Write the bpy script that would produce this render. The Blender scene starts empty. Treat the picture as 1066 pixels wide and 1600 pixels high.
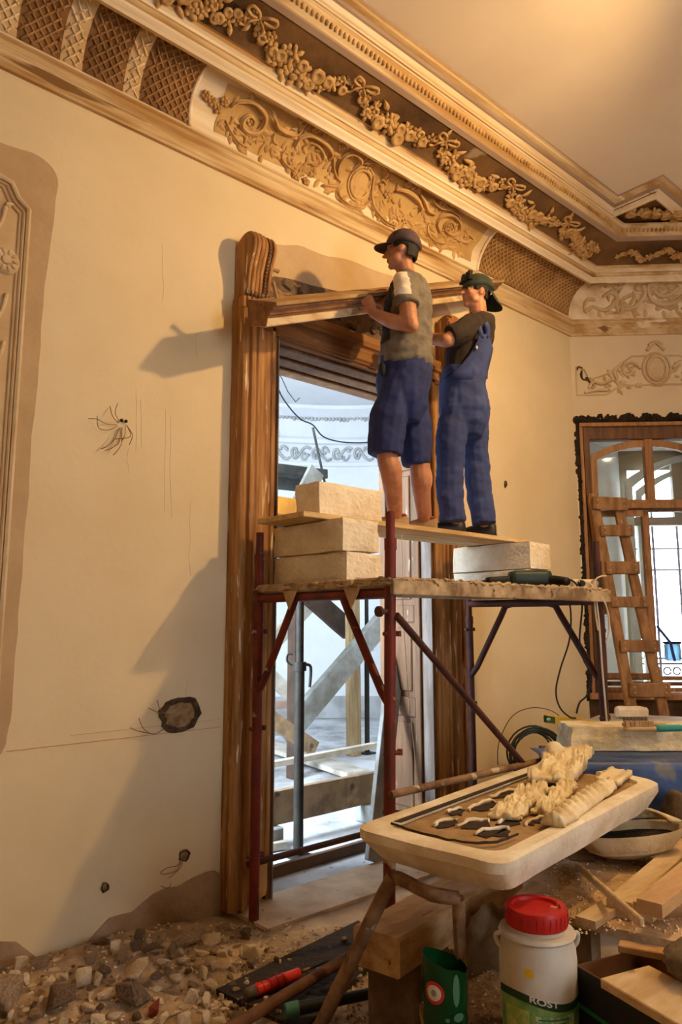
import bpy, bmesh, math, random
import numpy as np
from mathutils import Vector, Matrix, noise as mnoise
random.seed(7)
R = math.radians
SC = bpy.context.scene
COL = SC.collection

# ------------------------------------------------------------------ camera
# world: wall_left is the plane y = 0 (room at y < 0), x runs along it away from the viewer, z up
F, CX, CY = 1150.0, 533.0, 800.0
PITCH, YAW = math.atan(172 / F), R(48.3)
CAM = Vector((0, -3.46, 1.5))
HD = Vector((math.cos(YAW), math.sin(YAW), 0)); RT = Vector((math.sin(YAW), -math.cos(YAW), 0))
FW = HD * math.cos(PITCH) + Vector((0, 0, math.sin(PITCH)))
UP = -HD * math.sin(PITCH) + Vector((0, 0, math.cos(PITCH)))
cd = bpy.data.cameras.new('camera'); cam = bpy.data.objects.new('camera', cd); COL.objects.link(cam)
cd.sensor_fit = 'VERTICAL'; cd.sensor_height = 36; cd.sensor_width = 24; cd.lens = F / 1600 * 36
cd.clip_start = .05; cd.clip_end = 200
M4 = Matrix((RT, UP, -FW)).transposed().to_4x4(); M4.translation = CAM
cam.matrix_world = M4
SC.camera = cam

# ------------------------------------------------------------------ world, lights, exposure
w = bpy.data.worlds.new('sky'); SC.world = w; w.use_nodes = True
bg = w.node_tree.nodes['Background']; bg.inputs[0].default_value = (.84, .92, 1.0, 1); bg.inputs[1].default_value = 14.0
SC.view_settings.view_transform = 'Standard'; SC.view_settings.look = 'None'
SC.view_settings.gamma = 1; SC.view_settings.exposure = 0.0
SC.view_settings.use_curve_mapping = False

LAMP = Vector((3.86, -2.6, 4.28))
LAMP_AIM = Vector((2.5, 0.0, 2.45))
ld = bpy.data.lights.new('floodlight_beam', 'SPOT'); ld.energy = 292; ld.color = (1, .65, .27)
ld.spot_size = R(170); ld.spot_blend = 1.0; ld.shadow_soft_size = .05
lo = bpy.data.objects.new('floodlight_beam', ld); COL.objects.link(lo); lo.location = LAMP
lo.rotation_euler = (LAMP_AIM - LAMP).to_track_quat('-Z', 'Y').to_euler()

def area(name, loc, aim, sx, sy, energy, color):
    a = bpy.data.lights.new(name, 'AREA'); a.shape = 'RECTANGLE'; a.size = sx; a.size_y = sy
    a.energy = energy; a.color = color
    o = bpy.data.objects.new(name, a); COL.objects.link(o); o.location = loc
    o.rotation_euler = (Vector(aim) - Vector(loc)).to_track_quat('-Z', 'Y').to_euler()
    return o
DAY = (.64, .81, 1.0)
# daylight falling through the window of the hall behind the door
area('hall_window_daylight', (.62, 1.2, 2.3), (6, 3.4, 1.5), 1.1, 2.6, 680, DAY)
FILL_BULB = Vector((4.2, -3.9, 3.9))  # added lamp out of view, brightens the ceiling and softens shadows
pd_ = bpy.data.lights.new('fill_bulb_glow', 'POINT'); pd_.energy = 78; pd_.color = (1, .74, .44); pd_.shadow_soft_size = .05
po_ = bpy.data.objects.new('fill_bulb_glow', pd_); COL.objects.link(po_); po_.location = FILL_BULB

# ------------------------------------------------------------------ pixel -> place helpers (photo frame 1066 x 1600)
def ray(px, py): return FW + RT * ((px - CX) / F) - UP * ((py - CY) / F)
def hit(px, py, p0, n):
    r = ray(px, py); n = Vector(n); t = (Vector(p0) - CAM).dot(n) / r.dot(n); return CAM + r * t
def on_y(px, py, y=0.): return hit(px, py, (0, y, 0), (0, 1, 0))
def on_x(px, py, x): return hit(px, py, (x, 0, 0), (1, 0, 0))
def on_z(px, py, z=0.): return hit(px, py, (0, 0, z), (0, 0, 1))
def at(px, py, d): return CAM + ray(px, py) * d
CB = Vector((5.93, 0, 0)); DB = Vector((.70711, -.70711, 0)); NB = Vector((-.70711, -.70711, 0))
def on_B(px, py, off=0.): return hit(px, py, CB + NB * off, NB)
def PB(s, z, off=0.): return CB + DB * s + NB * off + Vector((0, 0, z))

# ------------------------------------------------------------------ materials
MATS = {}
def lin(c):
    if max(c) > 1.001: c = [v / 255 for v in c]
    return tuple(((v / 12.92) if v <= .04045 else ((v + .055) / 1.055) ** 2.4) for v in c)
def mat(name, col, rough=.75, col2=None, scale=6., detail=5., lo=.35, hi=.65, bump=0., bscale=None, metal=0., stretch=None,
        speck=None, spec=.35, wave=None, alpha=None, trans=0.):
    """plain procedural material; col/col2 in sRGB (0-255), mixed by noise; bump by finer noise; speck = (colour, scale, threshold)"""
    if name in MATS: return MATS[name]
    m = bpy.data.materials.new(name); m.use_nodes = True; nt = m.node_tree; N = nt.nodes; L = nt.links
    b = N['Principled BSDF']; b.inputs['Roughness'].default_value = rough; b.inputs['Metallic'].default_value = metal
    b.inputs['Specular IOR Level'].default_value = spec
    c1 = lin(col) + (1,)
    b.inputs['Base Color'].default_value = c1
    if trans: b.inputs['Transmission Weight'].default_value = trans
    tc = N.new('ShaderNodeTexCoord'); vec = tc.outputs['Object']
    if stretch:
        mp = N.new('ShaderNodeMapping'); mp.inputs['Scale'].default_value = stretch; L.new(vec, mp.inputs[0]); vec = mp.outputs[0]
    out = None
    if col2 is not None:
        n = N.new('ShaderNodeTexNoise'); n.inputs['Scale'].default_value = scale; n.inputs['Detail'].default_value = detail
        n.inputs['Roughness'].default_value = .62; L.new(vec, n.inputs['Vector'])
        r = N.new('ShaderNodeMapRange'); r.inputs[1].default_value = lo; r.inputs[2].default_value = hi; L.new(n.outputs['Fac'], r.inputs[0])
        mx = N.new('ShaderNodeMix'); mx.data_type = 'RGBA'; L.new(r.outputs[0], mx.inputs[0])
        mx.inputs[6].default_value = c1; mx.inputs[7].default_value = lin(col2) + (1,); out = mx.outputs[2]
    for sp in ([speck] if speck and not isinstance(speck, list) else (speck or [])):
        n = N.new('ShaderNodeTexNoise'); n.inputs['Scale'].default_value = sp[1]; n.inputs['Detail'].default_value = 4
        L.new(vec, n.inputs['Vector'])
        r = N.new('ShaderNodeMapRange'); r.inputs[1].default_value = sp[2]; r.inputs[2].default_value = sp[2] + .04; L.new(n.outputs['Fac'], r.inputs[0])
        mx = N.new('ShaderNodeMix'); mx.data_type = 'RGBA'; L.new(r.outputs[0], mx.inputs[0])
        if out is not None: L.new(out, mx.inputs[6])
        else: mx.inputs[6].default_value = c1
        mx.inputs[7].default_value = lin(sp[0]) + (1,); out = mx.outputs[2]
    if out is not None: L.new(out, b.inputs['Base Color'])
    if bump:
        n = N.new('ShaderNodeTexNoise'); n.inputs['Scale'].default_value = bscale or scale * 4; n.inputs['Detail'].default_value = 5
        L.new(vec, n.inputs['Vector'])
        bp = N.new('ShaderNodeBump'); bp.inputs['Strength'].default_value = min(1, bump); bp.inputs['Distance'].default_value = .01 * max(1, bump)
        L.new(n.outputs['Fac'], bp.inputs['Height']); L.new(bp.outputs[0], b.inputs['Normal'])
    MATS[name] = m
    return m

# ------------------------------------------------------------------ mesh builder
def V(*a): return Vector(a)
class MB:
    def __init__(s): s.v = []; s.f = []; s.mi = []; s.m = 0
    def add(s, vs, fs):
        o = len(s.v); s.v += [Vector(p) for p in vs]; s.f += [tuple(i + o for i in f) for f in fs]; s.mi += [s.m] * len(fs); return s
    def box(s, c, size, rot=None):
        hx, hy, hz = size[0] / 2, size[1] / 2, size[2] / 2; c = Vector(c)
        vs = [Vector((x, y, z)) for x in (-hx, hx) for y in (-hy, hy) for z in (-hz, hz)]
        if rot is not None: vs = [rot @ p for p in vs]
        return s.add([p + c for p in vs], [(0, 1, 3, 2), (4, 6, 7, 5), (0, 4, 5, 1), (2, 3, 7, 6), (0, 2, 6, 4), (1, 5, 7, 3)])
    def bb(s, a, b):
        a = Vector(a); b = Vector(b); return s.box((a + b) / 2, [abs(b[i] - a[i]) for i in range(3)])
    def beam(s, a, b, wd, th, upv=(0, 0, 1), ext=0):
        """rectangular bar from a to b: wd across (perp. to upv), th along upv"""
        a = Vector(a); b = Vector(b); d = (b - a); ln = d.length; d.normalize(); u = Vector(upv)
        x = d.cross(u)
        if x.length < 1e-4: x = d.cross(Vector((1, 0, 0)))
        x.normalize(); u = x.cross(d).normalized()
        rot = Matrix((d, x, u)).transposed()
        return s.box((a + b) / 2, (ln + ext, wd, th), rot)
    def prism(s, pts, n):
        """pts: planar polygon (3D); extruded by vector n"""
        n = Vector(n); k = len(pts); a = [Vector(p) for p in pts]; b = [p + n for p in a]
        return s.add(a + b, [tuple(range(k))[::-1], tuple(range(k, 2 * k))] + [(i, (i + 1) % k, k + (i + 1) % k, k + i) for i in range(k)])
    def tube(s, pts, r, n=8, cap=True, flat=None):
        pts = [Vector(p) for p in pts]; k = len(pts)
        rs = r if isinstance(r, (list, tuple)) else [r] * k
        T = []
        for i in range(k):
            t = pts[min(i + 1, k - 1)] - pts[max(i - 1, 0)]; T.append(t.normalized() if t.length > 1e-9 else Vector((0, 0, 1)))
        ref = Vector((0, 0, 1)) if abs(T[0].z) < .9 else Vector((1, 0, 0))
        u = T[0].cross(ref).normalized(); vs = []
        for i in range(k):
            u = (u - T[i] * u.dot(T[i]));
            if u.length < 1e-6: u = T[i].cross(Vector((.3, .5, .8)))
            u.normalize(); w_ = T[i].cross(u)
            for j in range(n):
                a = 2 * math.pi * j / n; vs.append(pts[i] + (u * math.cos(a) + w_ * math.sin(a)) * rs[i])
        fs = [(i * n + j, i * n + (j + 1) % n, (i + 1) * n + (j + 1) % n, (i + 1) * n + j) for i in range(k - 1) for j in range(n)]
        if cap: fs += [tuple(range(n))[::-1], tuple(range((k - 1) * n, k * n))]
        return s.add(vs, fs)
    def rings(s, rings, cap=True):
        """loft of closed rings (lists of 3D points with equal count)"""
        n = len(rings[0]); k = len(rings); vs = [p for r_ in rings for p in r_]
        fs = [(i * n + j, i * n + (j + 1) % n, (i + 1) * n + (j + 1) % n, (i + 1) * n + j) for i in range(k - 1) for j in range(n)]
        if cap: fs += [tuple(range(n))[::-1], tuple(range((k - 1) * n, k * n))]
        return s.add(vs, fs)
    def lathe(s, prof, c=(0, 0, 0), n=24, rot=None, sx=1, sy=1):
        """prof: (radius, z) from bottom to top"""
        c = Vector(c); rs = []
        for r, z in prof:
            ring = [Vector((sx * r * math.cos(2 * math.pi * j / n), sy * r * math.sin(2 * math.pi * j / n), z)) for j in range(n)]
            if rot is not None: ring = [rot @ p for p in ring]
            rs.append([p + c for p in ring])
        return s.rings(rs)
    def ball(s, c, r, rot=None, nu=10, nv=6):
        r = r if isinstance(r, (tuple, list)) else (r, r, r); c = Vector(c); vs = []; fs = []
        vs.append(Vector((0, 0, -r[2])))
        for i in range(1, nv):
            t = -math.pi / 2 + math.pi * i / nv
            for j in range(nu):
                a = 2 * math.pi * j / nu; vs.append(Vector((r[0] * math.cos(t) * math.cos(a), r[1] * math.cos(t) * math.sin(a), r[2] * math.sin(t))))
        vs.append(Vector((0, 0, r[2]))); top = len(vs) - 1
        for j in range(nu): fs.append((0, 1 + (j + 1) % nu, 1 + j)); fs.append((top, top - nu + j, top - nu + (j + 1) % nu))
        for i in range(nv - 2):
            for j in range(nu):
                a = 1 + i * nu; fs.append((a + j, a + (j + 1) % nu, a + nu + (j + 1) % nu, a + nu + j))
        if rot is not None: vs = [rot @ p for p in vs]
        return s.add([p + c for p in vs], fs)
    def grid(s, fn, nu, nv):
        vs = [fn(i / nu, j / nv) for i in range(nu + 1) for j in range(nv + 1)]
        return s.add(vs, [(i * (nv + 1) + j, (i + 1) * (nv + 1) + j, (i + 1) * (nv + 1) + j + 1, i * (nv + 1) + j + 1) for i in range(nu) for j in range(nv)])

def thing(name, label, cat, loc=(0, 0, 0), group=None):
    o = bpy.data.objects.new(name, None); COL.objects.link(o); o.location = loc; o.empty_display_size = .1
    return tag(o, label, cat, group)
def tag(o, label=None, cat=None, group=None, kind=None):
    if label: o['label'] = label
    if cat: o['category'] = cat
    if group: o['group'] = group
    if kind: o['kind'] = kind
    return o
WLOC = {}
def wloc(o): return WLOC.get(o.name, Vector((0, 0, 0))) if o else Vector((0, 0, 0))
def obj(name, mb, ms, parent=None, smooth=False, bevel=0, seg=1, fix=True, loc=None):
    """one mesh object, vertices given in world coordinates; its origin sits at its parent's (or at loc)"""
    base = Vector(loc) if loc is not None else (parent_base(parent) if parent else Vector((0, 0, 0)))
    me = bpy.data.meshes.new(name)
    me.from_pydata([tuple(p - base) for p in mb.v], [], mb.f)
    ms = ms if isinstance(ms, (list, tuple)) else [ms]
    for m in ms: me.materials.append(m)
    if len(ms) > 1:
        me.polygons.foreach_set('material_index', mb.mi)
    if fix:
        bm = bmesh.new(); bm.from_mesh(me); bmesh.ops.recalc_face_normals(bm, faces=bm.faces); bm.to_mesh(me); bm.free()
    o = bpy.data.objects.new(name, me); COL.objects.link(o)
    if parent:
        o.parent = parent
        if loc is not None: o.location = base - parent_base(parent)
    else: o.location = base
    WLOC[o.name] = base
    if smooth:
        me.polygons.foreach_set('use_smooth', [True] * len(me.polygons))
        if smooth != 'all': me.set_sharp_from_angle(angle=R(38))
    if bevel:
        md = o.modifiers.new('bevel', 'BEVEL'); md.width = bevel; md.segments = seg; md.limit_method = 'ANGLE'; md.angle_limit = R(40)
    return o
def parent_base(p):
    if p.name in WLOC: return WLOC[p.name]
    return Vector(p.location)
def struct(name, mb, ms, parent=None, **k):
    o = obj(name, mb, ms, parent, **k)
    if parent is None: o['kind'] = 'structure'
    return o
def copy_tree(o, parent=None):
    c = o.copy(); COL.objects.link(c); c.parent = parent
    for ch in list(o.children): copy_tree(ch, c)
    return c
def rough_up(mb, amt, freq, seed=0):
    off = Vector((seed * 3.1, seed * 7.7, seed * 1.3))
    for p in mb.v:
        n = mnoise.noise_vector((p + off) * freq); p += n * amt
    return mb
def smooth_path(pts, n=6):
    """Catmull-Rom through pts"""
    pts = [Vector(p) for p in pts]; out = []
    for i in range(len(pts) - 1):
        p0 = pts[max(i - 1, 0)]; p1 = pts[i]; p2 = pts[i + 1]; p3 = pts[min(i + 2, len(pts) - 1)]
        for k in range(n):
            t = k / n
            out.append(.5 * ((2 * p1) + (p2 - p0) * t + (2 * p0 - 5 * p1 + 4 * p2 - p3) * t * t + (3 * p1 - p0 - 3 * p2 + p3) * t ** 3))
    out.append(pts[-1]); return out
def offset_path(path, o, closed):
    n = len(path); out = []
    for i in range(n):
        p = Vector(path[i])
        def nrm(a, b):
            d = (Vector(b) - Vector(a)).normalized(); return Vector((d.y, -d.x))
        if closed or 0 < i < n - 1:
            n1 = nrm(path[i - 1], path[i]); n2 = nrm(path[i], path[(i + 1) % n]); b = (n1 + n2); b = b / max(.2, b.dot(n1)); out.append(p + b * o)
        else:
            out.append(p + (nrm(path[0], path[1]) if i == 0 else nrm(path[-2], path[-1])) * o)
    return out
def sweep(mb, path, prof, closed=True, mats=None):
    """profile (offset to the right of the path, z) swept along a 2D path with mitred corners; mats: one index per profile segment"""
    rows = [offset_path(path, o, closed) for o, z in prof]; n = len(path); base = len(mb.v)
    for (o, z), row in zip(prof, rows):
        for p in row: mb.v.append(Vector((p.x, p.y, z)))
    for k in range(len(prof) - 1):
        for i in range(n if closed else n - 1):
            j = (i + 1) % n
            mb.f.append((base + k * n + i, base + k * n + j, base + (k + 1) * n + j, base + (k + 1) * n + i)); mb.mi.append(mats[k] if mats else mb.m)
    return mb
# ------------------------------------------------------------------ shared materials
m_wall = mat('wall_plaster', (228, 208, 172), .85, (216, 194, 154), 1.3, 6, .3, .7, .12, 30)
m_wallB = mat('wall_plaster_pale', (226, 208, 178), .85, (212, 192, 160), 1.1, 6, .3, .7, .12, 30)
m_damp = mat('damp_plaster', (196, 168, 132), .8, (180, 150, 112), 2.5, 6, .35, .65, .25, 40)
m_ceil = mat('ceiling_plaster', (234, 220, 200), .85, (222, 204, 180), .8, 6, .3, .7, .05, 20)
m_ochre = mat('ochre_stained_plaster', (218, 192, 150), .75, (176, 136, 84), 2.2, 6, .4, .62, .1, 20, stretch=(.5, 3, 5), speck=[((128, 92, 52), 1.6, .64), ((236, 222, 198), 1.3, .66)])
m_light = mat('cream_moulding', (236, 220, 194), .7, (208, 180, 138), 1.8, 6, .42, .66, .1, 20, stretch=(.4, 4, 4), speck=((156, 124, 88), 1.7, .655))
m_grey = mat('grey_moulding', (172, 150, 134), .75, (150, 124, 104), 1.5, 6, .35, .65, .1, 20, stretch=(.5, 3, 3))
m_brownf = mat('frieze_brown', (128, 94, 58), .8, (80, 56, 34), 2.2, 7, .35, .65, .5, 25, speck=((160, 140, 116), 2.6, .66))
m_orn = mat('aged_plaster_ornament', (206, 170, 116), .8, (172, 132, 80), 5, 6, .4, .65, .2, 60)
m_orn2 = mat('garland_plaster', (200, 164, 112), .8, (150, 110, 64), 9, 5, .4, .65, .2, 60)
m_orn_pale = mat('pale_ornament', (216, 194, 160), .8, (196, 168, 128), 4, 5, .4, .65, .15, 50)
m_latt = mat('lattice_brown', (170, 126, 80), .8, (138, 98, 60), 4, 5, .4, .65, .15, 50)
m_lattp = mat('lattice_pale', (232, 208, 172), .8, (214, 184, 140), 4, 5, .4, .65, .15, 50)
m_mason = mat('raw_masonry', (128, 104, 82), .95, (78, 62, 50), 7, 8, .35, .65, 1.5, 18)
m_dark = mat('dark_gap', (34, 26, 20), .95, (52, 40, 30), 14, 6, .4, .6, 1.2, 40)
m_floor = mat('dusty_floor', (186, 162, 136), .95, (146, 122, 98), 3.0, 8, .35, .65, .6, 40, speck=((186, 166, 140), 38, .66))
m_wood = mat('stripped_wood', (192, 142, 86), .7, (128, 82, 42), 3.5, 6, .35, .65, .35, 30, stretch=(6, 6, .5), speck=((222, 200, 166), 8, .635))
m_woodd = mat('dark_wood', (128, 92, 60), .6, (92, 64, 42), 3.5, 6, .35, .65, .25, 30, stretch=(6, 6, .5), speck=((210, 190, 160), 9, .70))
m_woodh = mat('lintel_wood', (158, 108, 64), .6, (112, 74, 42), 3.5, 6, .35, .65, .25, 30, stretch=(.5, 6, 6), speck=((222, 200, 168), 9, .70))
m_hall = mat('hall_plaster', (214, 214, 216), .85, (200, 202, 206), 1.3, 6, .3, .7, .1, 25)
m_hallf = mat('hall_floor_dust', (196, 196, 198), .9, (150, 148, 146), 2.2, 8, .42, .62, .5, 25, speck=((104, 98, 92), 16, .68))

# ------------------------------------------------------------------ shell
TH = .45
DX0, DX1, DZ = 2.51, 3.92, 3.25
ROOM = [(-3, 0), (5.93, 0), (7.63, -1.70), (7.63, -6.5), (-3, -6.5)]
CEIL = 4.915
b = MB()
b.bb((-3.2, 0, -.02), (DX0, TH, 5.1)); b.bb((DX1, 0, -.02), (5.95, TH, 5.1)); b.bb((DX0, 0, DZ), (DX1, TH, 5.1))
wall_left = struct('wall_left', b, m_wall)
# chamfer wall with the window opening
WS0, WS1, WZ0, WZ1, TB = .015, 1.34, .86, 3.335, .65
b = MB()
def slab_B(mb, s0, s1, z0, z1, o0, o1):
    mb.prism([PB(s0, z0, o0), PB(s1, z0, o0), PB(s1, z1, o0), PB(s0, z1, o0)], NB * (o1 - o0)); return mb
slab_B(b, -.02, WS0, -.02, 5.1, -TB, 0); slab_B(b, WS1, 2.42, -.02, 5.1, -TB, 0)
slab_B(b, WS0, WS1, -.02, WZ0, -TB, 0); slab_B(b, WS0, WS1, WZ1, 5.1, -TB, 0)
wall_back = struct('wall_back', b, m_wallB)
b = MB(); b.bb((7.63, -6.6, -.02), (7.8, -1.6, 5.1)); struct('wall_right', b, m_wallB)
b = MB(); b.bb((-3.2, -6.7, -.02), (1.6, -6.5, 5.1)); b.bb((2.62, -6.7, -.02), (7.8, -6.5, 5.1)); b.bb((1.6, -6.7, -.02), (2.62, -6.5, 1.0)); b.bb((1.6, -6.7, 3.4), (2.62, -6.5, 5.1))
struct('wall_rear', b, m_wall)
b = MB(); b.bb((-3.2, -6.7, -.02), (-3, .2, 5.1)); struct('wall_side', b, m_wall)
b = MB(); b.bb((-3.2, -6.7, CEIL), (7.9, TH, CEIL + .2)); struct('ceiling', b, m_ceil)
b = MB(); b.bb((-3.2, -6.7, -.12), (8.6, TH - .1, 0)); floor = struct('floor', b, m_floor)

# ------------------------------------------------------------------ cornice round the room
def arc(o0, z0, o1, z1, n, conv=False):
    out = []
    for i in range(n + 1):
        t = math.pi / 2 * i / n
        out.append((o0 + (o1 - o0) * (math.sin(t) if conv else 1 - math.cos(t)), z0 + (z1 - z0) * ((1 - math.cos(t)) if conv else math.sin(t))))
    return out
b = MB(); sweep(b, ROOM, [(0, 4.125), (.022, 4.125), (.022, 4.142), (.03, 4.15), (.03, 4.21), (.045, 4.225), (.045, 4.25), (.058, 4.258), (.058, 4.268), (.05, 4.272)])
t1 = struct('trim_1', b, m_ochre)
COVE = arc(.05, 4.27, .285, 4.545, 12)
b = MB(); sweep(b, ROOM, COVE); t2 = struct('trim_2', b, m_light, smooth=True)
b = MB(); pr = [(.285, 4.545), (.285, 4.50), (.305, 4.50), (.315, 4.515), (.335, 4.53), (.335, 4.545), (.345, 4.55), (.352, 4.57), (.362, 4.572), (.362, 4.59), (.38, 4.60), (.385, 4.62), (.40, 4.62)]
sweep(b, ROOM, pr, mats=[0, 0, 1, 1, 1, 0, 0, 0, 1, 1, 0, 0]); t3 = struct('trim_3', b, [m_ochre, m_light])
FRZ = [(.40, 4.625), (.44, 4.652), (.50, 4.68), (.57, 4.703), (.64, 4.72)]
b = MB(); sweep(b, ROOM, [(.395, 4.62)] + FRZ); t4 = struct('trim_4', b, m_brownf, smooth=True)
b = MB(); sweep(b, ROOM, [(.64, 4.72), (.64, 4.713), (.672, 4.725), (.672, 4.74), (.68, 4.75), (.70, 4.765), (.715, 4.80), (.72, 4.82), (.74, 4.822)], mats=[1, 1, 1, 0, 0, 0, 0, 0]); t5 = struct('trim_5', b, [m_ochre, m_grey])
# crown of the ceiling field; it steps out square in front of the window bay
IN = .835
FIELD = [(-3 + IN, -IN), (5.34, -IN), (5.34, -1.205), (5.95, -1.205), (6.795, -2.05), (6.795, -6.5 + IN), (-3 + IN, -6.5 + IN)]
cr = [(.712, 4.95), (.712, 4.815), (.722, 4.815), (.735, 4.828), (.735, 4.836), (.748, 4.842), (.758, 4.862), (.762, 4.868), (.775, 4.872), (.785, 4.885), (.80, 4.888), (.815, 4.892), (.822, 4.902), (.835, 4.905), (.84, 4.916)]
b = MB(); sweep(b, FIELD, [(o - IN, z) for o, z in cr], mats=[0, 0, 1, 1, 1, 1, 1, 3, 3, 2, 2, 2, 2, 3]); t6 = struct('trim_6', b, [m_ochre, m_light, m_ochre, m_grey])
b = MB(); b.prism([Vector((*p, 4.85)) for p in [(5.42, -.71), (5.64, -.71), (6.15, -1.22), (5.98, -1.11), (5.42, -1.11)]], (0, 0, .07))
bay = struct('trim_7', b, m_brownf)

# egg-and-dart row: one joined strip of small eggs on the edge of the crown
b = MB(); x = -.2
while x < 5.5:
    b.ball((x, -.705, 4.775), (.013, .014, .02), nu=6, nv=4); x += .034
s = 0
while s < 1.4:
    p = PB(s + .27, 4.775, .705); b.ball(p, (.013, .014, .02), nu=6, nv=4); s += .034
o = obj('egg_and_dart', b, m_orn2, t5, smooth='all'); o['kind'] = 'stuff'

# ------------------------------------------------------------------ ornament of the cove, laid out on the curved surface
def interp(prof, t):
    L = [0]
    for i in range(1, len(prof)): L.append(L[-1] + math.dist(prof[i], prof[i - 1]))
    d = max(0, min(1, t)) * L[-1]
    for i in range(1, len(prof)):
        if d <= L[i] + 1e-9:
            k = (d - L[i - 1]) / (L[i] - L[i - 1]); a, c = prof[i - 1], prof[i]
            tx, tz = c[0] - a[0], c[1] - a[1]; l = math.hypot(tx, tz)
            return a[0] + tx * k, a[1] + tz * k, tz / l, -tx / l      # normal into the room
    return prof[-1] + (0, -1)
def surfA(prof, x, t, h=0.):
    o, z, no, nz = interp(prof, t); return Vector((x, -(o + no * h), z + nz * h))
def surfB(prof, s, t, h=0.):
    o, z, no, nz = interp(prof, t); return PB(s, z + nz * h, o + no * h)
def px_to(prof, px, py):
    best = None
    for i in range(101):
        t = i / 100; o, z, _, _ = interp(prof, t); p = on_y(px, py, -o); e = abs(p.z - z)
        if best is None or e < best[0]: best = (e, p.x, t)
    return best[1], best[2]
def cpath(pts, z0=(300, 100), k=4.1, prof=COVE):
    return [px_to(prof, z0[0] + p[0] / k, z0[1] + p[1] / k) for p in pts]
def relief(mb, st, r, h=.006, surf=surfA, prof=COVE, n=6, taper=True):
    pts = smooth_path([Vector((a, b_, 0)) for a, b_ in st], 5); k = len(pts)
    P = [surf(prof, p.x, p.y, h) for p in pts]
    rs = [r * ((.45 + .55 * math.sin(math.pi * min(1, (i + .6) / k * 1.0))) if taper else 1) for i in range(k)]
    mb.tube(P, rs, n)
def leaf_on(mb, surf, prof, x, t, ang, ln, wd, h=.012):
    """small acanthus lobe: a folded, tapering leaf lying on the surface (ang in the x/t plane)"""
    T = .36
    dx, dt = math.cos(ang), math.sin(ang); rows = []
    for i in range(6):
        u = i / 5; wv = wd * math.sin(math.pi * (u * .85 + .12)); cx, ct = x + dx * ln * u, t + dt * ln * u / T
        hh = h * (1.0 + 1.2 * u * (1 - u) * 2) * (1.15 - .5 * u)
        rows.append([surf(prof, cx - dt * wv * q, ct + dx * wv * q / T, (hh if abs(q) < .1 else hh * .55 if abs(q) < .7 else -.002)) for q in (-1, -.5, 0, .5, 1)])
    n = 5; vs = [p for r_ in rows for p in r_]
    mb.add(vs, [(i * n + j, (i + 1) * n + j, (i + 1) * n + j + 1, i * n + j + 1) for i in range(5) for j in range(4)])
rnd = random.Random(3)
def curve_part(name, pts, r, z0, k, parent, lobes=5, lsize=.05, m=None):
    st = cpath(pts, z0, k); b = MB(); relief(b, st, r, .008); relief(b, st, r * .45, .008 + r)
    sp = smooth_path([Vector((a, c, 0)) for a, c in st], 4)
    for i in range(lobes):
        q = sp[int(len(sp) * (i + .5) / lobes)]; leaf_on(b, surfA, COVE, q.x, q.y, rnd.uniform(0, 6.28), lsize * rnd.uniform(.7, 1.2), lsize * .38)
    return obj(name, b, m or m_orn, parent, smooth='all')
ZA, KA = (300, 100), 4.1
ZB, KB = (520, 210), 3.807
for pts, r in [([(245, 270), (300, 235), (390, 240), (455, 300), (462, 370), (425, 430), (355, 445), (315, 405), (325, 355), (365, 332), (392, 360), (380, 390)], .02),
               ([(205, 360), (235, 430), (290, 510), (345, 545)], .016), ([(530, 345), (545, 400), (600, 440), (670, 440), (705, 400)], .02),
               ([(520, 440), (510, 490), (540, 520)], .018),
               ([(600, 540), (565, 600), (600, 660), (650, 690)], .014),
               ([(655, 525), (690, 470), (760, 450), (840, 490), (890, 560), (880, 600)], .02),
               ([(700, 540), (760, 500), (820, 540), (840, 600), (800, 650), (750, 640)], .012),
               ([(900, 590), (905, 700), (940, 760), (900, 790), (830, 780)], .018)]:
    curve_part('scroll', pts, r, ZA, KA, t2, 8, .055)
for pts, r in [([(22, 275), (25, 190), (75, 120), (140, 105), (170, 150), (140, 190), (115, 210)], .02),
               ([(180, 160), (240, 150), (300, 170), (320, 220), (300, 250)], .018),
               ([(240, 230), (225, 310), (222, 380), (240, 450), (300, 520), (360, 550)], .02),
               ([(20, 340), (40, 390), (100, 430), (170, 440), (215, 400)], .018),
               ([(265, 300), (290, 265), (310, 290), (290, 312), (275, 300)], .010),
               ([(120, 410), (140, 390), (165, 405), (150, 425), (130, 420)], .010),
               ([(370, 325), (430, 330), (490, 370), (520, 430), (510, 460)], .02),
               ([(520, 345), (545, 400), (565, 455), (610, 470)], .018), ([(590, 380), (640, 430), (690, 440), (745, 470), (755, 515)], .014),
               ([(560, 520), (555, 590), (600, 640), (660, 650)], .018),
               ([(640, 600), (615, 540), (640, 490), (700, 475), (750, 510), (750, 570), (705, 600), (660, 570), (670, 530), (705, 520), (715, 550)], .016),
               ([(690, 600), (740, 630), (790, 640), (830, 620), (800, 590)], .014)]:
    curve_part('scroll', pts, r, ZB, KB, t2, 8, .055)
# cartouche oval and its frame
st = px_to(COVE, 562, 288); b = MB()
for rr, tr, hh in ((.085, .012, .012), (.105, .009, .006)):
    relief(b, [(st[0] + rr * .95 * math.cos(a), st[1] + rr / .36 * math.sin(a)) for a in [i * math.pi / 10 for i in range(21)]], tr, hh, taper=False)
obj('cartouche_frame', b, m_orn, t2, smooth='all')
b = MB()
for i in range(8):
    rr = .078 * (1 - i / 8); 
b.grid(lambda u, v: surfA(COVE, st[0] + .08 * u * math.cos(6.2832 * v), st[1] + .08 / .36 * u * math.sin(6.2832 * v), .018 * (1 - u * u) + .004), 5, 20)
obj('cartouche', b, m_orn, t2, smooth='all')
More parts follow.
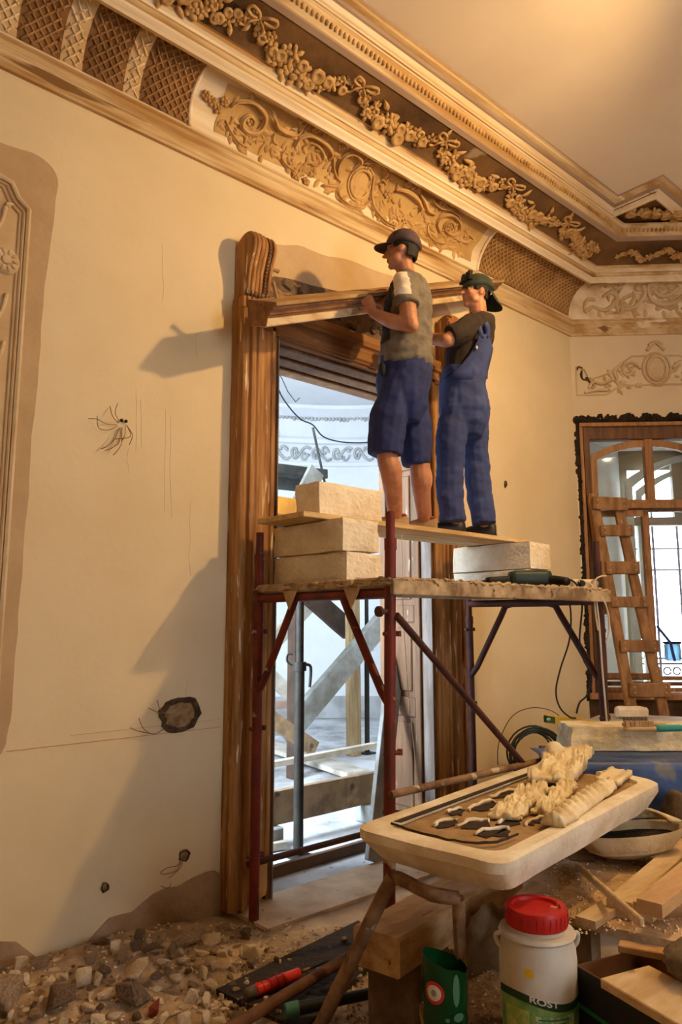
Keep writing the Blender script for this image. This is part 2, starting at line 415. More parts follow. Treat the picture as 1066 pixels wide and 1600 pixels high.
# blossoms and leaf lobes between the scrolls
def blossom(mb, c, r, nrm, seed=0):
    n = Vector(nrm).normalized(); u = n.cross(Vector((.2, .3, .93))).normalized(); w_ = n.cross(u)
    for i in range(5):
        a = i * 1.2566 + seed; p = Vector(c) + (u * math.cos(a) + w_ * math.sin(a)) * r * .62
        rot = Matrix((u, w_, n)).transposed(); mb.ball(p, (r * .46, r * .46, r * .32), rot, 6, 4)
    mb.ball(Vector(c) + n * r * .22, r * .3, None, 6, 4)
def blossoms_at(pts, z0, k):
    for p in pts:
        s_ = px_to(COVE, z0[0] + p[0] / k, z0[1] + p[1] / k); o_, z_, no, nz = interp(COVE, s_[1])
        b = MB(); blossom(b, surfA(COVE, s_[0], s_[1], .012), .03, (0, -no, nz), p[0]); obj('blossom', b, m_orn, t2, smooth='all')
blossoms_at([(85, 200), (125, 240), (160, 285), (205, 240), (370, 365), (640, 645), (700, 690), (725, 755), (770, 690), (660, 720), (735, 390), (790, 420), (850, 460), (700, 345), (1030, 560), (960, 530)], ZA, KA)
blossoms_at([(125, 110), (210, 190), (390, 490), (420, 510), (365, 545), (320, 350), (690, 550), (790, 590), (445, 290)], ZB, KB)
b = MB()
for i in range(330):
    px = rnd.uniform(348, 728); yl = 235 + (px - 352) * .50; py = yl + rnd.uniform(-52, 12)
    s_ = px_to(COVE, px, py)
    if .12 < s_[1] < .86: leaf_on(b, surfA, COVE, s_[0], s_[1], rnd.uniform(0, 6.28), rnd.uniform(.04, .085), .019, .014)
obj('acanthus_leaves', b, m_orn, t2, smooth='all')
# tan ground the carving stands on
def patch(surf, prof, x0, x1, t0, t1, h, wob=0, nx=24, ny=6, seed=0):
    b = MB()
    def fn(u, v):
        x = x0 + (x1 - x0) * u; t = t0 + (t1 - t0) * v
        if wob:
            e = mnoise.noise(Vector((x * 4, t * 3 + seed, seed))) * wob
            if v in (0, 1): t += e
            if u in (0, 1): x += e * .4
        return surf(prof, x, t, h)
    b.grid(fn, nx, ny); return b
xa, xb = px_to(COVE, 345, 165)[0], px_to(COVE, 742, 385)[0]
obj('carved_ground', patch(surfA, COVE, xa, xb, .14, .86, .003, .10, 40, 8), mat('ornament_ground', (198, 164, 108), .85, (170, 132, 78), 2.2, 6, .4, .62, .2, 40), t2, smooth='all')

# lattice panels
def lattice(surf, x0, x1, m, mg, name, t0=.05, t1=.97, step=.05):
    obj(name + '_ground', patch(surf, COVE, x0, x1, t0 - .02, t1 + .01, .002, 0, 20, 8), mg, t2, smooth='all')
    b = MB(); Lc = .36; n = int((x1 - x0 + Lc) / step) + 1
    for sg in (1, -1):
        for i in range(-int(Lc / step) - 1, n + int(Lc / step) + 1):
            pts = []
            for j in range(11):
                t = t0 + (t1 - t0) * j / 10; x = x0 + i * step + sg * (t * Lc)
                if x0 <= x <= x1: pts.append(surf(COVE, x, t, .005))
            if len(pts) > 1: b.tube(pts, .0068, 4)
    # small scale at each crossing
    for i in range(n + 8):
        for j in range(6):
            t = t0 + (t1 - t0) * (j + .5 * 1) / 6.2; x = x0 + (i - 4) * step + (t * Lc) % step
            if x0 + .01 < x < x1 - .01: b.ball(surf(COVE, x, t, .006), .010, None, 5, 3)
    o = obj(name, b, m, t2, smooth='all'); o['kind'] = 'stuff'
bx = [px_to(COVE, *p)[0] for p in ((-30, 0), (30, 25), (100, 50), (135, 66), (200, 95), (225, 108), (306, 145))]
cols = [1, 0, 1, 0, 1, 0]
mgb = mat('lattice_ground', (142, 104, 66), .9, (112, 80, 48), 4, 5, .4, .6, .1, 40)
mgp = mat('lattice_ground_pale', (214, 186, 146), .9, (196, 164, 120), 4, 5, .4, .6, .1, 40)
for i in range(6): lattice(surfA, bx[i], bx[i + 1], m_lattp if cols[i] else m_latt, mgp if cols[i] else mgb, 'lattice_panel')
x0, x1 = px_to(COVE, 752, 390)[0], 5.86
m_latt2 = mat('lattice_tan', (196, 158, 106), .8, (164, 124, 76), 4, 5, .4, .65, .15, 50)
mgb2 = mat('lattice_ground_tan', (156, 116, 72), .9, (130, 94, 54), 4, 5, .4, .6, .1, 40)
lattice(surfA, x0, x1 - .02, m_latt2, mgb2, 'lattice_panel')
# raised curved rims where the lattice ends
for xx in (bx[-1], x0):
    b = MB(); relief(b, [(xx + .015 * math.sin(math.pi * i / 8) * (1 if xx == x0 else -1), .02 + .96 * i / 8) for i in range(9)], .013, .004, taper=False)
    obj('lattice_rim', b, m_light, t2, smooth='all')
# carved cove of the chamfer wall
b = MB()
for pts in ([(.14, .75), (.25, .9), (.38, .8)], [(.2, .3), (.32, .2), (.42, .45), (.36, .62), (.28, .5)], [(.45, .2), (.58, .25), (.66, .55), (.62, .8)], [(.66, .8), (.72, .45), (.82, .3), (.95, .35), (1.02, .6)], [(.72, .7), (.80, .5), (.9, .55), (.95, .75), (.86, .9), (.76, .85)],
            [(1.05, .8), (1.1, .4), (1.25, .25), (1.35, .5)], [(1.0, .2), (1.15, .15), (1.3, .2)], [(1.25, .8), (1.4, .9), (1.5, .6)]):
    relief(b, pts, .021, .012, surfB)
for i in range(120): leaf_on(b, surfB, COVE, rnd.uniform(.12, 1.6), rnd.uniform(.12, .82), rnd.uniform(0, 6.28), rnd.uniform(.05, .10), .021, .016)
obj('carved_scrolls', b, m_orn_pale, t2, smooth='all')

# ------------------------------------------------------------------ flower garland along the frieze: flowers shared between copies
proto = []
for k in range(3):
    b = MB(); blossom(b, (0, 0, 0), .036, (0, 0, 1), k)
    if k == 1:
        b = MB(); b.lathe([(.008, .0), (.03, .004), (.034, .018), (.022, .026), (.012, .014), (.004, .016)], n=8)
    if k == 2:
        b = MB()
        for q in range(5): a = q * 1.257; b.ball((.024 * math.cos(a), .024 * math.sin(a), .006), (.022, .012, .012), Matrix.Rotation(a, 3, 'Z'), 6, 4)
        b.ball((0, 0, .012), .014, None, 6, 4)
    me = obj('flower_shape', b, m_orn2, None, smooth='all'); proto.append(me.data); bpy.data.objects.remove(me)
b = MB(); b.grid(lambda u, v: Vector(((u - .1) * .1, (v - .5) * .045 * math.sin(math.pi * min(1, u * .9 + .1)), .018 * math.sin(math.pi * u) - .012 * abs(v - .5) * 2)), 5, 4)
me = obj('leaf_shape', b, m_orn2, None, smooth='all'); leafme = me.data; bpy.data.objects.remove(me)
b = MB()
for sg in (-1, 1):
    b.tube(smooth_path([Vector(p) for p in ((0, 0, .01), (sg * .03, .035, .03), (sg * .075, .045, .03), (sg * .085, .015, .025), (sg * .05, .0, .02), (sg * .02, -.0, .015))], 4), .0085, 5)
    b.tube(smooth_path([Vector(p) for p in ((0, 0, .01), (sg * .04, -.03, .02), (sg * .05, -.065, .01), (sg * .085, -.07, .02))], 4), .0075, 5)
me = obj('bow_shape', b, m_orn2, None, smooth='all'); bowme = me.data; bpy.data.objects.remove(me)
def put(name, me, surf, s_, t, sc, spin, h=.01):
    p = surf(FRZ, s_, t, h); q = surf(FRZ, s_ + .01, t, h); n = (surf(FRZ, s_, t, h + .01) - p).normalized()
    x = (q - p).normalized(); y = n.cross(x); rot = Matrix((x, y, n)).transposed() @ Matrix.Rotation(spin, 3, 'Z')
    o = bpy.data.objects.new(name, me); COL.objects.link(o); o.parent = t4
    M_ = (rot @ Matrix.Diagonal((sc, sc, sc))).to_4x4(); M_.translation = p; o.matrix_local = M_; return o
bows = [px_to(FRZ, *p)[0] for p in ((300, -40), (426, 22), (570, 128), (700, 212), (802, 284), (878, 338))]
per = bows[3] - bows[2]; 
seq = [bows[2] + per * i for i in range(-4, 5) if bows[2] + per * i < 5.65]
for i, xb_ in enumerate(seq):
    put('bow', bowme, surfA, xb_, .68, 1.05, 0)
    for k in range(32):
        u = (k + rnd.uniform(-.3, .3)) / 32; x = xb_ + per * (u - .03)
        if x > 5.62 or x < 1.0: continue
        mid = .62 - .40 * max(0, math.sin(math.pi * max(0, min(1, u * 1.02)))) ** .7; thick = .08 + .13 * max(0, math.sin(math.pi * u))
        put('flower', proto[rnd.randrange(3)], surfA, x, mid + rnd.uniform(-thick, thick), rnd.uniform(.75, 1.25) * (.7 + .5 * max(0, math.sin(math.pi * u))), rnd.uniform(0, 6))
        if k % 4 == 0: put('leaf', leafme, surfA, x, mid + rnd.choice((-1, 1)) * (thick + .08), rnd.uniform(.6, .9), rnd.uniform(0, 6))
for k in range(34):
    s_ = .32 + k * .03; put('flower', proto[rnd.randrange(3)], surfB, s_, .36 + .14 * math.sin(k * .6) + rnd.uniform(-.08, .08), rnd.uniform(.7, 1.1), rnd.uniform(0, 6))
# flowers on the soffit of the bay
for k in range(16):
    o = bpy.data.objects.new('flower', proto[k % 3]); COL.objects.link(o); o.parent = bay
    o.location = (5.50 + k * .028, -.86 - .016 * k + rnd.uniform(-.05, .05), 4.835); o.rotation_euler = (math.pi, 0, k); o.scale = (1.3,) * 3
# ------------------------------------------------------------------ stains and patches on the walls
def blob_outline(pts, wob, seed, n=5):
    sp = smooth_path([Vector((p[0], p[1], 0)) for p in pts + pts[:1]], n)[:-1]
    return [(p.x + mnoise.noise(Vector((p.x * 6, p.y * 6, seed))) * wob, p.y + mnoise.noise(Vector((p.x * 6, p.y * 6, seed + 9))) * wob) for p in sp]
def flat_patch(name, pts, m, parent, th=.004, wob=.02, seed=1, n=5):
    """plaster skin of its own on wall_left, given as (x, z) outline"""
    o = blob_outline(pts, wob, seed, n); b = MB(); b.prism([Vector((x, .001, z)) for x, z in o], (0, -th, 0)); return obj(name, b, m, parent)
def pxz(*pp): return [(on_y(*p).x, on_y(*p).z) for p in pp]
flat_patch('fresh_plaster_skin', [(.02, .5), (.02, 2.0), (.02, 3.7), (.4, 3.76)] + pxz((0, 222), (60, 245), (90, 280), (85, 330), (70, 450), (58, 600), (48, 700), (40, 820), (34, 900), (22, 1050), (12, 1140), (-10, 1195)) + [(.7, .48)], m_damp, wall_left, .004, .012, 2)
flat_patch('fresh_plaster_skin', pxz((398, 385), (440, 380), (500, 398), (560, 412), (640, 445), (700, 478), (700, 560), (560, 540), (470, 520), (402, 490)), m_damp, wall_left, .005, .03, 4)
m_base = mat('bare_wall_foot', (176, 146, 116), .9, (140, 112, 88), 3, 8, .35, .65, .6, 30)
flat_patch('bare_wall_foot', [(-1.5, -.02), (-1.5, .35), (.4, .32), (1.0, .24), (1.3, .08), (1.5, .05), (1.75, .16), (2.0, .2), (2.22, .2), (2.22, -.02)], m_base, wall_left, .012, .05, 3)
# masonry laid bare above the door head
flat_patch('bare_masonry', [(2.42, 3.40), (2.46, 3.55), (2.6, 3.62), (3.2, 3.66), (3.8, 3.64), (4.0, 3.52), (4.02, 3.40)], m_mason, wall_left, .012, .05, 6)
b = MB()
for i in range(26):
    x = rnd.uniform(2.5, 3.95); z = rnd.uniform(3.44, 3.6); b.ball((x, -.012, z), (rnd.uniform(.02, .06), .03, rnd.uniform(.015, .04)), Matrix.Rotation(rnd.uniform(-.4, .4), 3, 'Y'), 6, 4)
obj('masonry_lumps', rough_up(b, .012, 20), m_mason, wall_left)
# broken remains of a moulded ornament beside the bracket
b = MB()
for pts in ([(404, 412), (416, 440), (430, 458), (445, 466)], [(412, 412), (424, 420), (436, 424)], [(398, 436), (404, 452), (408, 460)], [(424, 444), (440, 458), (456, 462)], [(446, 446), (458, 444), (468, 448)], [(396, 452), (400, 462), (410, 468)]):
    P = [on_y(px, py, -.008) for px, py in pts]; b.tube(smooth_path(P, 4), .012, 5)
obj('broken_ornament', rough_up(b, .01, 30), mat('broken_plaster', (120, 92, 64), .9, (176, 142, 100), 12, 5, .4, .6, .4, 50), wall_left)
# chalk lines, thin cracks and drip lines
m_chalk = mat('red_chalk', (214, 160, 118), .9)
for (a, c, r_) in (((10, 1174), (344, 1136), .0016), ((110, 1149), (344, 1124), .001)):
    b = MB(); b.tube([on_y(*a, -.002), on_y(*c, -.002)], r_, 4); obj('chalk_line', b, m_chalk, wall_left)
m_drip = mat('drip_stain', (220, 198, 166), .85)
b = MB()
for px, y0, y1 in ((214, 610, 705), (222, 625, 700), (258, 640, 800), (267, 650, 810), (200, 700, 740), (255, 380, 470), (307, 520, 560), (291, 1060, 1100), (297, 780, 900)):
    b.tube([on_y(px + rnd.uniform(-2, 2), y0 + (y1 - y0) * i / 4, -.0002) for i in range(5)], .0016, 4)
o = obj('drip_lines', b, m_drip, wall_left)

# ------------------------------------------------------------------ stucco wall panel at the left edge
def panel_outline(ins):
    # clipped top corner with a small notch; bottom likewise, in (x, z)
    x1 = 1.065 - ins; z1 = 3.56 - ins; x0 = .25 + ins; z0 = .62 + ins
    return [(x0, z0), (x1 - .08, z0), (x1, z0 + .10), (x1, z1 - .10), (x1 - .05, z1 - .06), (x1 - .085, z1 + .005), (x1 - .16, z1 + .02), (x1 - .20, z1 + .055), (x0 + .2, z1 + .055), (x0 + .16, z1 + .02), (x0 + .085, z1 + .005), (x0 + .05, z1 - .06), (x0, z1 - .10)]
b = MB(); b.prism([Vector((x, -.006, z)) for x, z in panel_outline(.02)], (0, .006, 0))
sp = obj('stucco_panel', b, mat('panel_stucco', (206, 178, 138), .85, (188, 158, 116), 3, 5, .4, .62, .15, 40), wall_left); sp['label'] = 'tall stucco panel with carved arabesques and a rosette'
for ins, r_ in ((0, .013), (.022, .008), (.04, .006)):
    b = MB(); ol = panel_outline(ins); b.tube([Vector((x, -.008, z)) for x, z in ol + ol[:1]], r_, 6); obj('panel_moulding', b, m_damp if ins else m_orn_pale, sp, smooth=True)
FLATP = [(.006, 0), (.006, 10)]
def surfF(prof, x, z, h=0.): return Vector((x, -.006 - h, z))
def leafF(mb, x, z, ang, ln, wd, h=.012, surf=None):
    dx, dz = math.cos(ang), math.sin(ang); rows = []
    for i in range(6):
        u = i / 5; wv = wd * math.sin(math.pi * (u * .85 + .12)); cx, cz = x + dx * ln * u, z + dz * ln * u
        rows.append([(surf or surfF)(None, cx - dz * wv * q, cz + dx * wv * q, (h * 1.5 if abs(q) < .1 else h * .7 if abs(q) < .7 else -.002) * (1.1 - .5 * u)) for q in (-1, -.5, 0, .5, 1)])
    vs = [p for r_ in rows for p in r_]; mb.add(vs, [(i * 5 + j, (i + 1) * 5 + j, (i + 1) * 5 + j + 1, i * 5 + j + 1) for i in range(5) for j in range(4)])
for zc in (3.38, 3.17, 2.95, 2.72, 2.50, 2.26, 1.3, 1.05, .85):
    b = MB()
    for sg in (-1, 1):
        cx = .67
        sc = rnd.uniform(.8, 1.1)
        for pts in ([(.06, .0), (.14, .07), (.24, .06), (.29, -.02), (.25, -.07), (.19, -.05), (.2, .0)], [(.1, -.08), (.2, -.1), (.3, -.06), (.33, .06)], [(.05, .06), (.12, .12), (.22, .12)]):
            b.tube(smooth_path([Vector((cx + sg * p[0] * sc, -.012, zc + p[1] * sc)) for p in pts], 4), .011, 5)
        for k in range(7): leafF(b, cx + sg * rnd.uniform(.08, .33), zc + rnd.uniform(-.1, .1), rnd.uniform(0, 6.28), rnd.uniform(.04, .08), .016)
    obj('arabesque', b, m_orn_pale, sp, smooth='all')
b = MB(); c = on_y(8, 408, -.008)
b.lathe([(.001, .03), (.02, .028), (.024, .018), (.05, .02), (.062, .012), (.066, 0)][::-1], c, 16, Matrix.Rotation(math.pi / 2, 3, 'X'))
for i in range(10): a = i * .628; b.ball(c + Vector((.042 * math.cos(a), -.02, .042 * math.sin(a))), (.018, .008, .009), Matrix.Rotation(-a, 3, 'Y'), 6, 4)
obj('rosette', b, m_orn_pale, sp, smooth=True)

# ------------------------------------------------------------------ stucco over-window relief on the chamfer wall
def SB(pts): return [PB(*p) for p in pts]
ol = [(.045, 3.56), (.30, 3.56), (.40, 3.62), (.50, 3.645), (.72, 3.645), (.74, 3.635), (.80, 3.635), (.82, 3.645), (1.04, 3.645), (1.14, 3.62), (1.24, 3.56), (1.49, 3.56), (1.49, 3.80), (1.42, 3.82), (1.20, 3.72), (1.08, 3.86), (.98, 3.92), (.56, 3.92), (.46, 3.86), (.34, 3.76), (.16, 3.70), (.12, 3.80), (.045, 3.83)]
b = MB(); b.tube([PB(x, z, .006) for x, z in ol + ol[:1]], .009, 5); sw = obj('stucco_relief', b, m_orn_pale, wall_back, smooth=True); sw['label'] = 'pale carved stucco relief with oval cartouche'
b = MB()
b.tube([PB(.77 + .085 * math.cos(a), 3.80 + .115 * math.sin(a), .012) for a in [i * .3142 for i in range(21)]], .013, 6)
b.tube([PB(.77 + .125 * math.cos(a), 3.80 + .15 * math.sin(a), .006) for a in [i * .3142 for i in range(21)]], .011, 6)
b.grid(lambda u, v: PB(.77 + .085 * u * math.cos(6.2832 * v), 3.80 + .115 * u * math.sin(6.2832 * v), .022 * (1 - u * u) + .003), 4, 18)
obj('oval_cartouche', b, m_orn_pale, sw, smooth='all')
b = MB()
def surfBf(prof, s_, z, h=0.): return PB(s_, z, h)
for sg in (-1, 1):
    for pts in ([(.14, .0), (.22, .06), (.30, .02), (.28, -.06), (.22, -.04)], [(.3, .06), (.38, -.02), (.36, -.1)], [(.40, -.1), (.5, -.14), (.58, -.12), (.62, -.18)], [(.08, .17), (.0, .25), (-.06, .22)], [(.45, -.2), (.56, -.2), (.66, -.22)]):
        b.tube(smooth_path([PB(.77 + sg * p[0], 3.80 + p[1], .010) for p in pts], 4), .015, 5)
    for k in range(34): leafF(b, .77 + sg * rnd.uniform(.15, .62), 3.74 + rnd.uniform(-.13, .08), rnd.uniform(0, 6.28), rnd.uniform(.04, .08), .018, .016, surfBf)
obj('relief_leaves', b, m_orn_pale, sw, smooth='all')
m_repair = mat('dark_damage', (96, 76, 58), .95, (60, 46, 36), 14, 5, .4, .6, .5, 40)
b = MB()
for pts in ([(.05, 3.80), (.07, 3.83), (.10, 3.81)], [(.09, 3.79), (.10, 3.72), (.16, 3.68), (.20, 3.63)], [(.13, 3.72), (.17, 3.69), (.22, 3.66)]):
    b.tube(smooth_path([PB(*p, .006) for p in pts], 4), .009, 5)
obj('damaged_edge', rough_up(b, .012, 30), m_repair, sw)

# ------------------------------------------------------------------ door frame
door = bpy.data.objects.new('door_1', None); COL.objects.link(door); door.location = (3.215, 0, 0); door['kind'] = 'structure'
def vmould(name, plan, z0, z1, m, parent):
    b = MB(); b.prism([Vector((x, y, z0)) for x, y in plan], (0, 0, z1 - z0)); return obj(name, b, m, parent, bevel=.003)
def arch_plan(mir):
    a = [(2.235, 0), (2.235, -.085), (2.245, -.105), (2.262, -.112), (2.28, -.105), (2.285, -.09), (2.30, -.09), (2.305, -.11), (2.335, -.11), (2.34, -.09), (2.352, -.088), (2.358, -.05), (2.366, -.048), (2.366, 0)]
    i_ = [(2.367, .02), (2.367, -.062), (2.378, -.07), (2.40, -.07), (2.404, -.06), (2.425, -.058), (2.43, -.05), (2.48, -.05), (2.485, -.06), (2.51, -.06), (2.515, -.045), (2.515, .02)]
    if mir: f = lambda q: [(6.43 - x, y) for x, y in q][::-1]; a, i_ = f(a), f(i_)
    return a, i_
for mir in (0, 1):
    a, i_ = arch_plan(mir)
    vmould('architrave_pilaster', a, .03, 3.29, m_wood, door); vmould('architrave_board', i_, .22, 3.25, m_wood, door)
    # plinth with rounded foot under the inner board, coloured paler than the boards
    xc = 2.44 if not mir else 6.43 - 2.44
    b = MB(); b.lathe([(.03, .05), (.055, .06), (.06, .09), (.06, .23), (.055, .25)], (xc, -.035, 0), 14, None, 1.15, .8); obj('plinth', b, mat('pale_plinth', (208, 160, 104), .6, (160, 108, 60), 4, 5, .4, .6, .2, 30, stretch=(5, 5, .6)), door, smooth=True)
    # scroll bracket: side profile extruded along x, volute roll on top, bead row, carved collar and fluted block
    x0, x1 = (2.245, 2.415) if not mir else (6.43 - 2.415, 6.43 - 2.245)
    prof = [(0, 3.36), (-.10, 3.36), (-.115, 3.42), (-.125, 3.50), (-.15, 3.58), (-.175, 3.65), (-.165, 3.70), (-.13, 3.735), (-.08, 3.74), (-.03, 3.72), (0, 3.70)]
    b = MB(); b.prism([Vector((x0, y, z)) for y, z in prof], (x1 - x0, 0, 0)); br = obj('scroll_bracket', b, m_wood, door, bevel=.012, seg=2)
    ridge = [Vector((0, y - .006, z)) for y, z in prof[1:10]]
    for k, (fx, r_) in enumerate(((.10, .012), (.24, .016), (.40, .016), (.56, .012), (.92, .012))):
        b = MB(); b.tube(smooth_path([p + Vector((x0 + (x1 - x0) * fx, 0, 0)) for p in ridge], 4), r_, 6); obj('bracket_flute', b, m_wood, br, smooth='all')
    b = MB()
    for q in smooth_path([p + Vector((x0 + (x1 - x0) * .74, 0, 0)) for p in ridge], 4)[::1]: b.ball(q, .011, None, 6, 4)
    obj('bead_row', b, m_woodd, br, smooth='all')
    b = MB(); b.bb((x0 - .01, 0, 3.285), (x1 + .01, -.115, 3.36)); 
    for k in range(5): b.tube([Vector((x0 + .02 + k * .033, -.118, 3.29)), Vector((x0 + .02 + k * .033, -.118, 3.355))], .012, 6)
    obj('fluted_block', b, m_wood, br, bevel=.004)
    b = MB()
    for k in range(7): b.ball((x0 + .01 + k * .025, -.125, 3.375), (.017, .02, .02), None, 6, 4)
    obj('carved_collar', b, m_woodd, br, smooth='all')
# door head
b = MB()
hp = [(.02, 3.20), (-.045, 3.20), (-.05, 3.215), (-.06, 3.22), (-.06, 3.25), (-.05, 3.255), (-.05, 3.30), (-.06, 3.31), (-.075, 3.315), (-.075, 3.345), (-.065, 3.35), (-.065, 3.40), (.02, 3.41)]
b.prism([Vector((2.365, y, z)) for y, z in hp], (4.065 - 2.365, 0, 0)); obj('head_architrave', b, m_woodh, door, bevel=.003)
b = MB(); b.bb((DX0 - .01, -.03, 3.185), (DX1 + .01, TH + .02, 3.25)); obj('soffit_lining', b, m_woodh, door, bevel=.004)
for k in range(3):
    b = MB(); y0 = .0 + k * .155; b.bb((DX0 + .05, y0 + .01, 3.165), (DX1 - .05, y0 + .12, 3.187)); obj('soffit_board', b, m_woodd, door, bevel=.006)
# jamb linings: a board with raised stiles and sunk panels; the right one faces the viewer
for xs, sg in ((DX0, 1), (DX1, -1)):
    b = MB(); b.bb((xs - .0 * sg, -.03, .02), (xs + sg * .03, TH + .02, 3.19)); jl = obj('jamb_lining', b, m_woodd, door)
    b = MB(); b.bb((xs + sg * .03, -.045, .02), (xs + sg * .038, .04, 3.19)); obj('painted_edge', b, mat('grey_paint_strip', (150, 138, 128), .7, (120, 104, 92), 3, 5, .4, .6, .1, 20, stretch=(4, 4, .6)), jl)
    for y0, y1 in ((.06, .11), (.39, .45)):
        b = MB(); b.bb((xs + sg * .03, y0, .05), (xs + sg * .05, y1, 3.19)); obj('stile', b, m_woodd, jl, bevel=.004)
    for z0, z1 in ((.05, .2), (.85, .98), (1.5, 1.62), (2.6, 2.72), (3.08, 3.19)):
        b = MB(); b.bb((xs + sg * .03, .11, z0), (xs + sg * .05, .39, z1)); obj('rail', b, m_woodd, jl, bevel=.004)
    for z0, z1 in ((.2, .85), (.98, 1.5), (1.62, 2.6), (2.72, 3.08)):
        b = MB(); b.bb((xs + sg * .03, .15, z0 + .04), (xs + sg * .042, .35, z1 - .04)); obj('raised_panel', b, m_woodd, jl, bevel=.008)
# pale strip of bare wall beside the right architrave
b = MB(); b.bb((4.20, .002, .05), (4.235, -.006, 3.2)); obj('bare_strip', b, mat('bare_strip', (226, 220, 212), .85), wall_left)
# threshold
b = MB(); b.bb((2.3, -.34, 0), (4.15, .03, .018)); rough_up(b, .006, 5); obj('threshold', b, mat('threshold_mortar', (214, 190, 164), .95, (186, 160, 132), 4, 7, .4, .62, .5, 40, speck=((110, 90, 70), 20, .68)), floor)

# ------------------------------------------------------------------ moulded door cornice held up by the two men
HL = Vector((2.09, -.372, 3.193)); HRt = Vector((4.45, -.12, 4.175))
ha = (HRt - HL).normalized()
eo = Vector((.05, -.19, -.065)); eo = (eo - ha * eo.dot(ha)).normalized(); eu = eo.cross(ha) * -1
if eu.z < 0: eu = -eu
hood = thing('door_cornice', 'long moulded wooden door cornice lifted at a slant by two men', 'cornice', HL)
hlen = (HRt - HL).length
def hoodpt(o_, u, a): return HL + ha * a + eo * o_ + eu * u
def hood_piece(name, prof, m, a0=0, a1=None, mit=.0):
    b = MB(); a1 = hlen if a1 is None else a1
    b.rings([[hoodpt(o_, u, a0) for o_, u in prof], [hoodpt(o_, u, a1) for o_, u in prof]]); return obj(name, b, m, hood, bevel=.002)
m_dusty = mat('dusty_wood', (186, 156, 116), .8, (150, 112, 70), 3, 6, .4, .62, .2, 30)
hood_piece('top_board', [(0, 0), (.205, 0), (.205, -.018), (.19, -.022), (0, -.022)], m_dusty)
hood_piece('cyma_moulding', [(0, -.022), (.19, -.022), (.186, -.034), (.165, -.05), (.158, -.06), (.158, -.068), (.15, -.07), (.142, -.085), (.0, -.085)], m_woodh)
hood_piece('lower_fascia', [(0, -.085), (.136, -.085), (.132, -.092), (.128, -.128), (.118, -.135), (0, -.135)], mat('cream_painted_wood', (226, 200, 160), .7, (190, 146, 98), 4, 6, .45, .65, .2, 30, stretch=(.6, 5, 5)))
hood_piece('left_return', [(.0, 0.001), (.20, .001), (.188, -.03), (.158, -.06), (.142, -.085), (.13, -.13), (.0, -.134)], m_woodh, -.006, .004)
b = MB(); b.tube([hoodpt(.06, 0, .16), hoodpt(.06, .09, .13)], .012, 6); obj('wood_peg', b, m_dusty, hood)
# ------------------------------------------------------------------ window in the chamfer wall
m_wwood = mat('window_wood', (180, 134, 90), .6, (136, 94, 58), 5, 6, .35, .65, .25, 30, stretch=(5, 5, .7), speck=((206, 170, 120), 12, .70))
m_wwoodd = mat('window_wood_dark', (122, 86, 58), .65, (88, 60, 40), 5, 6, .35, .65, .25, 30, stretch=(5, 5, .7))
m_white = mat('white_window_paint', (206, 212, 208), .5, (186, 192, 190), 3, 4, .4, .6, .05, 20)
m_reveal = mat('reveal_plaster', (214, 214, 208), .8, (196, 196, 190), 2, 5, .4, .6, .1, 20)
def glass_mat(name, tint=(.93, .97, .98)):
    m = bpy.data.materials.new(name); m.use_nodes = True; N = m.node_tree.nodes; L = m.node_tree.links; N.remove(N['Principled BSDF'])
    t = N.new('ShaderNodeBsdfTransparent'); t.inputs[0].default_value = (*tint, 1); g = N.new('ShaderNodeBsdfGlossy'); g.inputs['Roughness'].default_value = .03
    mx = N.new('ShaderNodeMixShader'); mx.inputs[0].default_value = .06; L.new(t.outputs[0], mx.inputs[1]); L.new(g.outputs[0], mx.inputs[2]); L.new(mx.outputs[0], N['Material Output'].inputs[0]); return m
m_glass = glass_mat('window_glass')
def Bbar(mb, s0, s1, z0, z1, o0, o1): return slab_B(mb, s0, s1, z0, z1, o0, o1)
win = bpy.data.objects.new('window_1', None); COL.objects.link(win); win.location = PB(.68, WZ0, -.1); win['kind'] = 'structure'
SL = .60
# splayed plaster reveal
for a0, a1, s_out in ((.07, .0, SL), (1.275, 1.34, 1.33)):
    b = MB(); b.prism([PB(a0, WZ0, -.12), PB(s_out, WZ0, -TB), PB(a1, WZ0, -TB), PB(a1, WZ0, -.12)], (0, 0, WZ1 - WZ0)); obj('splayed_reveal', b, m_reveal, win)
b = MB(); Bbar(b, .02, 1.33, WZ1 - .16, WZ1 - .01, -TB, -.12); obj('reveal_head', b, m_reveal, win)
# ragged gap round the casing
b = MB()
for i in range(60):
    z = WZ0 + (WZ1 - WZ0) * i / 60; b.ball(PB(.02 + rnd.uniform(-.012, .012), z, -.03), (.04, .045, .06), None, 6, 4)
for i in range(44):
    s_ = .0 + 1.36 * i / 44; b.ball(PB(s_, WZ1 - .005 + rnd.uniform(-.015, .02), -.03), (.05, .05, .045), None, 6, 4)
obj('ragged_gap', rough_up(b, .02, 22), m_dark, win)
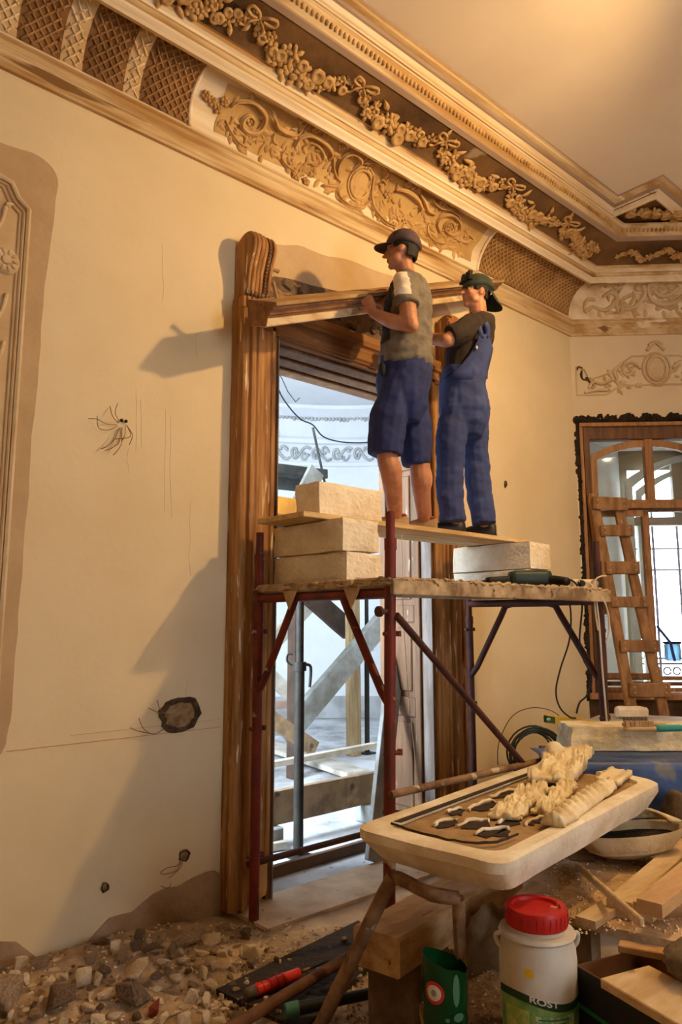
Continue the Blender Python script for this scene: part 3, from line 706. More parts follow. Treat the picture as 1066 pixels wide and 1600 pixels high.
# casing: outer boards, inner boards, head board
for s0, s1, o0, o1, m in ((.045, .075, -.14, .01, m_wwood), (.082, .135, -.12, -.005, m_wwoodd), (1.24, 1.27, -.14, .01, m_wwood), (1.18, 1.235, -.12, -.005, m_wwoodd)):
    b = MB(); Bbar(b, s0, s1, WZ0 + .02, WZ1 - .05, o0, o1); obj('casing_board', b, m, win, bevel=.004)
for z0, z1, o0, o1, m in ((WZ1 - .075, WZ1 - .04, -.14, .02, m_wwood), (WZ1 - .19, WZ1 - .075, -.12, -.01, m_wwoodd)):
    b = MB(); Bbar(b, .045, 1.27, z0, z1, o0, o1); obj('head_board', b, m, win, bevel=.004)
b = MB(); Bbar(b, .02, 1.30, WZ0 - .02, WZ0 + .035, -.2, .05); obj('window_sill', b, m_wwood, win, bevel=.006)
for k in range(3):
    b = MB(); Bbar(b, .10, 1.24, WZ0 + .04 + k * .05, WZ0 + .075 + k * .05, -.11, -.06 + k * -.012); obj('bottom_rail', b, m_wwood if k != 1 else m_wwoodd, win, bevel=.005)
# upper sashes with an arched head, central post, transom
TRZ = 2.545
def sash_arch(s0, s1, left):
    """arched board over one upper light: the arch rises towards the middle of the window"""
    b = MB(); top = []; bot = []
    for i in range(13):
        u = i / 12; s_ = s0 + (s1 - s0) * u; q = 1 - u if left else u
        rise = .14 * (1 - (q) ** 2)
        bot.append(PB(s_, 2.935 + rise, -.085)); top.append(PB(s_, 2.935 + rise + .065, -.085))
    b.prism(bot + top[::-1], NB * .055); return b
for s0, s1, left in ((.14, .635, True), (.69, 1.185, False)):
    sa = obj('upper_sash', sash_arch(s0, s1, left), m_wwood, win, bevel=.003)
    e = s0 if left else s1 - .06
    b = MB(); Bbar(b, e, e + .06, TRZ, 2.96, -.085, -.03); obj('sash_stile', b, m_wwood, sa, bevel=.004)
    b = MB(); Bbar(b, s0, s1, TRZ + .0, TRZ + .045, -.084, -.032); obj('sash_rail', b, m_wwood, sa, bevel=.004)
    b = MB(); b.prism([PB(s0 + .03, TRZ + .04, -.06), PB(s1 - .02, TRZ + .04, -.06), PB(s1 - .02, 3.02 if left else 2.96, -.06), PB(s0 + .03, 2.96 if left else 3.02, -.06)], NB * .004); obj('pane', b, m_glass, sa)
b = MB(); Bbar(b, .628, .70, TRZ - .02, 3.15, -.095, -.02); obj('mullion', b, m_wwood, win, bevel=.005)
b = MB(); Bbar(b, .10, 1.24, TRZ - .035, TRZ + .015, -.10, -.015); tr = obj('transom', b, m_wwood, win, bevel=.005)
b = MB(); Bbar(b, .30, 1.2, TRZ - .065, TRZ - .038, -.09, -.05); obj('transom_lower_board', b, m_wwoodd, tr)  # darker board set below the transom
# lower casement: open frame; its stile stands at the middle
b = MB(); Bbar(b, .575, .635, WZ0 + .15, TRZ - .05, -.09, -.035); lc = obj('lower_sash', b, m_wwood, win, bevel=.004)
b = MB(); Bbar(b, .14, .20, WZ0 + .15, TRZ - .05, -.09, -.035); obj('sash_stile', b, m_wwood, lc, bevel=.004)
b = MB(); Bbar(b, .14, .635, TRZ - .105, TRZ - .05, -.09, -.035); obj('sash_rail', b, m_wwood, lc, bevel=.004)
b = MB(); Bbar(b, .14, .635, WZ0 + .15, WZ0 + .20, -.09, -.035); obj('sash_rail', b, m_wwood, lc, bevel=.004)
b = MB(); Bbar(b, .19, .58, WZ0 + .19, TRZ - .1, -.064, -.06); obj('pane', b, m_glass, lc)
# outer white window: arched frame, stiles, transom, panes
OO = -TB + .06
def arch_frame(s0, s1, zs, rise, wd, o0, o1):
    out = []; inn = []
    for i in range(17):
        u = i / 16; s_ = s0 + (s1 - s0) * u; out.append(PB(s_, zs + rise * (1 - (u - 1) ** 2), o0)); si = s0 + wd + (s1 - s0 - 2 * wd) * u; inn.append(PB(si, zs + rise * (1 - (u - 1) ** 2) - wd, o0))
    b = MB(); pts_o = [PB(s0, WZ0, o0)] + out + [PB(s1, WZ0, o0)]; pts_i = [PB(s0 + wd, WZ0, o0)] + inn + [PB(s1 - wd, WZ0, o0)]
    n = NB * (o1 - o0); k = len(pts_o)
    vs = pts_o + pts_i + [p + n for p in pts_o] + [p + n for p in pts_i]
    for i in range(k - 1):
        b_ = (i, i + 1, k + i + 1, k + i); b.f.append(b_); b.f.append(tuple(x + 2 * k for x in b_[::-1])); b.f.append((k + i, k + i + 1, 3 * k + i + 1, 3 * k + i)); b.f.append((i, 2 * k + i, 2 * k + i + 1, i + 1))
    b.v = [Vector(p) for p in vs]; b.mi = [0] * len(b.f); return b
S0, S1 = .60, 1.33
of = obj('outer_frame', arch_frame(S0, S1, 2.86, .26, .07, OO, OO + .06), m_white, win)
obj('outer_sash', arch_frame(S0 + .11, S1, 2.76, .24, .055, OO - .03, OO + .03), m_white, win)
b = MB(); Bbar(b, S0 + .02, S1, 2.42, 2.50, OO - .02, OO + .05); obj('outer_transom', b, mat('grey_window_paint', (150, 142, 128), .6), win)
b = MB(); Bbar(b, 1.06, 1.18, 2.45, 3.05, OO - .02, OO + .04); obj('outer_mullion', b, mat('grey_window_paint', (150, 142, 128), .6), win)
b = MB(); Bbar(b, S0 + .15, S1, WZ0 + .02, 2.95, OO - .004, OO); obj('outer_pane', b, m_glass, win)
b = MB(); Bbar(b, .30, 1.34, 2.98, 3.3, OO - .06, OO - .05); b.prism([PB(S0 - .2, WZ0, OO - .055), PB(S0 + .06, WZ0, OO - .055), PB(S0 + .06, 3.3, OO - .055), PB(S0 - .2, 3.3, OO - .055)], NB * .01)
obj('outer_surround', b, mat('outer_brick_paint', (150, 132, 104), .8), win)
# iron grille outside, with a small scrolled balcony rail
m_iron = mat('painted_iron', (70, 58, 76), .5)
OG = -TB - .18
b = MB()
for s_ in (.70, .94, 1.18, 1.42): b.tube([PB(s_, .9, OG), PB(s_, 2.9, OG)], .013, 6)
for z in (2.01, 2.22, 1.15): b.tube([PB(.4, z, OG), PB(1.6, z, OG)], .010, 6)
gr = obj('window_grille', b, m_iron, win, smooth=True)
b = MB()
for i in range(9):
    s_ = .82 + i * .09
    b.tube([PB(s_ + .035 * math.cos(a * .5), 1.03 + .035 * math.sin(a * .5), OG) for a in range(0, 13)], .009, 5)
b.tube([PB(.6, 1.10, OG), PB(1.8, 1.10, OG)], .012, 6); b.tube([PB(.6, .95, OG), PB(1.8, .95, OG)], .011, 6)
obj('scrolled_rail', b, m_iron, gr, smooth=True)
# unseen rear opening added to let in fill daylight, framed as a plain casement
w2 = bpy.data.objects.new('rear_fill_window', None); COL.objects.link(w2); w2.location = (2.11, -6.6, 1.0); w2['kind'] = 'structure'
for x0, x1, z0, z1 in ((1.6, 1.66, 1.0, 3.4), (2.56, 2.62, 1.0, 3.4), (1.66, 2.56, 1.0, 1.06), (1.66, 2.56, 3.34, 3.4), (2.09, 2.13, 1.06, 3.34)):
    b = MB(); b.bb((x0, -6.63, z0), (x1, -6.57, z1)); obj('fill_window_frame', b, m_wwood, w2)
# apron under the sill: bare dark masonry
b = MB(); Bbar(b, .02, 1.36, .0, WZ0 - .02, .0, .012); rough_up(b, .006, 12); obj('bare_apron', b, mat('dark_masonry', (92, 66, 46), .95, (62, 44, 32), 8, 7, .35, .65, 1.2, 25), wall_back)

# ------------------------------------------------------------------ hall seen through the door
hc = Vector((5.32, 2.51)); HRAD = 4.0
apath = [(.45, TH), (.45, 5.86)]
for i in range(21):
    a = R(123 - i * 5.65); apath.append((hc.x + HRAD * math.cos(a), hc.y + HRAD * math.sin(a)))
apath.append((5.97, TH))
b = MB()
base = [Vector((p[0], p[1], -.02)) for p in apath]
for i in range(len(base) - 1):
    if i == 0:   # window wall: opening .62..1.78
        for y0, y1, z0, z1 in ((TH, .62, -.02, 5.1), (1.78, 5.86, -.02, 5.1), (.62, 1.78, -.02, .9), (.62, 1.78, 3.7, 5.1)): b.add([(.45, y0, z0), (.45, y1, z0), (.45, y1, z1), (.45, y0, z1)], [(0, 1, 2, 3)])
        continue
    p, q = base[i], base[i + 1]; b.add([p, q, q + V(0, 0, 5.1), p + V(0, 0, 5.1)], [(0, 1, 2, 3)])
hw = struct('wall_hall', b, m_hall)
b = MB(); b.bb((.3, TH - .1, -.1), (9.6, 6.8, -.005)); hallfloor = struct('floor_hall', b, m_hallf)
b = MB(); b.bb((DX0, .031, -.005), (DX1, TH - .099, .010)); obj('doorway_floor', b, m_hallf, hallfloor)
b = MB(); b.bb((.3, TH, 4.95), (9.6, 6.8, 5.1)); struct('ceiling_hall', b, m_hall)
b = MB(); sweep(b, apath, [(0, 4.05), (.03, 4.06), (.03, 4.12), (.0, 4.13)], False); sweep(b, apath, [(.0, 4.42), (.05, 4.44), (.07, 4.50), (.12, 4.53), (.3, 4.80), (.5, 4.90), (.52, 4.96)], False)
struct('trim_8', b, m_hall)
tr8 = bpy.data.objects['trim_8']
def arcpt(a, z, off=0.): a = R(a); return Vector((hc.x + (HRAD - off) * math.cos(a), hc.y + (HRAD - off) * math.sin(a), z))
m_hrel = mat('hall_relief', (176, 176, 174), .85, (150, 150, 148), 5, 5, .4, .6, .2, 40)
b = MB()
for i in range(14):
    a = 68 - i * 5.0
    sg = 1 if i % 2 else -1
    b.tube(smooth_path([arcpt(a + u, 4.27 + sg * v, .02) for u, v in ((-2.4, -.08), (-1.4, -.11), (-.2, -.04), (.9, .08), (1.9, .06), (2.0, -.05), (1.2, -.08), (.9, -.01), (1.3, .01))], 3), .024, 5)
    b.tube(smooth_path([arcpt(a + u, 4.27 + sg * v, .02) for u, v in ((-1.8, .02), (-1.2, .10), (-.4, .10), (-.3, .04))], 3), .020, 5)
    for q in range(3): b.ball(arcpt(a + rnd.uniform(-2, 2), 4.27 + rnd.uniform(-.1, .1), .02), (.035, .035, .03), None, 6, 4)
obj('hall_frieze_scrolls', b, m_hrel, tr8, smooth='all')
b = MB()
for i in range(22):
    a = 92 - i * 1.1
    if a < 70: break
    b.tube([arcpt(a, 4.14, .01), arcpt(a - 4, 4.41, .01)], .009, 4); b.tube([arcpt(a, 4.41, .01), arcpt(a - 4, 4.14, .01)], .009, 4)
o = obj('hall_lattice', b, m_hrel, tr8); o['kind'] = 'stuff'
b = MB(); 
for i in range(90): b.ball(arcpt(80 - i * .9, 4.80 + rnd.uniform(-.02, .02), .30), (.035, .035, .05), None, 5, 3)
o = obj('hall_fringe', b, m_hrel, tr8, smooth='all'); o['kind'] = 'stuff'
# skirting of the hall
b = MB(); sweep(b, apath[1:], [(0, .34), (.03, .34), (.035, .30), (.035, 0)], False); struct('baseboard_hall', b, mat('hall_skirting', (168, 168, 168), .8, (146, 144, 142), 3, 5, .4, .6, .2, 20))

# things in the hall
m_steel = mat('prop_steel', (50, 46, 38), .65, (36, 30, 24), 6, 6, .4, .6, .2, 30, metal=.3, speck=((150, 120, 70), 6, .66))
m_grim = mat('grimy_timber', (150, 124, 94), .85, (108, 86, 64), 4, 6, .4, .6, .3, 25, speck=((70, 60, 52), 6, .68))
m_pale = mat('dusty_pale_timber', (190, 182, 170), .85, (160, 148, 132), 4, 6, .4, .6, .25, 25)
m_greyt = mat('grey_timber', (150, 150, 146), .85, (122, 118, 110), 4, 6, .4, .6, .25, 25)
m_browndark = mat('dark_brown_timber', (74, 56, 44), .85, (54, 40, 30), 4, 6, .4, .6, .25, 25)
m_tan = mat('tan_timber', (176, 150, 112), .8, (150, 122, 84), 4, 6, .4, .6, .25, 25, stretch=(5, 5, .6))
def steel_prop(px, pyb, pyt, y0, label, hook=True, r=.027):
    p = on_z(px, pyb, 0); t = on_y(px - 3, pyt, p.y); t = V(p.x, p.y, t.z)
    g = thing('steel_prop', label, 'steel prop', p)
    zt = t.z
    b = MB(); b.tube([p + V(0, 0, .01), V(p.x, p.y, zt * .72)], r * 1.25, 12); obj('outer_tube', b, m_steel, g, smooth=True)
    b = MB(); b.tube([V(p.x, p.y, zt * .7), V(p.x, p.y, zt + .25)], r, 12); obj('inner_tube', b, m_steel, g, smooth=True)
    b = MB(); b.bb(p + V(-.075, -.075, 0), p + V(.075, .075, .012)); obj('base_plate', b, m_steel, g)
    b = MB(); b.tube([V(p.x, p.y, zt * .70), V(p.x, p.y, zt * .735)], r * 1.7, 12); col = obj('collar', b, m_steel, g, smooth=True)
    if hook:
        q = V(p.x, p.y, zt * .72); b = MB()
        b.tube(smooth_path([q - RT * .05, q - RT * .085 + V(0, 0, .03), q - RT * .08 + V(0, 0, .075), q - RT * .045 + V(0, 0, .075)], 4), .008, 6); obj('pin', b, m_steel, col, smooth=True)
        b = MB(); b.tube(smooth_path([q + RT * .03 + V(0, 0, .01), q + RT * .07 + V(0, 0, .0), q + RT * .075 + V(0, 0, -.05), q + RT * .068 + V(0, 0, -.14)], 4), .011, 6); obj('crank_handle', b, m_steel, col, smooth=True)
    return g
steel_prop(466, 1338, 930, 0, 'rusty green steel prop with crank handle nearest the doorway')
steel_prop(574, 1177, 930, 0, 'thin grey steel prop farther back beside pale timber post', True, .024)
def timber(name, a, c, wd, th, m, label, cat='timber', up=(0, 0, 1), group=None, bevel=.006):
    """one squared timber with chamfered arrises and slightly uneven saw-cut faces"""
    a = Vector(a); c = Vector(c); mid = (a + c) / 2; base = V(mid.x, mid.y, min(a.z, c.z)); n = 7; b = MB(); d = (c - a).normalized(); u = Vector(up); x = d.cross(u)
    if x.length < 1e-4: x = d.cross(V(1, 0, 0))
    x.normalize(); u = x.cross(d); rs = []
    for i in range(n):
        p = a + (c - a) * i / (n - 1); k = .5 * (1 + .035 * mnoise.noise(p * 3.1)); ring = []
        ch = min(wd, th) * .06
        for sx, sy in ((1, 1), (-1, 1), (-1, -1), (1, -1)):
            q1 = (sx * (wd * k - ch), sy * th * k); q2 = (sx * wd * k, sy * (th * k - ch)); qq = (q2, q1) if sx * sy > 0 else (q1, q2)
            for qx, qy in qq: ring.append(p + x * qx + u * qy)
        rs.append(ring)
    b.rings(rs); o = obj(name, b, m, None, loc=base); tag(o, label, cat, group); return o
# brown formwork board on edge across the doorway behind the prop
def seg(p, q, y): return on_y(*p, y), on_y(*q, y)
a, c = seg((400, 1268), (592, 1225), .78)
timber('formwork_beam', V(a.x, .78, .245), V(c.x + .05, .80, .245), .05, .22, m_grim, 'stained brown formwork beam lying low across the doorway')
for xx in (a.x + .12, c.x - .1):
    b = MB(); b.bb((xx - .06, .70, 0), (xx + .06, .88, .132)); o = obj('support_block', b, m_greyt, None, bevel=.008, loc=(xx, .79, 0)); tag(o, 'small grey timber block under the %s end of the stained beam' % ('left' if xx < (a.x + c.x) / 2 else 'right'), 'timber block')
# narrow pale batten above it
a, c = seg((400, 1199), (592, 1184), 1.30)
timber('batten', V(a.x, 1.30, a.z), V(c.x, 1.34, a.z + .02), .06, .045, m_pale, 'narrow pale batten lying level behind the stained beam')
# grey plank leaning against the right jamb, foot in the doorway
a = on_z(585, 1352, 0); c = on_y(622, 960, .42)
timber('plank', a + V(0, 0, .02), V(c.x, .40, c.z), .15, .035, m_greyt, 'wide grey plank leaning upright inside the right door jamb', 'plank', (0, -1, 0))
# pale squared post with a big grey diagonal brace
a = on_z(553, 1180, 0); t_ = on_y(546, 930, a.y)
timber('timber_post', a, V(a.x - .02, a.y, 2.0), .13, .13, m_tan, 'pale squared timber post standing in the hall', 'timber post', (0, 1, 0))
y_ = a.y - .25
p, q = seg((445, 1150), (612, 955), y_); timber('diagonal_brace', V(p.x, y_, p.z), V(q.x, y_, q.z), .09, .24, m_greyt, 'broad grey diagonal brace rising to the right behind scaffold', 'brace', (-.5, 0, .8))
p, q = seg((470, 925), (545, 985), a.y + .3); timber('dark_brace', V(p.x - .3, a.y + .3, p.z + .25), V(q.x, a.y + .3, q.z), .08, .24, m_browndark, 'dark brown brace sloping down to the pale timber post', 'brace', (.5, 0, .8))
p, q = seg((405, 1025), (500, 925), a.y + .6); timber('pale_brace', V(p.x, a.y + .6, p.z), V(q.x, a.y + .6, q.z), .08, .2, m_pale, 'pale brace rising behind the rusty steel prop', 'brace', (-.5, 0, .8))
p, q = seg((405, 1040), (480, 1110), a.y + .4); timber('white_board', V(p.x, a.y + .4, p.z), V(q.x, a.y + .4, q.z), .05, .16, m_pale, 'whitish board sloping down behind the left scaffold post', 'board', (.5, 0, .8))
p, q = seg((405, 1110), (492, 1170), a.y - .9); timber('rough_board', V(p.x, a.y - .9, p.z), V(q.x, a.y - .9, max(.07, q.z)), .05, .14, m_grim, 'rough grey board with crusted mortar sloping to the floor', 'board', (.5, 0, .8))
p = on_z(405, 1160, .08); q = on_z(560, 1215, .02); timber('floor_plank', p, q + V(0, 0, .03), .26, .05, m_pale, 'dusty plank lying flat on the hall floor', 'plank')
p = on_z(405, 1200, .04); q = on_z(450, 1312, .03); p = on_z(404, 1322, .03); q = on_z(440, 1316, .03)
timber('offcut', p, q, .16, .05, m_pale, 'short pale board offcut by the foot of the rusty prop', 'board')
p, q = seg((405, 1105), (470, 1098), a.y + 1.2); timber('pink_rail', V(p.x, a.y + 1.2, p.z), V(q.x, a.y + 1.2, q.z), .05, .09, mat('pinkish_wood', (176, 146, 130), .8, (150, 120, 104), 4), 'pinkish horizontal rail low in the hall', 'rail')
timber('pink_upright', V(p.x + .62, a.y + 1.30, 0), V(p.x + .62, a.y + 1.30, p.z + .9), .07, .06, MATS['pinkish_wood'], 'pinkish upright lath standing behind the rusty prop', 'lath', (0, 1, 0))
# pile of dark timbers on a high trestle seen through the head of the door, and an orange formwork girder
ydk = 2.6
m_dkt = mat('dark_grey_timber', (74, 76, 74), .85, (50, 50, 48), 4, 6, .4, .6, .25, 25)  # dark grey tone for the pile and the thin rod
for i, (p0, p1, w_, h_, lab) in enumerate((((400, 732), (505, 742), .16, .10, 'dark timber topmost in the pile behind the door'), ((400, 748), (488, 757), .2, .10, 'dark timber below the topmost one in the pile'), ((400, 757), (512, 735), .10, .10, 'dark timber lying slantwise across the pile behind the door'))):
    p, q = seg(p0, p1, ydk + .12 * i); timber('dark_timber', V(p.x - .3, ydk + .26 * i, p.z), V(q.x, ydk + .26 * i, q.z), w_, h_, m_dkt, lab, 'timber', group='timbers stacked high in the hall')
p, q = seg((400, 782), (500, 790), 2.2); oz = p.z - .02
timber('formwork_girder', V(p.x - .2, 2.2, oz), V(q.x + .25, 2.25, oz), .1, .17, mat('orange_girder', (206, 140, 48), .6, (176, 108, 34), 4), 'orange yellow formwork girder under the dark timber pile', 'girder')
timber('dark_girder', V(p.x - .2, 2.5, oz - .18), V(q.x + .4, 2.5, oz - .18), .12, .14, m_browndark, 'dark brown girder beneath the orange one', 'girder')
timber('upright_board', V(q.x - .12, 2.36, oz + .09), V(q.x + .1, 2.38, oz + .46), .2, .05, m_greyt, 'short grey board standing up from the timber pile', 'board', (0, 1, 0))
for xx, lab in ((p.x - .12, 'left'), (on_y(463, 900, 2.42).x, 'right')):
    timber('trestle_post', V(xx, 2.42, 0), V(xx, 2.42, oz - .26), .12, .12, m_browndark, 'dark post carrying the %s end of the timber pile' % lab, 'timber post', (0, 1, 0))
# thin rod rising from the pile, with the drooping cable and bare bulb holder
p = on_y(510, 752, 2.7); q = on_y(489, 668, 2.7)
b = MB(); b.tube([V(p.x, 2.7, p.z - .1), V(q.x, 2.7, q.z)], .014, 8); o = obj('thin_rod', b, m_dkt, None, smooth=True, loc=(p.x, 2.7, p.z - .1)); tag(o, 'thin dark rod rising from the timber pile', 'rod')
b = MB(); P = [on_y(px, py, 2.7) for px, py in ((426, 570), (436, 610), (452, 636), (470, 655), (489, 664), (505, 682), (530, 690), (560, 692), (590, 690))]
b.tube(smooth_path(P, 5), .008, 6); o = obj('hanging_cable', b, mat('black_cable', (30, 30, 32), .6), None, smooth=True, loc=P[4]); tag(o, 'black cable drooping from the hall ceiling to the rod', 'cable')
b = MB(); P = [on_y(px, py, 2.66) for px, py in ((429, 575), (432, 600), (430, 625), (429, 645), (429, 655))]
g = thing('bulb_holder', 'bare bulb on a short black flex in the hall', 'light bulb', P[-1])
b.tube(smooth_path(P, 4), .006, 6); b.tube([P[0], on_y(440, 590, 2.66), on_y(450, 612, 2.66), on_y(462, 628, 2.66), on_y(468, 622, 2.66)], .005, 5); obj('flex', b, MATS['black_cable'], g, smooth=True)
b = MB(); b.lathe([(.012, .0), (.022, .02), (.022, .06), (.01, .085)][::1], P[-1] - V(0, 0, .06), 10); obj('socket', b, MATS['black_cable'], g, smooth=True)
b = MB(); b.lathe([(.002, -.16), (.05, -.14), (.068, -.10), (.055, -.06), (.02, -.01), (.018, 0)], P[-1] - V(0, 0, .06), 14); obj('bulb', b, glass_mat('bulb_glass', (.9, .93, .93)), g, smooth='all')
# ------------------------------------------------------------------ scaffold: two welded frames joined by braces
m_red = mat('red_oxide_pipe', (122, 42, 28), .55, (88, 32, 22), 5, 6, .4, .6, .2, 30, speck=[((176, 150, 120), 9, .67), ((196, 120, 60), 14, .70)])
m_rust = mat('dark_rust_pipe', (84, 44, 34), .65, (58, 32, 28), 6, 6, .4, .6, .25, 30, speck=((150, 130, 106), 9, .68))
m_pipe = mat('mortar_crusted_pipe', (150, 116, 84), .75, (108, 78, 56), 8, 6, .4, .6, .4, 30, speck=((196, 176, 148), 12, .62))
m_mortar = mat('dried_mortar', (196, 168, 130), .9, (160, 134, 100), 9, 7, .4, .6, .8, 40)
SX0, SX1, SY0, SY1, SZ = 2.315, 4.095, -.20, -1.19, 1.665
scaf = thing('scaffold', 'rusty red pipe scaffold with mortar crusted deck standing at the doorway', 'scaffold', ((SX0 + SX1) / 2, (SY0 + SY1) / 2, 0))
def pipe(name, pts, r, m, parent=scaf, n=12): b = MB(); b.tube(pts, r, n); return obj(name, b, m, parent, smooth=True)
tops = {0: 1.93, 1: 2.04}
posts = [('far', SX0, SY0, m_red, 1.98), ('near', SX0, SY1, m_red, 1.985), ('farR', SX1, SY0, m_rust, 1.66), ('nearR', SX1 - .02, SY1, m_rust, 1.98)]
for nm, x, y, m, zt in posts:
    po = pipe('post', [V(x - (.035 if nm == 'near' else 0), y, .0), V(x, y, zt - .12)], .026, m)
    pipe('post_spigot', [V(x, y, zt - .14), V(x, y, zt)], .021, m, po)
    b = MB(); b.tube([V(x, y, zt - .17), V(x, y, zt - .12)], .0285, 12); obj('post_collar', b, m, po, smooth=True)
    for z in (.32, .95, 1.45):
        b = MB(); b.tube([V(x - .045, y, z), V(x + .045, y, z)], .010, 8); b.tube([V(x + .045, y, z - .012), V(x + .045, y, z + .012)], .012, 8); obj('brace_lug', b, m, po, smooth=True)
for x, m, tag_ in ((SX0, m_red, 0), (SX1, m_rust, 1)):
    pipe('top_ledger', [V(x, SY0, SZ - .04), V(x, SY1, SZ - .04)], .024, m)
    # knee braces bending from the ledger to the posts
    pipe('knee_brace', [V(x, SY0, 1.13), V(x, SY0 - .06, 1.20), V(x, SY0 - .27, 1.54), V(x, SY0 - .31, 1.61)], .02, m)
    pipe('knee_brace', [V(x, SY1, 1.13), V(x, SY1 + .06, 1.20), V(x, SY1 + .27, 1.54), V(x, SY1 + .31, 1.61)], .02, m)
    if tag_: pipe('knee_bow', [V(x, SY0 - .30, 1.60), V(x, SY0 - .36, 1.615), V(x, SY1 + .36, 1.615), V(x, SY1 + .30, 1.60)], .018, m)
# long braces: diagonal of the near side, level rod crusted with mortar
p, q = V(SX0, SY1 - .03, 1.53), V(3.42, SY1 - .03, .62)
pipe('diagonal_brace', [p, V(3.62, SY1 - .03, .47)], .016, m_rust)
pipe('diagonal_brace', [V(3.95, SY0, .25), V(3.25, SY0, .02 + .36)], .016, m_rust)
pipe('level_brace', [V(SX0 - .05, SY1 - .035, .795), V(3.58, SY1 - .035, .80)], .0165, m_pipe)
pipe('level_brace', [V(SX0 - .02, SY0 + .03, .275), V(SX1, SY0 + .03, .28)], .017, m_rust)
# bolt end of the brace
b = MB(); b.tube([V(SX0 - .07, SY1 + .0, 1.545), V(SX0 + .0, SY1, 1.545)], .012, 8); b.tube([V(SX0 - .08, SY1, 1.545), V(SX0 - .066, SY1, 1.545)], .024, 10); obj('brace_bolt', b, m_rust, scaf, smooth=True)
# deck planks running along the wall, with crusted rim
dk = mat('mortar_deck', (190, 166, 132), .9, (120, 96, 72), 5, 7, .4, .6, .6, 30, speck=((90, 74, 60), 11, .64))
for k in range(4):
    y1 = SY1 - .02 + k * .25; b = MB(); b.bb((SX0 + .0 - .03, y1, SZ - .012), (SX1 + .05, y1 + .235, SZ + .03)); obj('deck_plank', b, dk, scaf, bevel=.006)
b = MB(); b.bb((SX0 - .03, SY1 - .045, SZ - .048), (SX1 + .05, SY1 - .021, SZ + .022)); obj('edge_board', b, dk, scaf, bevel=.004)
b = MB()
for k in range(90):
    x = SX0 + (SX1 - SX0) * k / 89; b.ball((x, SY1 - .035 + rnd.uniform(-.006, .006), SZ + .024 + rnd.uniform(-.006, .004)), (rnd.uniform(.012, .03), .014, rnd.uniform(.004, .011)), None, 6, 4)
for k in range(40):
    y = SY1 + (SY0 - SY1) * k / 39; b.ball((SX0 - .026 + rnd.uniform(-.004, .02), y, SZ + .012 + rnd.uniform(-.012, .016)), (rnd.uniform(.008, .016), rnd.uniform(.018, .04), rnd.uniform(.006, .012)), None, 6, 4)
o = obj('mortar_crust', rough_up(b, .006, 30), m_mortar, scaf, smooth='all'); o['kind'] = 'stuff'
for yy in (-.52, -.98):
    b = MB(); b.prism([V(SX0 - .035, yy - .055, SZ - .01), V(SX0 - .035, yy + .055, SZ - .01), V(SX0 - .04, yy + .0, SZ - .105)], (-.006, 0, 0)); obj('mortar_drip', b, m_mortar, scaf)

# ------------------------------------------------------------------ aerated concrete blocks
m_blk = mat('aerated_block', (240, 228, 206), .95, (222, 204, 174), 7, 7, .38, .62, .9, 45)
def block(name, c, size, rz, label, seed=0, chip=True):
    nx, ny, nz = 7, 4, 3; b = MB(); hx, hy, hz = [s / 2 for s in size]
    bm = bmesh.new(); bmesh.ops.create_cube(bm, size=1); bmesh.ops.subdivide_edges(bm, edges=bm.edges, cuts=5, use_grid_fill=True)
    b.v = []; idx = {}
    for v in bm.verts:
        p = V(v.co.x * size[0], v.co.y * size[1], v.co.z * size[2]); e = sum(1 for i, h in enumerate((hx, hy, hz)) if abs(abs(p[i]) - h) < 1e-4)
        n = mnoise.noise_vector((p + V(seed * 3.3, seed, 0)) * 9) * .003
        if e >= 2: n += -V(math.copysign(1, p.x) * (abs(abs(p.x) - hx) < 1e-4), math.copysign(1, p.y) * (abs(abs(p.y) - hy) < 1e-4), math.copysign(1, p.z) * (abs(abs(p.z) - hz) < 1e-4)) * (.003 + .012 * max(0, mnoise.noise((p + V(seed, 0, seed)) * 14)))
        p += n; p.z = max(-hz, min(hz, p.z)); b.v.append(Matrix.Rotation(rz, 3, 'Z') @ p + Vector(c) + V(0, 0, hz))
    bm.verts.index_update()
    b.f = [tuple(v.index for v in f.verts) for f in bm.faces]; b.mi = [0] * len(b.f); bm.free()
    o = obj(name, b, m_blk, None, bevel=0, loc=c); tag(o, label, 'concrete block', 'aerated concrete blocks on the scaffold'); return o
ZD = SZ + .031
for a_ in (((2.53, -.505, ZD), (.59, .255, .15), R(90.6), 'bottom pale concrete block of the left stack on the scaffold deck', 1),
           ((2.52, -.50, ZD + .15), (.585, .25, .168), R(89), 'second concrete block of the left stack, just under the plank', 2),
           ((4.11, -.45, ZD), (.60, .24, .14), R(90), 'stained lower concrete block under the right end of the plank', 3),
           ((4.12, -.46, ZD + .14), (.62, .25, .178), R(92), 'upper concrete block carrying the right end of the plank', 4)):
    block('concrete_block', *a_[:4], a_[4])
ZP = ZD + .3185
b = MB(); cs = [(2.247, -.27), (2.247, -.662), (4.16, -.655), (4.16, -.26)]; b.prism([V(x, y, ZP) for x, y in cs], (0, 0, .028))
o = obj('scaffold_plank', b, mat('pale_plank', (216, 186, 136), .75, (186, 150, 98), 3, 6, .4, .6, .2, 25, stretch=(.7, 6, 6)), None, bevel=.003, loc=(3.2, -.46, ZP)); tag(o, 'pale wide plank the two men stand on, bridging the blocks', 'plank')
ZP += .0285
block('concrete_block', (2.635, -.49, ZP), (.47, .2, .185), R(1.5), 'single concrete block lying on top of the plank left end', 5)

timber('threshold_board', V(2.55, .24, .045), V(3.86, .27, .045), .035, .065, mat('brown_threshold', (112, 84, 62), .85, (84, 62, 46), 4), 'long brown board on edge across the doorway floor', 'board')
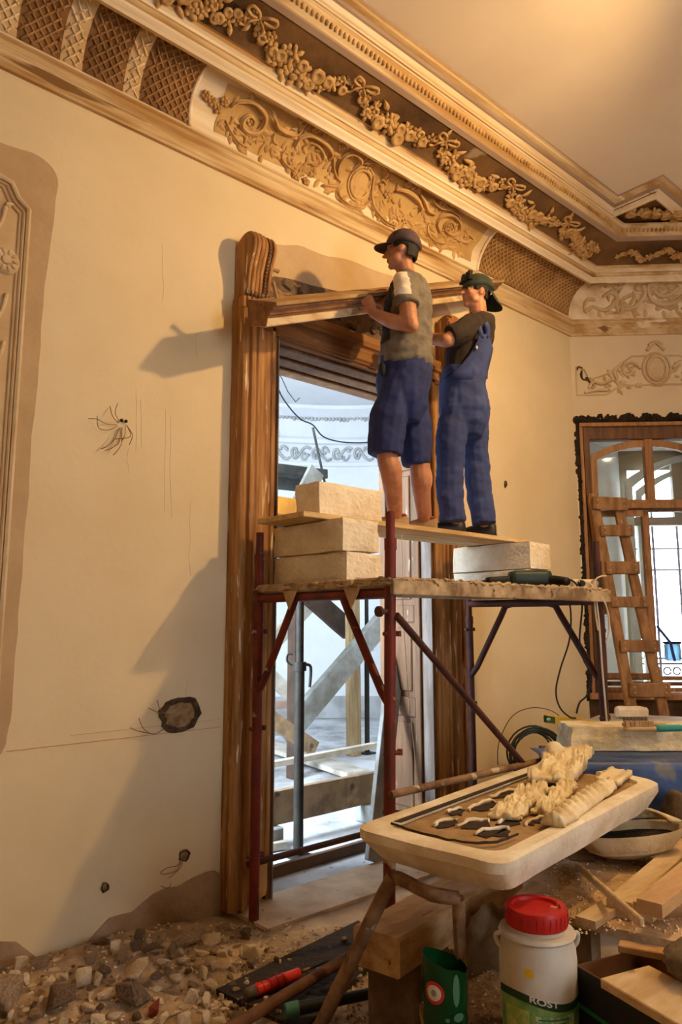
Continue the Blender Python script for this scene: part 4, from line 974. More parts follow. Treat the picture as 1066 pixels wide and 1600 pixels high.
# ------------------------------------------------------------------ people
def vplane(ref):
    """pixel -> point on the upright plane through ref that faces the viewer, moved away by off"""
    ref = Vector(ref)
    def f(px, py, off=0.): return hit(px, py, ref + HD * off, HD)
    return f
def ring(c, a, b_, n=14, sq=0.):
    out = []
    for j in range(n):
        t = 2 * math.pi * j / n; ct, st = math.cos(t), math.sin(t)
        if sq: k = (abs(ct) ** (2 + sq) + abs(st) ** (2 + sq)) ** (-1 / (2 + sq)); ct, st = ct * k, st * k
        out.append(Vector(c) + Vector(a) * ct + Vector(b_) * st)
    return out
def limb(mb, pts, rs, n=12, end=True):
    """tapering limb through joints, rounded ends"""
    P = smooth_path(pts, 5); k = len(P); rr = []
    for i in range(k):
        t = i / (k - 1) * (len(rs) - 1); a = int(min(t, len(rs) - 2)); rr.append(rs[a] + (rs[a + 1] - rs[a]) * (t - a))
    mb.tube(P, rr, n)
    if end: mb.ball(P[0], rr[0], None, n, 8); mb.ball(P[-1], rr[-1], None, n, 8)
def fused(name, mb, ms, parent, voxel=.009, smooth=4, paint=None, relax=.5):
    """fuse overlapping closed shapes into one continuous skin (voxel remesh + smooth)"""
    o = obj(name, mb, ms, parent, fix=True)
    md = o.modifiers.new('fuse', 'REMESH'); md.mode = 'VOXEL'; md.voxel_size = voxel; md.use_smooth_shade = True
    sm = o.modifiers.new('relax', 'SMOOTH'); sm.iterations = smooth; sm.factor = relax
    dg = bpy.context.evaluated_depsgraph_get(); me = bpy.data.meshes.new_from_object(o.evaluated_get(dg)); old = o.data
    o.modifiers.clear(); o.data = me
    if not me.materials:
        for m in (ms if isinstance(ms, (list, tuple)) else [ms]): me.materials.append(m)
    bpy.data.meshes.remove(old)
    me.polygons.foreach_set('use_smooth', [True] * len(me.polygons))
    if paint:
        base = parent_base(parent)
        for p in me.polygons: p.material_index = paint(p.center + base)
    return o
def crease(o, amt, freq, seed=0, aniso=(1, 1, 1), zfade=None):
    """cloth folds: push vertices along normals by stretched noise"""
    me = o.data; sc = Vector(aniso) * freq
    nrm = [v.normal.copy() for v in me.vertices]
    for v, n in zip(me.vertices, nrm):
        q = v.co; a = mnoise.noise(Vector((q.x * sc.x + seed, q.y * sc.y, q.z * sc.z))) + .5 * mnoise.noise(Vector((q.x * sc.x * 2.1, q.y * sc.y * 2.1 + seed, q.z * sc.z * 2.1)))
        v.co = q + n * a * amt
def head_parts(mb, c, hf, hu, s=1.):
    """skull, jaw, brow, nose, lips, chin, ears; c = head centre, hf forward, hu up"""
    hf = Vector(hf).normalized(); hl = Vector(hu).cross(hf).normalized(); hu = hf.cross(hl)
    def P(f, l, u): return c + (hf * f + hl * l + hu * u) * s
    rot = Matrix((hf, hl, hu)).transposed()
    B = lambda f, l, u, rf, rl, ru, r2=None: mb.ball(P(f, l, u), (rf * s, rl * s, ru * s), rot if r2 is None else rot @ r2, 16, 12)
    B(-.012, 0, .030, .094, .074, .085); B(.020, 0, -.022, .068, .062, .085); B(.034, 0, -.070, .044, .047, .036); B(.062, 0, -.092, .021, .024, .017)   # skull, face, jaw, chin
    B(.072, 0, .026, .018, .052, .010)                                                             # brow
    for sg in (-1, 1):
        B(.060, sg * .036, -.018, .024, .022, .020); B(-.006, sg * .071, -.006, .019, .008, .030, Matrix.Rotation(-.2, 3, 'Y')); B(.026, sg * .050, -.058, .032, .014, .026)   # cheek, ear, jaw side
    B(.093, 0, -.004, .013, .011, .027, Matrix.Rotation(-.35, 3, 'Y')); B(.107, 0, -.024, .015, .013, .011)   # nose
    for sg in (-1, 1): B(.092, sg * .010, -.027, .009, .008, .007)
    B(.083, 0, -.051, .010, .022, .006); B(.081, 0, -.062, .010, .020, .007)                        # lips
    return P, rot
def hand(mb, wrist, palm_dir, back, side, curl=1.2, s=1., spread=.12):
    """palm, four unequal bent fingers and a thumb; palm_dir = wrist to knuckles, back = out of the back of the hand, side = towards the thumb"""
    d = Vector(palm_dir).normalized(); bk = Vector(back); bk = (bk - d * bk.dot(d)).normalized(); sd = d.cross(bk)
    if sd.dot(Vector(side)) < 0: sd = -sd
    w_ = Vector(wrist); rot = Matrix((d, sd, bk)).transposed()
    mb.ball(w_ + d * .048 * s, (.052 * s, .042 * s, .016 * s), rot, 12, 8); mb.ball(w_ + d * .075 * s, (.022 * s, .041 * s, .014 * s), rot, 12, 8); mb.tube([w_ - d * .02, w_ + d * .03 * s], [.026 * s, .028 * s], 10)
    for i, (off, ln) in enumerate(((.030, .070), (.010, .080), (-.010, .074), (-.029, .058))):
        k = w_ + d * .09 * s + sd * off * s; pts = [w_ + d * .06 * s + sd * off * .9 * s, k]; a = 0; p = k; fd = (d + sd * off * spread * 10).normalized()
        for j, fr in enumerate((.45, .32, .23)):
            a += curl * (.45, .9, .6)[j]; q = fd * math.cos(a) - bk * math.sin(a); p = p + q * ln * fr * s; pts.append(p.copy())
        mb.tube(pts, [.0095 * s, .0105 * s, .0095 * s, .0088 * s, .0075 * s], 8); mb.ball(pts[-1], .0076 * s, None, 8, 6)
        for q in pts[1:-1]: mb.ball(q, .0102 * s, None, 8, 6)
    t0 = w_ + d * .030 * s + sd * .028 * s; t1 = t0 + (d * .5 + sd * .75 - bk * .35).normalized() * .042 * s; t2 = t1 + (d * .8 + sd * .15 - bk * .6).normalized() * .030 * s; t3 = t2 + (d * .75 - sd * .1 - bk * .65).normalized() * .024 * s
    mb.tube([t0, t1, t2, t3], [.017 * s, .0125 * s, .0112 * s, .009 * s], 8)
    for q, r_ in ((t0, .016), (t1, .0125), (t2, .0112), (t3, .009)): mb.ball(q, r_ * s, None, 8, 6)
def cap(person, c, hf, hu, m, brim_dir=1, s=1., brim_tilt=-.15, name='cap'):
    hf = Vector(hf).normalized(); hl = Vector(hu).cross(hf).normalized(); hu = hf.cross(hl)
    P = lambda f, l, u: c + (hf * f + hl * l + hu * u) * s
    b = MB(); rows = []
    for i in range(9):
        t = i / 8 * math.pi / 2; r_ = math.cos(t); z = math.sin(t)
        rows.append([P(-.012 + .107 * r_ ** .85 * math.cos(a), .087 * r_ ** .85 * math.sin(a), .040 + .092 * z ** 1.1 - (.028 * max(0, -math.cos(a) * brim_dir) * (1 - z))) for a in [2 * math.pi * j / 28 for j in range(28)]])
    b.rings(rows); cp = obj(name, b, m, person, smooth='all')
    b = MB(); top = []; n = 12
    def br(u, v):   # u outwards, v across
        a = (v - .5) * 2.2; r0f, r0l = .100, .082
        f0, l0 = r0f * math.cos(a) * 1.0, r0l * math.sin(a); f1 = f0 + .078 * max(0, math.cos(a * .72)) ** .8; l1 = l0 * (1 + .02)
        f = f0 + (f1 - f0) * u; l = l0 + (l1 - l0) * u
        return P(-.012 + brim_dir * f, l, .044 + (f1 - f0) * u * brim_tilt - .012 * (abs(v - .5) * 2) ** 2 - .02 * (brim_dir < 0))
    b.grid(br, 5, n); k = len(b.v); lo_ = [p - hu * .005 * s for p in b.v]; b.v += lo_; nf = [tuple(i + k for i in f[::-1]) for f in b.f]; b.f += nf
    w_ = n + 1
    edge = [i for i in range(w_)] , [5 * w_ + i for i in range(w_)], [i * w_ for i in range(6)], [i * w_ + n for i in range(6)]
    for e in edge:
        for i in range(len(e) - 1): b.f.append((e[i], e[i + 1], e[i + 1] + k, e[i] + k))
    b.mi = [0] * len(b.f); obj('cap_brim', b, m, cp, smooth='all')
    b = MB(); b.ball(P(-.012, 0, .133), .008 * s, None, 8, 5); obj('cap_button', b, m, cp, smooth='all')
    return P
def eyes(person, P, rot, s=1.):
    mw = mat('eye_white', (150, 128, 112), .4); mk = mat('eye_dark', (30, 20, 16), .2)
    for sg in (-1, 1):
        b = MB(); b.ball(P(.072, sg * .031, .006), .0112 * s, None, 12, 8); e = obj('eye', b, mw, person, smooth='all')
        b = MB(); b.ball(P(.0805, sg * .031, .006), .0056 * s, None, 8, 6); obj('iris', b, mk, e, smooth='all')
        b = MB(); b.tube(smooth_path([P(.082, sg * .014, .030), P(.083, sg * .032, .036), P(.068, sg * .052, .030)], 4), [.004] * 9, 6); obj('eyebrow', b, m_hair, person, smooth='all')
m_hair = mat('black_hair', (34, 26, 22), .6, (20, 15, 12), 60, 4, .4, .6, .6, 120)
m_skin = mat('tanned_skin', (190, 132, 98), .5, (168, 110, 78), 9, 4, .4, .6, .08, 120)
m_skin2 = mat('tanned_skin_pale', (194, 138, 104), .5, (172, 114, 82), 9, 4, .4, .6, .08, 120)
m_grey_t = mat('grey_tshirt', (122, 112, 98), .9, (106, 96, 84), 14, 4, .4, .6, .15, 160)
m_white_t = mat('white_shirt_panel', (222, 208, 190), .9)
m_black_t = mat('dark_shirt_panel', (48, 44, 42), .9)
m_navy = mat('navy_work_cloth', (44, 54, 104), .85, (36, 44, 86), 7, 5, .4, .6, .2, 140)
m_blue = mat('blue_overall_cloth', (62, 74, 122), .85, (50, 60, 104), 6, 5, .4, .6, .2, 140, speck=((128, 128, 140), 5, .70))
m_brown_t = mat('brown_black_tshirt', (62, 48, 40), .9, (50, 38, 32), 12, 4, .4, .6, .15, 140)
m_canvas = mat('beige_canvas_shoe', (176, 146, 108), .85, (148, 116, 82), 9, 4)
m_redtrim = mat('red_shoe_trim', (150, 60, 40), .7)
m_boot = mat('black_leather', (34, 28, 26), .5, (54, 44, 36), 9, 4)

# ---- man in the grey t-shirt
ref1 = Vector((3.03, -.555, 0)); q1 = vplane(ref1)
feet_z = ZP
man1 = thing('person', 'man in grey t-shirt, knee-length navy shorts and peaked cap, lifting the cornice', 'person', V(3.08, -.53, feet_z))
hf1 = (-RT * .97 + HD * .22 + V(0, 0, .02)); 
hc1 = q1(628, 393, -.02)
FWD1 = (-RT * .95 + HD * .3).normalized(); R1 = HD
def torso_rings(q, rows, off=0., n=20, sq=.4, depths=None):
    out = []
    for (cx, cy, hw, hd) in rows:
        c = q(cx, cy, off); out.append(ring(c, RT * hw, HD * hd, n, sq))
    return out
K1 = 4.2 / 1150
body = MB()
body.rings(torso_rings(q1, [(630, 640, .09, .10), (631, 605, .12, .14), (633, 565, .12, .14), (634, 530, .115, .14), (637, 492, .122, .155), (638, 462, .118, .17), (638, 444, .085, .15), (637, 434, .05, .07)]))
limb(body, [q1(637, 440), q1(634, 425), q1(630, 408, -.01)], [.062, .056, .056])
Pm, rotm = head_parts(body, hc1, hf1, V(0, 0, 1), 1.0)
ankL = on_z(618, 806, feet_z + .075); ankR = on_z(664, 812, feet_z + .07)
limb(body, [q1(622, 618, -.085), q1(606, 706, -.09), V(*(q1(612, 745, -.09))), ankL], [.088, .062, .06, .042]); limb(body, [q1(641, 618, .085), q1(655, 715, .09), q1(658, 755, .09), ankR], [.088, .062, .058, .042])
# calves
body.ball(q1(612, 740, -.085) + RT * .012, (.05, .05, .10), None, 12, 8); body.ball(q1(660, 748, .085) + RT * .012, (.05, .05, .10), None, 12, 8)
sL = q1(630, 447, -.165); eL = q1(641, 508, -.23); wL = q1(583, 489, -.10)
limb(body, [sL, q1(637, 480, -.21), eL], [.062, .052, .045]); limb(body, [eL, (eL + wL) / 2 + V(0, 0, -.012), wL], [.046, .044, .028])
body.ball(eL + RT * .005, .046, None, 12, 8)
hand(body, wL, q1(571, 462, -.08) - wL, -HD * .8 + V(0, 0, .35) - RT * .3, -RT, 1.15, 1.0)
sR = q1(645, 449, .165); eR = q1(625, 505, .22); wR = q1(602, 480, .12)
limb(body, [sR, q1(640, 482, .22), eR], [.06, .05, .044]); limb(body, [eR, (eR + wR) / 2, wR], [.044, .042, .028])
hand(body, wR, V(-.15, .10, .9), -HD + V(0, 0, .2), -RT, 1.0, 1.0)
fused('body', body, m_skin, man1, .0065, 3)
eyes(man1, Pm, rotm)
# hair at temples and nape
b = MB()
for a in range(22):
    t = a / 21; ang = math.pi * (.32 + 1.36 * t)
    for k in range(5 if math.cos(ang) < -.3 else 2): b.ball(Pm(-.012 + (.090 - .004 * k) * math.cos(ang), (.074 - .003 * k) * math.sin(ang), .035 - k * .020), (.012, .010, .016), None, 6, 4)
fused('hair', b, m_hair, man1, .006, 3)
cap(man1, hc1, hf1 + V(0, 0, .0), V(0, 0, 1) - RT * .08, mat('maroon_grey_cap', (92, 72, 76), .85, (74, 54, 58), 14, 4), 1, 1.03, -.10)
# t-shirt: torso shell with two sleeves, painted by place: pale raglan panel over the near shoulder, dark front
shirt = MB()
shirt.rings(torso_rings(q1, [(637, 582, .135, .15), (635, 574, .160, .182), (633, 560, .160, .182), (635, 535, .152, .172), (637, 500, .145, .178), (638, 465, .138, .19), (638, 446, .105, .172), (637, 436, .062, .085), (636, 428, .052, .06)]))
limb(shirt, [sL, q1(634, 462, -.20), q1(637, 478, -.212)], [.078, .076, .074], end=False); shirt.ball(sL, .078, None, 12, 8)
limb(shirt, [sR, q1(640, 468, .21), q1(634, 486, .225)], [.076, .072, .07], end=False); shirt.ball(sR, .076, None, 12, 8)
shoulder = sL.copy()
def paint_shirt(p):
    f = (p - shoulder).dot(RT); n = (p - ref1).dot(HD)
    fr = (p - q1(620, 470)).dot(RT)
    if n < -.08 and p.z > q1(630, 490).z and -.062 < f - (p.z - shoulder.z) * -.12 < .03: return 1
    if fr < -.028 - (p.z - q1(630, 470).z) * -.10 and p.z > q1(630, 545).z: return 2
    return 0
o = fused('tshirt', shirt, [m_grey_t, m_white_t, m_black_t], man1, .008, 3, paint_shirt); crease(o, .008, 9, 2, (1, 1, 1.6)); crease(o, .007, 18, 6, (.8, .8, 1.5))
# shorts
sh = MB()
sh.rings(torso_rings(q1, [(628, 662, .10, .12), (630, 640, .148, .165), (630, 612, .158, .178), (631, 585, .158, .176), (632, 558, .146, .165)]))
limb(sh, [q1(624, 590, -.08), q1(608, 655, -.088), q1(602, 711, -.092)], [.09, .112, .10], end=False); limb(sh, [q1(641, 592, .08), q1(648, 660, .088), q1(651, 727, .09)], [.09, .10, .085], end=False)
o = fused('shorts', sh, m_navy, man1, .008, 3); crease(o, .012, 7, 5, (1, 1, .7)); crease(o, .006, 13, 4, (1, 1, 1.2))
b = MB(); b.ball(q1(598, 577, -.13), (.022, .02, .045), None, 10, 6); obj('hip_pocket', b, mat('black_pouch', (20, 20, 22), .8), man1, smooth='all')
def shoe(person, name, ankle, d, m, sole_m, z0, ln=.275, trim=None, h=.075):
    d = Vector(d); d.z = 0; d.normalize(); x = Vector((d.y, -d.x, 0)); base = V(ankle.x, ankle.y, z0); b = MB(); rows = []
    for i in range(12):
        u = i / 11; f = -.075 + ln * u; hw = .040 * math.sin(math.pi * min(1, .16 + u * .84)) ** .45 * (1 + .18 * math.sin(math.pi * u)); hh = h * (1 - .62 * max(0, (u - .30) / .7) ** .9) * (1 if u > .02 else .8)
        c_ = base + d * f + V(0, 0, .012); rows.append([c_ + x * hw * math.cos(a) * (1.0 if math.sin(a) < .2 else .9) + V(0, 0, max(0, math.sin(a)) ** .75 * hh if math.sin(a) > 0 else -.004) for a in [2 * math.pi * j / 14 for j in range(14)]])
    b.rings(rows); s_ = obj(name, b, m, person, smooth='all')
    b = MB(); pts = []
    for i in range(24):
        a = 2 * math.pi * i / 24; u = .5 + .5 * math.cos(a); f = -.080 + (ln + .01) * u; hw = .043 * max(0, math.sin(math.pi * min(1, .14 + u * .86))) ** .45 * (1 + .18 * math.sin(math.pi * u)); pts.append(base + d * f + x * hw * (1 if math.sin(a) > 0 else -1) * min(1, abs(math.sin(a)) * 2.2) + V(0, 0, .0005))
    b.prism(pts, (0, 0, .014)); obj('sole', b, sole_m, s_)
    if trim:
        b = MB(); b.tube([base + V(0, 0, h + .004) + d * (.045 * math.cos(a) - .018) + x * .036 * math.sin(a) + V(0, 0, -.10 * max(0, .045 * math.cos(a))) for a in [i * .5236 for i in range(13)]], .007, 6); obj('collar_trim', b, trim, s_, smooth='all')
shoe(man1, 'shoe', ankL, -RT * .9 + HD * .1 - HD * .25, m_canvas, mat('pale_sole', (206, 182, 146), .8), feet_z, .26, m_redtrim)
shoe(man1, 'shoe', ankR, -RT * .9 + HD * .2, m_canvas, MATS['pale_sole'], feet_z, .26, m_redtrim)

# ---- man in blue overalls
ref2 = Vector((3.62, -.58, 0)); q2 = vplane(ref2)
man2 = thing('person', 'man in blue bib overalls and backward green cap, looking up at the cornice', 'person', V(3.65, -.55, feet_z))
hf2 = -RT * .93 - HD * .30 + V(0, 0, .10); hu2 = V(0, 0, 1) + RT * .10
hc2 = q2(744, 459, -.02)
body = MB()
T2 = [(728, 648, .09, .11), (726, 618, .118, .135), (726, 588, .112, .13), (730, 550, .128, .145), (738, 520, .125, .165), (744, 504, .10, .165), (746, 494, .055, .075)]
body.rings(torso_rings(q2, T2))
limb(body, [q2(747, 500), q2(747, 486), q2(746, 472, -.01)], [.062, .057, .056])
Pn, rotn = head_parts(body, hc2, hf2, hu2, .97)
ak2L = on_z(708, 815, feet_z + .08); ak2R = on_z(757, 820, feet_z + .08)
limb(body, [q2(714, 640, -.08), q2(704, 715, -.083), q2(704, 760, -.08), ak2L], [.07, .06, .058, .042]); limb(body, [q2(738, 640, .08), q2(741, 715, .088), q2(750, 760, .09), ak2R], [.07, .06, .058, .042])
sL2 = q2(735, 508, -.165); eL2 = q2(698, 532, -.24); wL2 = q2(664, 528, -.02)
limb(body, [sL2, q2(716, 522, -.215), eL2], [.06, .052, .044]); limb(body, [eL2, (eL2 + wL2) / 2, wL2], [.044, .04, .028])
hand(body, wL2, q2(648, 508, .02) - wL2, -HD * .7 + V(0, 0, .3), -RT, 1.0, 1.0)
sR2 = q2(756, 510, .165); eR2 = q2(745, 548, .26); wR2 = q2(718, 520, .30)
limb(body, [sR2, q2(754, 532, .22), eR2], [.06, .05, .044]); limb(body, [eR2, (eR2 + wR2) / 2, wR2], [.044, .04, .028])
hand(body, wR2, V(-.2, .3, .9), -HD, -RT, 1.0, 1.0)
fused('body', body, m_skin2, man2, .0065, 3)
eyes(man2, Pn, rotn, .97)
b = MB(); rr = random.Random(11)
for k in range(60):
    a = rr.uniform(-1.1, 1.1); b.ball(Pn(.055 + .03 * math.cos(a) + rr.uniform(-.02, .022), .07 * math.sin(a), .088 + rr.uniform(-.025, .03)), rr.uniform(.008, .016), None, 6, 4)
for a_ in range(20):
    t = a_ / 19; ang = math.pi * (.30 + 1.4 * t)
    for k in range(5 if math.cos(ang) < -.3 else 3): b.ball(Pn(-.010 + (.090 - .004 * k) * math.cos(ang), (.073 - .003 * k) * math.sin(ang), .050 - k * .020), (.012, .010, .016), None, 6, 4)
fused('hair', b, m_hair, man2, .0055, 2)
b = MB(); 
for sg in (-1, 1):
    for k in range(8): b.ball(Pn(.03 + k * .006, sg * (.060 - k * .004), -.05 - k * .006), (.012, .006, .012), None, 6, 4)
cap(man2, hc2, hf2, hu2, mat('dark_green_cap', (58, 66, 54), .85, (44, 52, 42), 14, 4), -1, 1.02, -1.15)
ts = MB()
ts.rings(torso_rings(q2, [(724, 600, .135, .155), (726, 575, .135, .155), (731, 545, .143, .162), (738, 520, .14, .182), (744, 505, .115, .178), (746, 496, .066, .085), (747, 490, .055, .06)]))
limb(ts, [sL2, q2(718, 520, -.215), q2(703, 526, -.235)], [.076, .074, .068], end=False); ts.ball(sL2, .077, None, 12, 8)
limb(ts, [sR2, q2(755, 530, .22), q2(749, 545, .25)], [.076, .072, .068], end=False); ts.ball(sR2, .077, None, 12, 8)
o = fused('tshirt', ts, m_brown_t, man2, .008, 3); crease(o, .008, 10, 8)
# overalls: seat and legs, back bib rising to the shoulder blades
ov = MB()
ov.rings(torso_rings(q2, [(727, 684, .11, .12), (727, 662, .145, .165), (726, 640, .156, .182), (724, 612, .150, .178), (724, 588, .146, .172), (725, 580, .142, .168)]))
limb(ov, [q2(718, 600, -.075), q2(706, 680, -.086), q2(703, 745, -.085), q2(707, 815, -.07)], [.09, .098, .084, .082], end=False); limb(ov, [q2(738, 605, .075), q2(742, 690, .088), q2(748, 750, .09), q2(757, 819, .07)], [.09, .094, .082, .080], end=False)
oo = fused('overalls', ov, m_blue, man2, .008, 3); crease(oo, .012, 7, 3, (1, 1, 1.1)); crease(oo, .006, 13, 9, (.8, .8, 1.5))
# bib panel hugging the back: strips between outline rows, following the torso shell
def shell(q, rows, px, py, grow=.012):
    """point on the near side of the torso shell at a pixel"""
    for (a, b_) in zip(rows[:-1], rows[1:]):
        if b_[1] <= py <= a[1]: 
            t = (py - a[1]) / (b_[1] - a[1]); cx, hw, hd = [a[i] + (b_[i] - a[i]) * t for i in (0, 2, 3)]; break
    else: cx, hw, hd = (rows[0][0], rows[0][2], rows[0][3]) if py > rows[0][1] else (rows[-1][0], rows[-1][2], rows[-1][3])
    k = 4.54 / 1150; u = max(-.97, min(.97, (px - cx) * k / (hw + grow))); return q(px, py, -(hd + grow) * (1 - abs(u) ** 2.4) ** (1 / 2.4))
TS = [(724, 600, .150, .178), (726, 575, .140, .165), (731, 545, .148, .170), (738, 520, .147, .188), (744, 505, .125, .186), (746, 494, .075, .11)]
b = MB()
prow = [(592, 692, 762), (580, 708, 763), (568, 722, 766), (556, 732, 769), (544, 740, 771), (532, 746, 767), (522, 750, 763)]
b.grid(lambda u, v: shell(q2, TS, *(lambda r: (r[1] + (r[2] - r[1]) * v, r[0]))(prow[min(6, round(u * 6))])), 6, 8)
bib = obj('bib', b, m_blue, oo, smooth='all'); md = bib.modifiers.new('thick', 'SOLIDIFY'); md.thickness = .008; md.offset = 1
for pts in ([(753, 527), (750, 517), (747, 508), (744, 500)], [(761, 527), (762, 517), (760, 508), (757, 501)]):
    b = MB(); L_ = [shell(q2, TS, x, y, .012) for x, y in pts]; P_ = smooth_path(L_, 4); rows = [[p - RT * .018, p + RT * .018] for p in P_]
    b.add([p for r_ in rows for p in r_], [(2 * i, 2 * i + 1, 2 * i + 3, 2 * i + 2) for i in range(len(rows) - 1)]); st_ = obj('strap', b, m_blue, oo, smooth='all'); md = st_.modifiers.new('thick', 'SOLIDIFY'); md.thickness = .006; md.offset = 0
b = MB(); b.ball(shell(q2, TS, 745, 543, .024), (.007, .007, .012), None, 8, 5); obj('buckle', b, mat('white_buckle', (220, 214, 206), .5), oo, smooth='all')
shoe(man2, 'work_shoe', ak2L, -RT * .9 - HD * .15, m_boot, m_boot, feet_z, .28, None, .085)
shoe(man2, 'work_shoe', ak2R, -RT * .85 + HD * .25, m_boot, m_boot, feet_z, .28, None, .085)
# ------------------------------------------------------------------ bare wires and broken sockets on wall_left
m_wire = mat('bare_wire', (128, 106, 84), .6)
def wires(name, label, c, curls, r=.0021, knot=True):
    c = Vector(c); g = thing(name, label, 'electric wire', c)
    for cu in curls:
        b = MB(); b.tube(smooth_path([on_y(px, py, -.004 - .05 * math.sin(math.pi * min(1, (i + .3) / len(cu)))) for i, (px, py) in enumerate(cu)], 5), r, 5); obj('wire', b, m_wire, g, smooth=True)
    if knot:
        for dx in (-.012, .012):
            b = MB(); b.ball(c + V(dx, -.012, .006), (.009, .008, .009), None, 8, 6); obj('wire_nut', b, mat('black_plastic', (26, 24, 24), .5), g, smooth='all')
    return g
wires('ceiling_wires', 'tangle of loose wires sprouting from the upper bare wall', on_y(192, 660), [[(186, 657), (180, 645), (184, 630)], [(184, 660), (176, 650), (172, 635)], [(183, 664), (165, 662), (152, 655), (138, 654)], [(183, 666), (170, 672), (154, 668), (152, 650)], [(186, 668), (180, 685), (168, 697), (158, 701)], [(188, 668), (187, 690), (175, 700), (164, 704)], [(190, 668), (190, 692), (182, 706), (177, 711)], [(198, 664), (204, 678), (200, 684), (180, 686)], [(196, 664), (195, 680), (190, 690)], [(199, 666), (207, 680), (202, 695)]])
def wall_hole(name, label, px, py, rx, rz, wl, seed):
    c = on_y(px, py); g = thing(name, label, 'wall hole', c)
    ol = []
    for i in range(22):
        a = 2 * math.pi * i / 22; k = 1 + .22 * mnoise.noise(Vector((math.cos(a) * 2, math.sin(a) * 2, seed))); ol.append((rx * k * math.cos(a), rz * k * math.sin(a)))
    b = MB(); n = len(ol); vs = []
    for k, (s_, y) in enumerate(((1.06, -.003), (.98, -.014), (.80, -.010), (.72, -.004))): vs += [c + V(x * s_, y, z * s_) for x, z in ol]
    b.add(vs, [(k * n + i, k * n + (i + 1) % n, (k + 1) * n + (i + 1) % n, (k + 1) * n + i) for k in range(3) for i in range(n)]); rough_up(b, .008, 40, seed); obj('broken_rim', b, m_repair, g)
    b = MB(); b.prism([c + V(x * .9, -.004, z * .9) for x, z in ol], (0, .004, 0)); obj('mortar_fill', b, mat('mortar_fill', (166, 136, 100), .9, (120, 94, 66), 16, 5, .4, .6, .6, 50), g)
    for cu in wl:
        b = MB(); b.tube(smooth_path([on_y(x, y, -.006 - .03 * math.sin(math.pi * i / len(cu))) for i, (x, y) in enumerate(cu)], 5), .002, 5); obj('wire', b, m_wire, g, smooth=True)
wall_hole('wall_hole', 'ragged grey mortared hole with loose wires beside the door', 281, 1117, .115, .085, [[(276, 1114), (262, 1116), (250, 1108), (246, 1094)], [(268, 1116), (250, 1114), (240, 1110), (232, 1106)], [(258, 1138), (240, 1147), (224, 1138), (217, 1122)], [(240, 1147), (215, 1142), (204, 1137)]], 1)
wall_hole('wall_hole', 'small dark socket hole with thin wires low on the wall', 288, 1336, .028, .026, [[(286, 1340), (278, 1352), (262, 1356), (252, 1362)], [(284, 1342), (276, 1360), (256, 1366), (250, 1362)], [(285, 1344), (282, 1356), (264, 1372)], [(252, 1384), (262, 1388), (268, 1380)]], 5)
wall_hole('wall_hole', 'tiny chipped hole near the bottom of the left wall', 163, 1386, .018, .018, [], 8)
wall_hole('wall_hole', 'thin chip in the plaster right of the two men', 789, 757, .012, .03, [], 11)

# ------------------------------------------------------------------ things on the scaffold deck
def squircle(mb, a, c, wd, th, up=(0, 0, 1), n=9, pw=3):
    a, c = Vector(a), Vector(c); d = (c - a).normalized(); x = d.cross(Vector(up)).normalized(); u = x.cross(d); rs = []
    for i in range(n):
        t = i / (n - 1); k = (1 - (2 * t - 1) ** 8) ** .5 * .15 + .85; rs.append(ring(a + (c - a) * t, x * wd / 2 * k, u * th / 2 * k, 12, pw))
    mb.rings(rs)
p = V(3.56, -.93, ZD)
g = thing('power_drill', 'dark green and black power drill lying on the scaffold deck', 'power drill', p)
m_tool = mat('dark_green_tool', (44, 62, 56), .5, (32, 44, 40), 9, 4); m_bk = mat('black_rubber', (22, 22, 22), .6)
dA = RT * .9 + HD * .1; dA.z = 0; dA.normalize()
b = MB(); squircle(b, p + dA * .0 + V(0, 0, .05), p + dA * .24 + V(0, 0, .055), .08, .095); obj('drill_body', b, m_tool, g, smooth='all')
b = MB(); squircle(b, p - dA * .14 + V(0, 0, .035), p + dA * .02 + V(0, 0, .045), .05, .05); obj('chuck', b, m_bk, g, smooth='all')
b = MB(); b.tube([p - dA * .30 + V(0, 0, .012), p - dA * .13 + V(0, 0, .035)], [.006, .012], 8); obj('drill_bit', b, m_steel, g, smooth=True)
b = MB(); b.tube(smooth_path([p + dA * .21 + V(0, 0, .05), p + dA * .28 - HD * .06 + V(0, 0, .04), p + dA * .30 - HD * .13 + V(0, 0, .03)], 4), [.028, .028, .027, .027, .026, .026, .025, .025, .024], 10); obj('handle', b, m_bk, g, smooth='all')
# socket strip with plug
p = V(4.02, -1.14, ZD); dS = RT.copy()
g = thing('socket_strip', 'white two-way socket strip on the right corner of the deck', 'power strip', p)
b = MB(); b.beam(p - dS * .085 + V(0, 0, .028), p + dS * .085 + V(0, 0, .028), .05, .055); obj('strip_body', b, mat('ivory_plastic', (226, 206, 172), .45), g, bevel=.012, seg=3)
for k in (-.035, .045):
    b = MB(); rot = Matrix((RT, V(0, 0, 1), -HD)).transposed(); b.lathe([(.024, 0), (.024, .004), (.018, .004), (.017, -.004 + .006), (.001, .002)], p + dS * k - HD * .026 + V(0, 0, .03), 16, rot); so = obj('socket', b, mat('ivory_plastic_shade', (190, 168, 134), .5), g, smooth=True)
b = MB(); b.lathe([(.001, .035), (.014, .034), (.019, .028), (.020, .0)][::-1], p + dS * -.035 - HD * .028 + V(0, 0, .03), 14, rot); obj('plug', b, m_bk, g, smooth=True)
def cable(name, label, pts, r, m, n=5):
    b = MB(); b.tube(smooth_path(pts, 6), r, 7); o = obj(name, b, m, None, smooth=True, loc=pts[0]); return tag(o, label, 'cable')
m_cab = mat('black_cable', (30, 30, 32), .6); m_cabw = mat('white_cable', (206, 190, 168), .55)
qc = vplane(V(4.05, -1.24, 0))
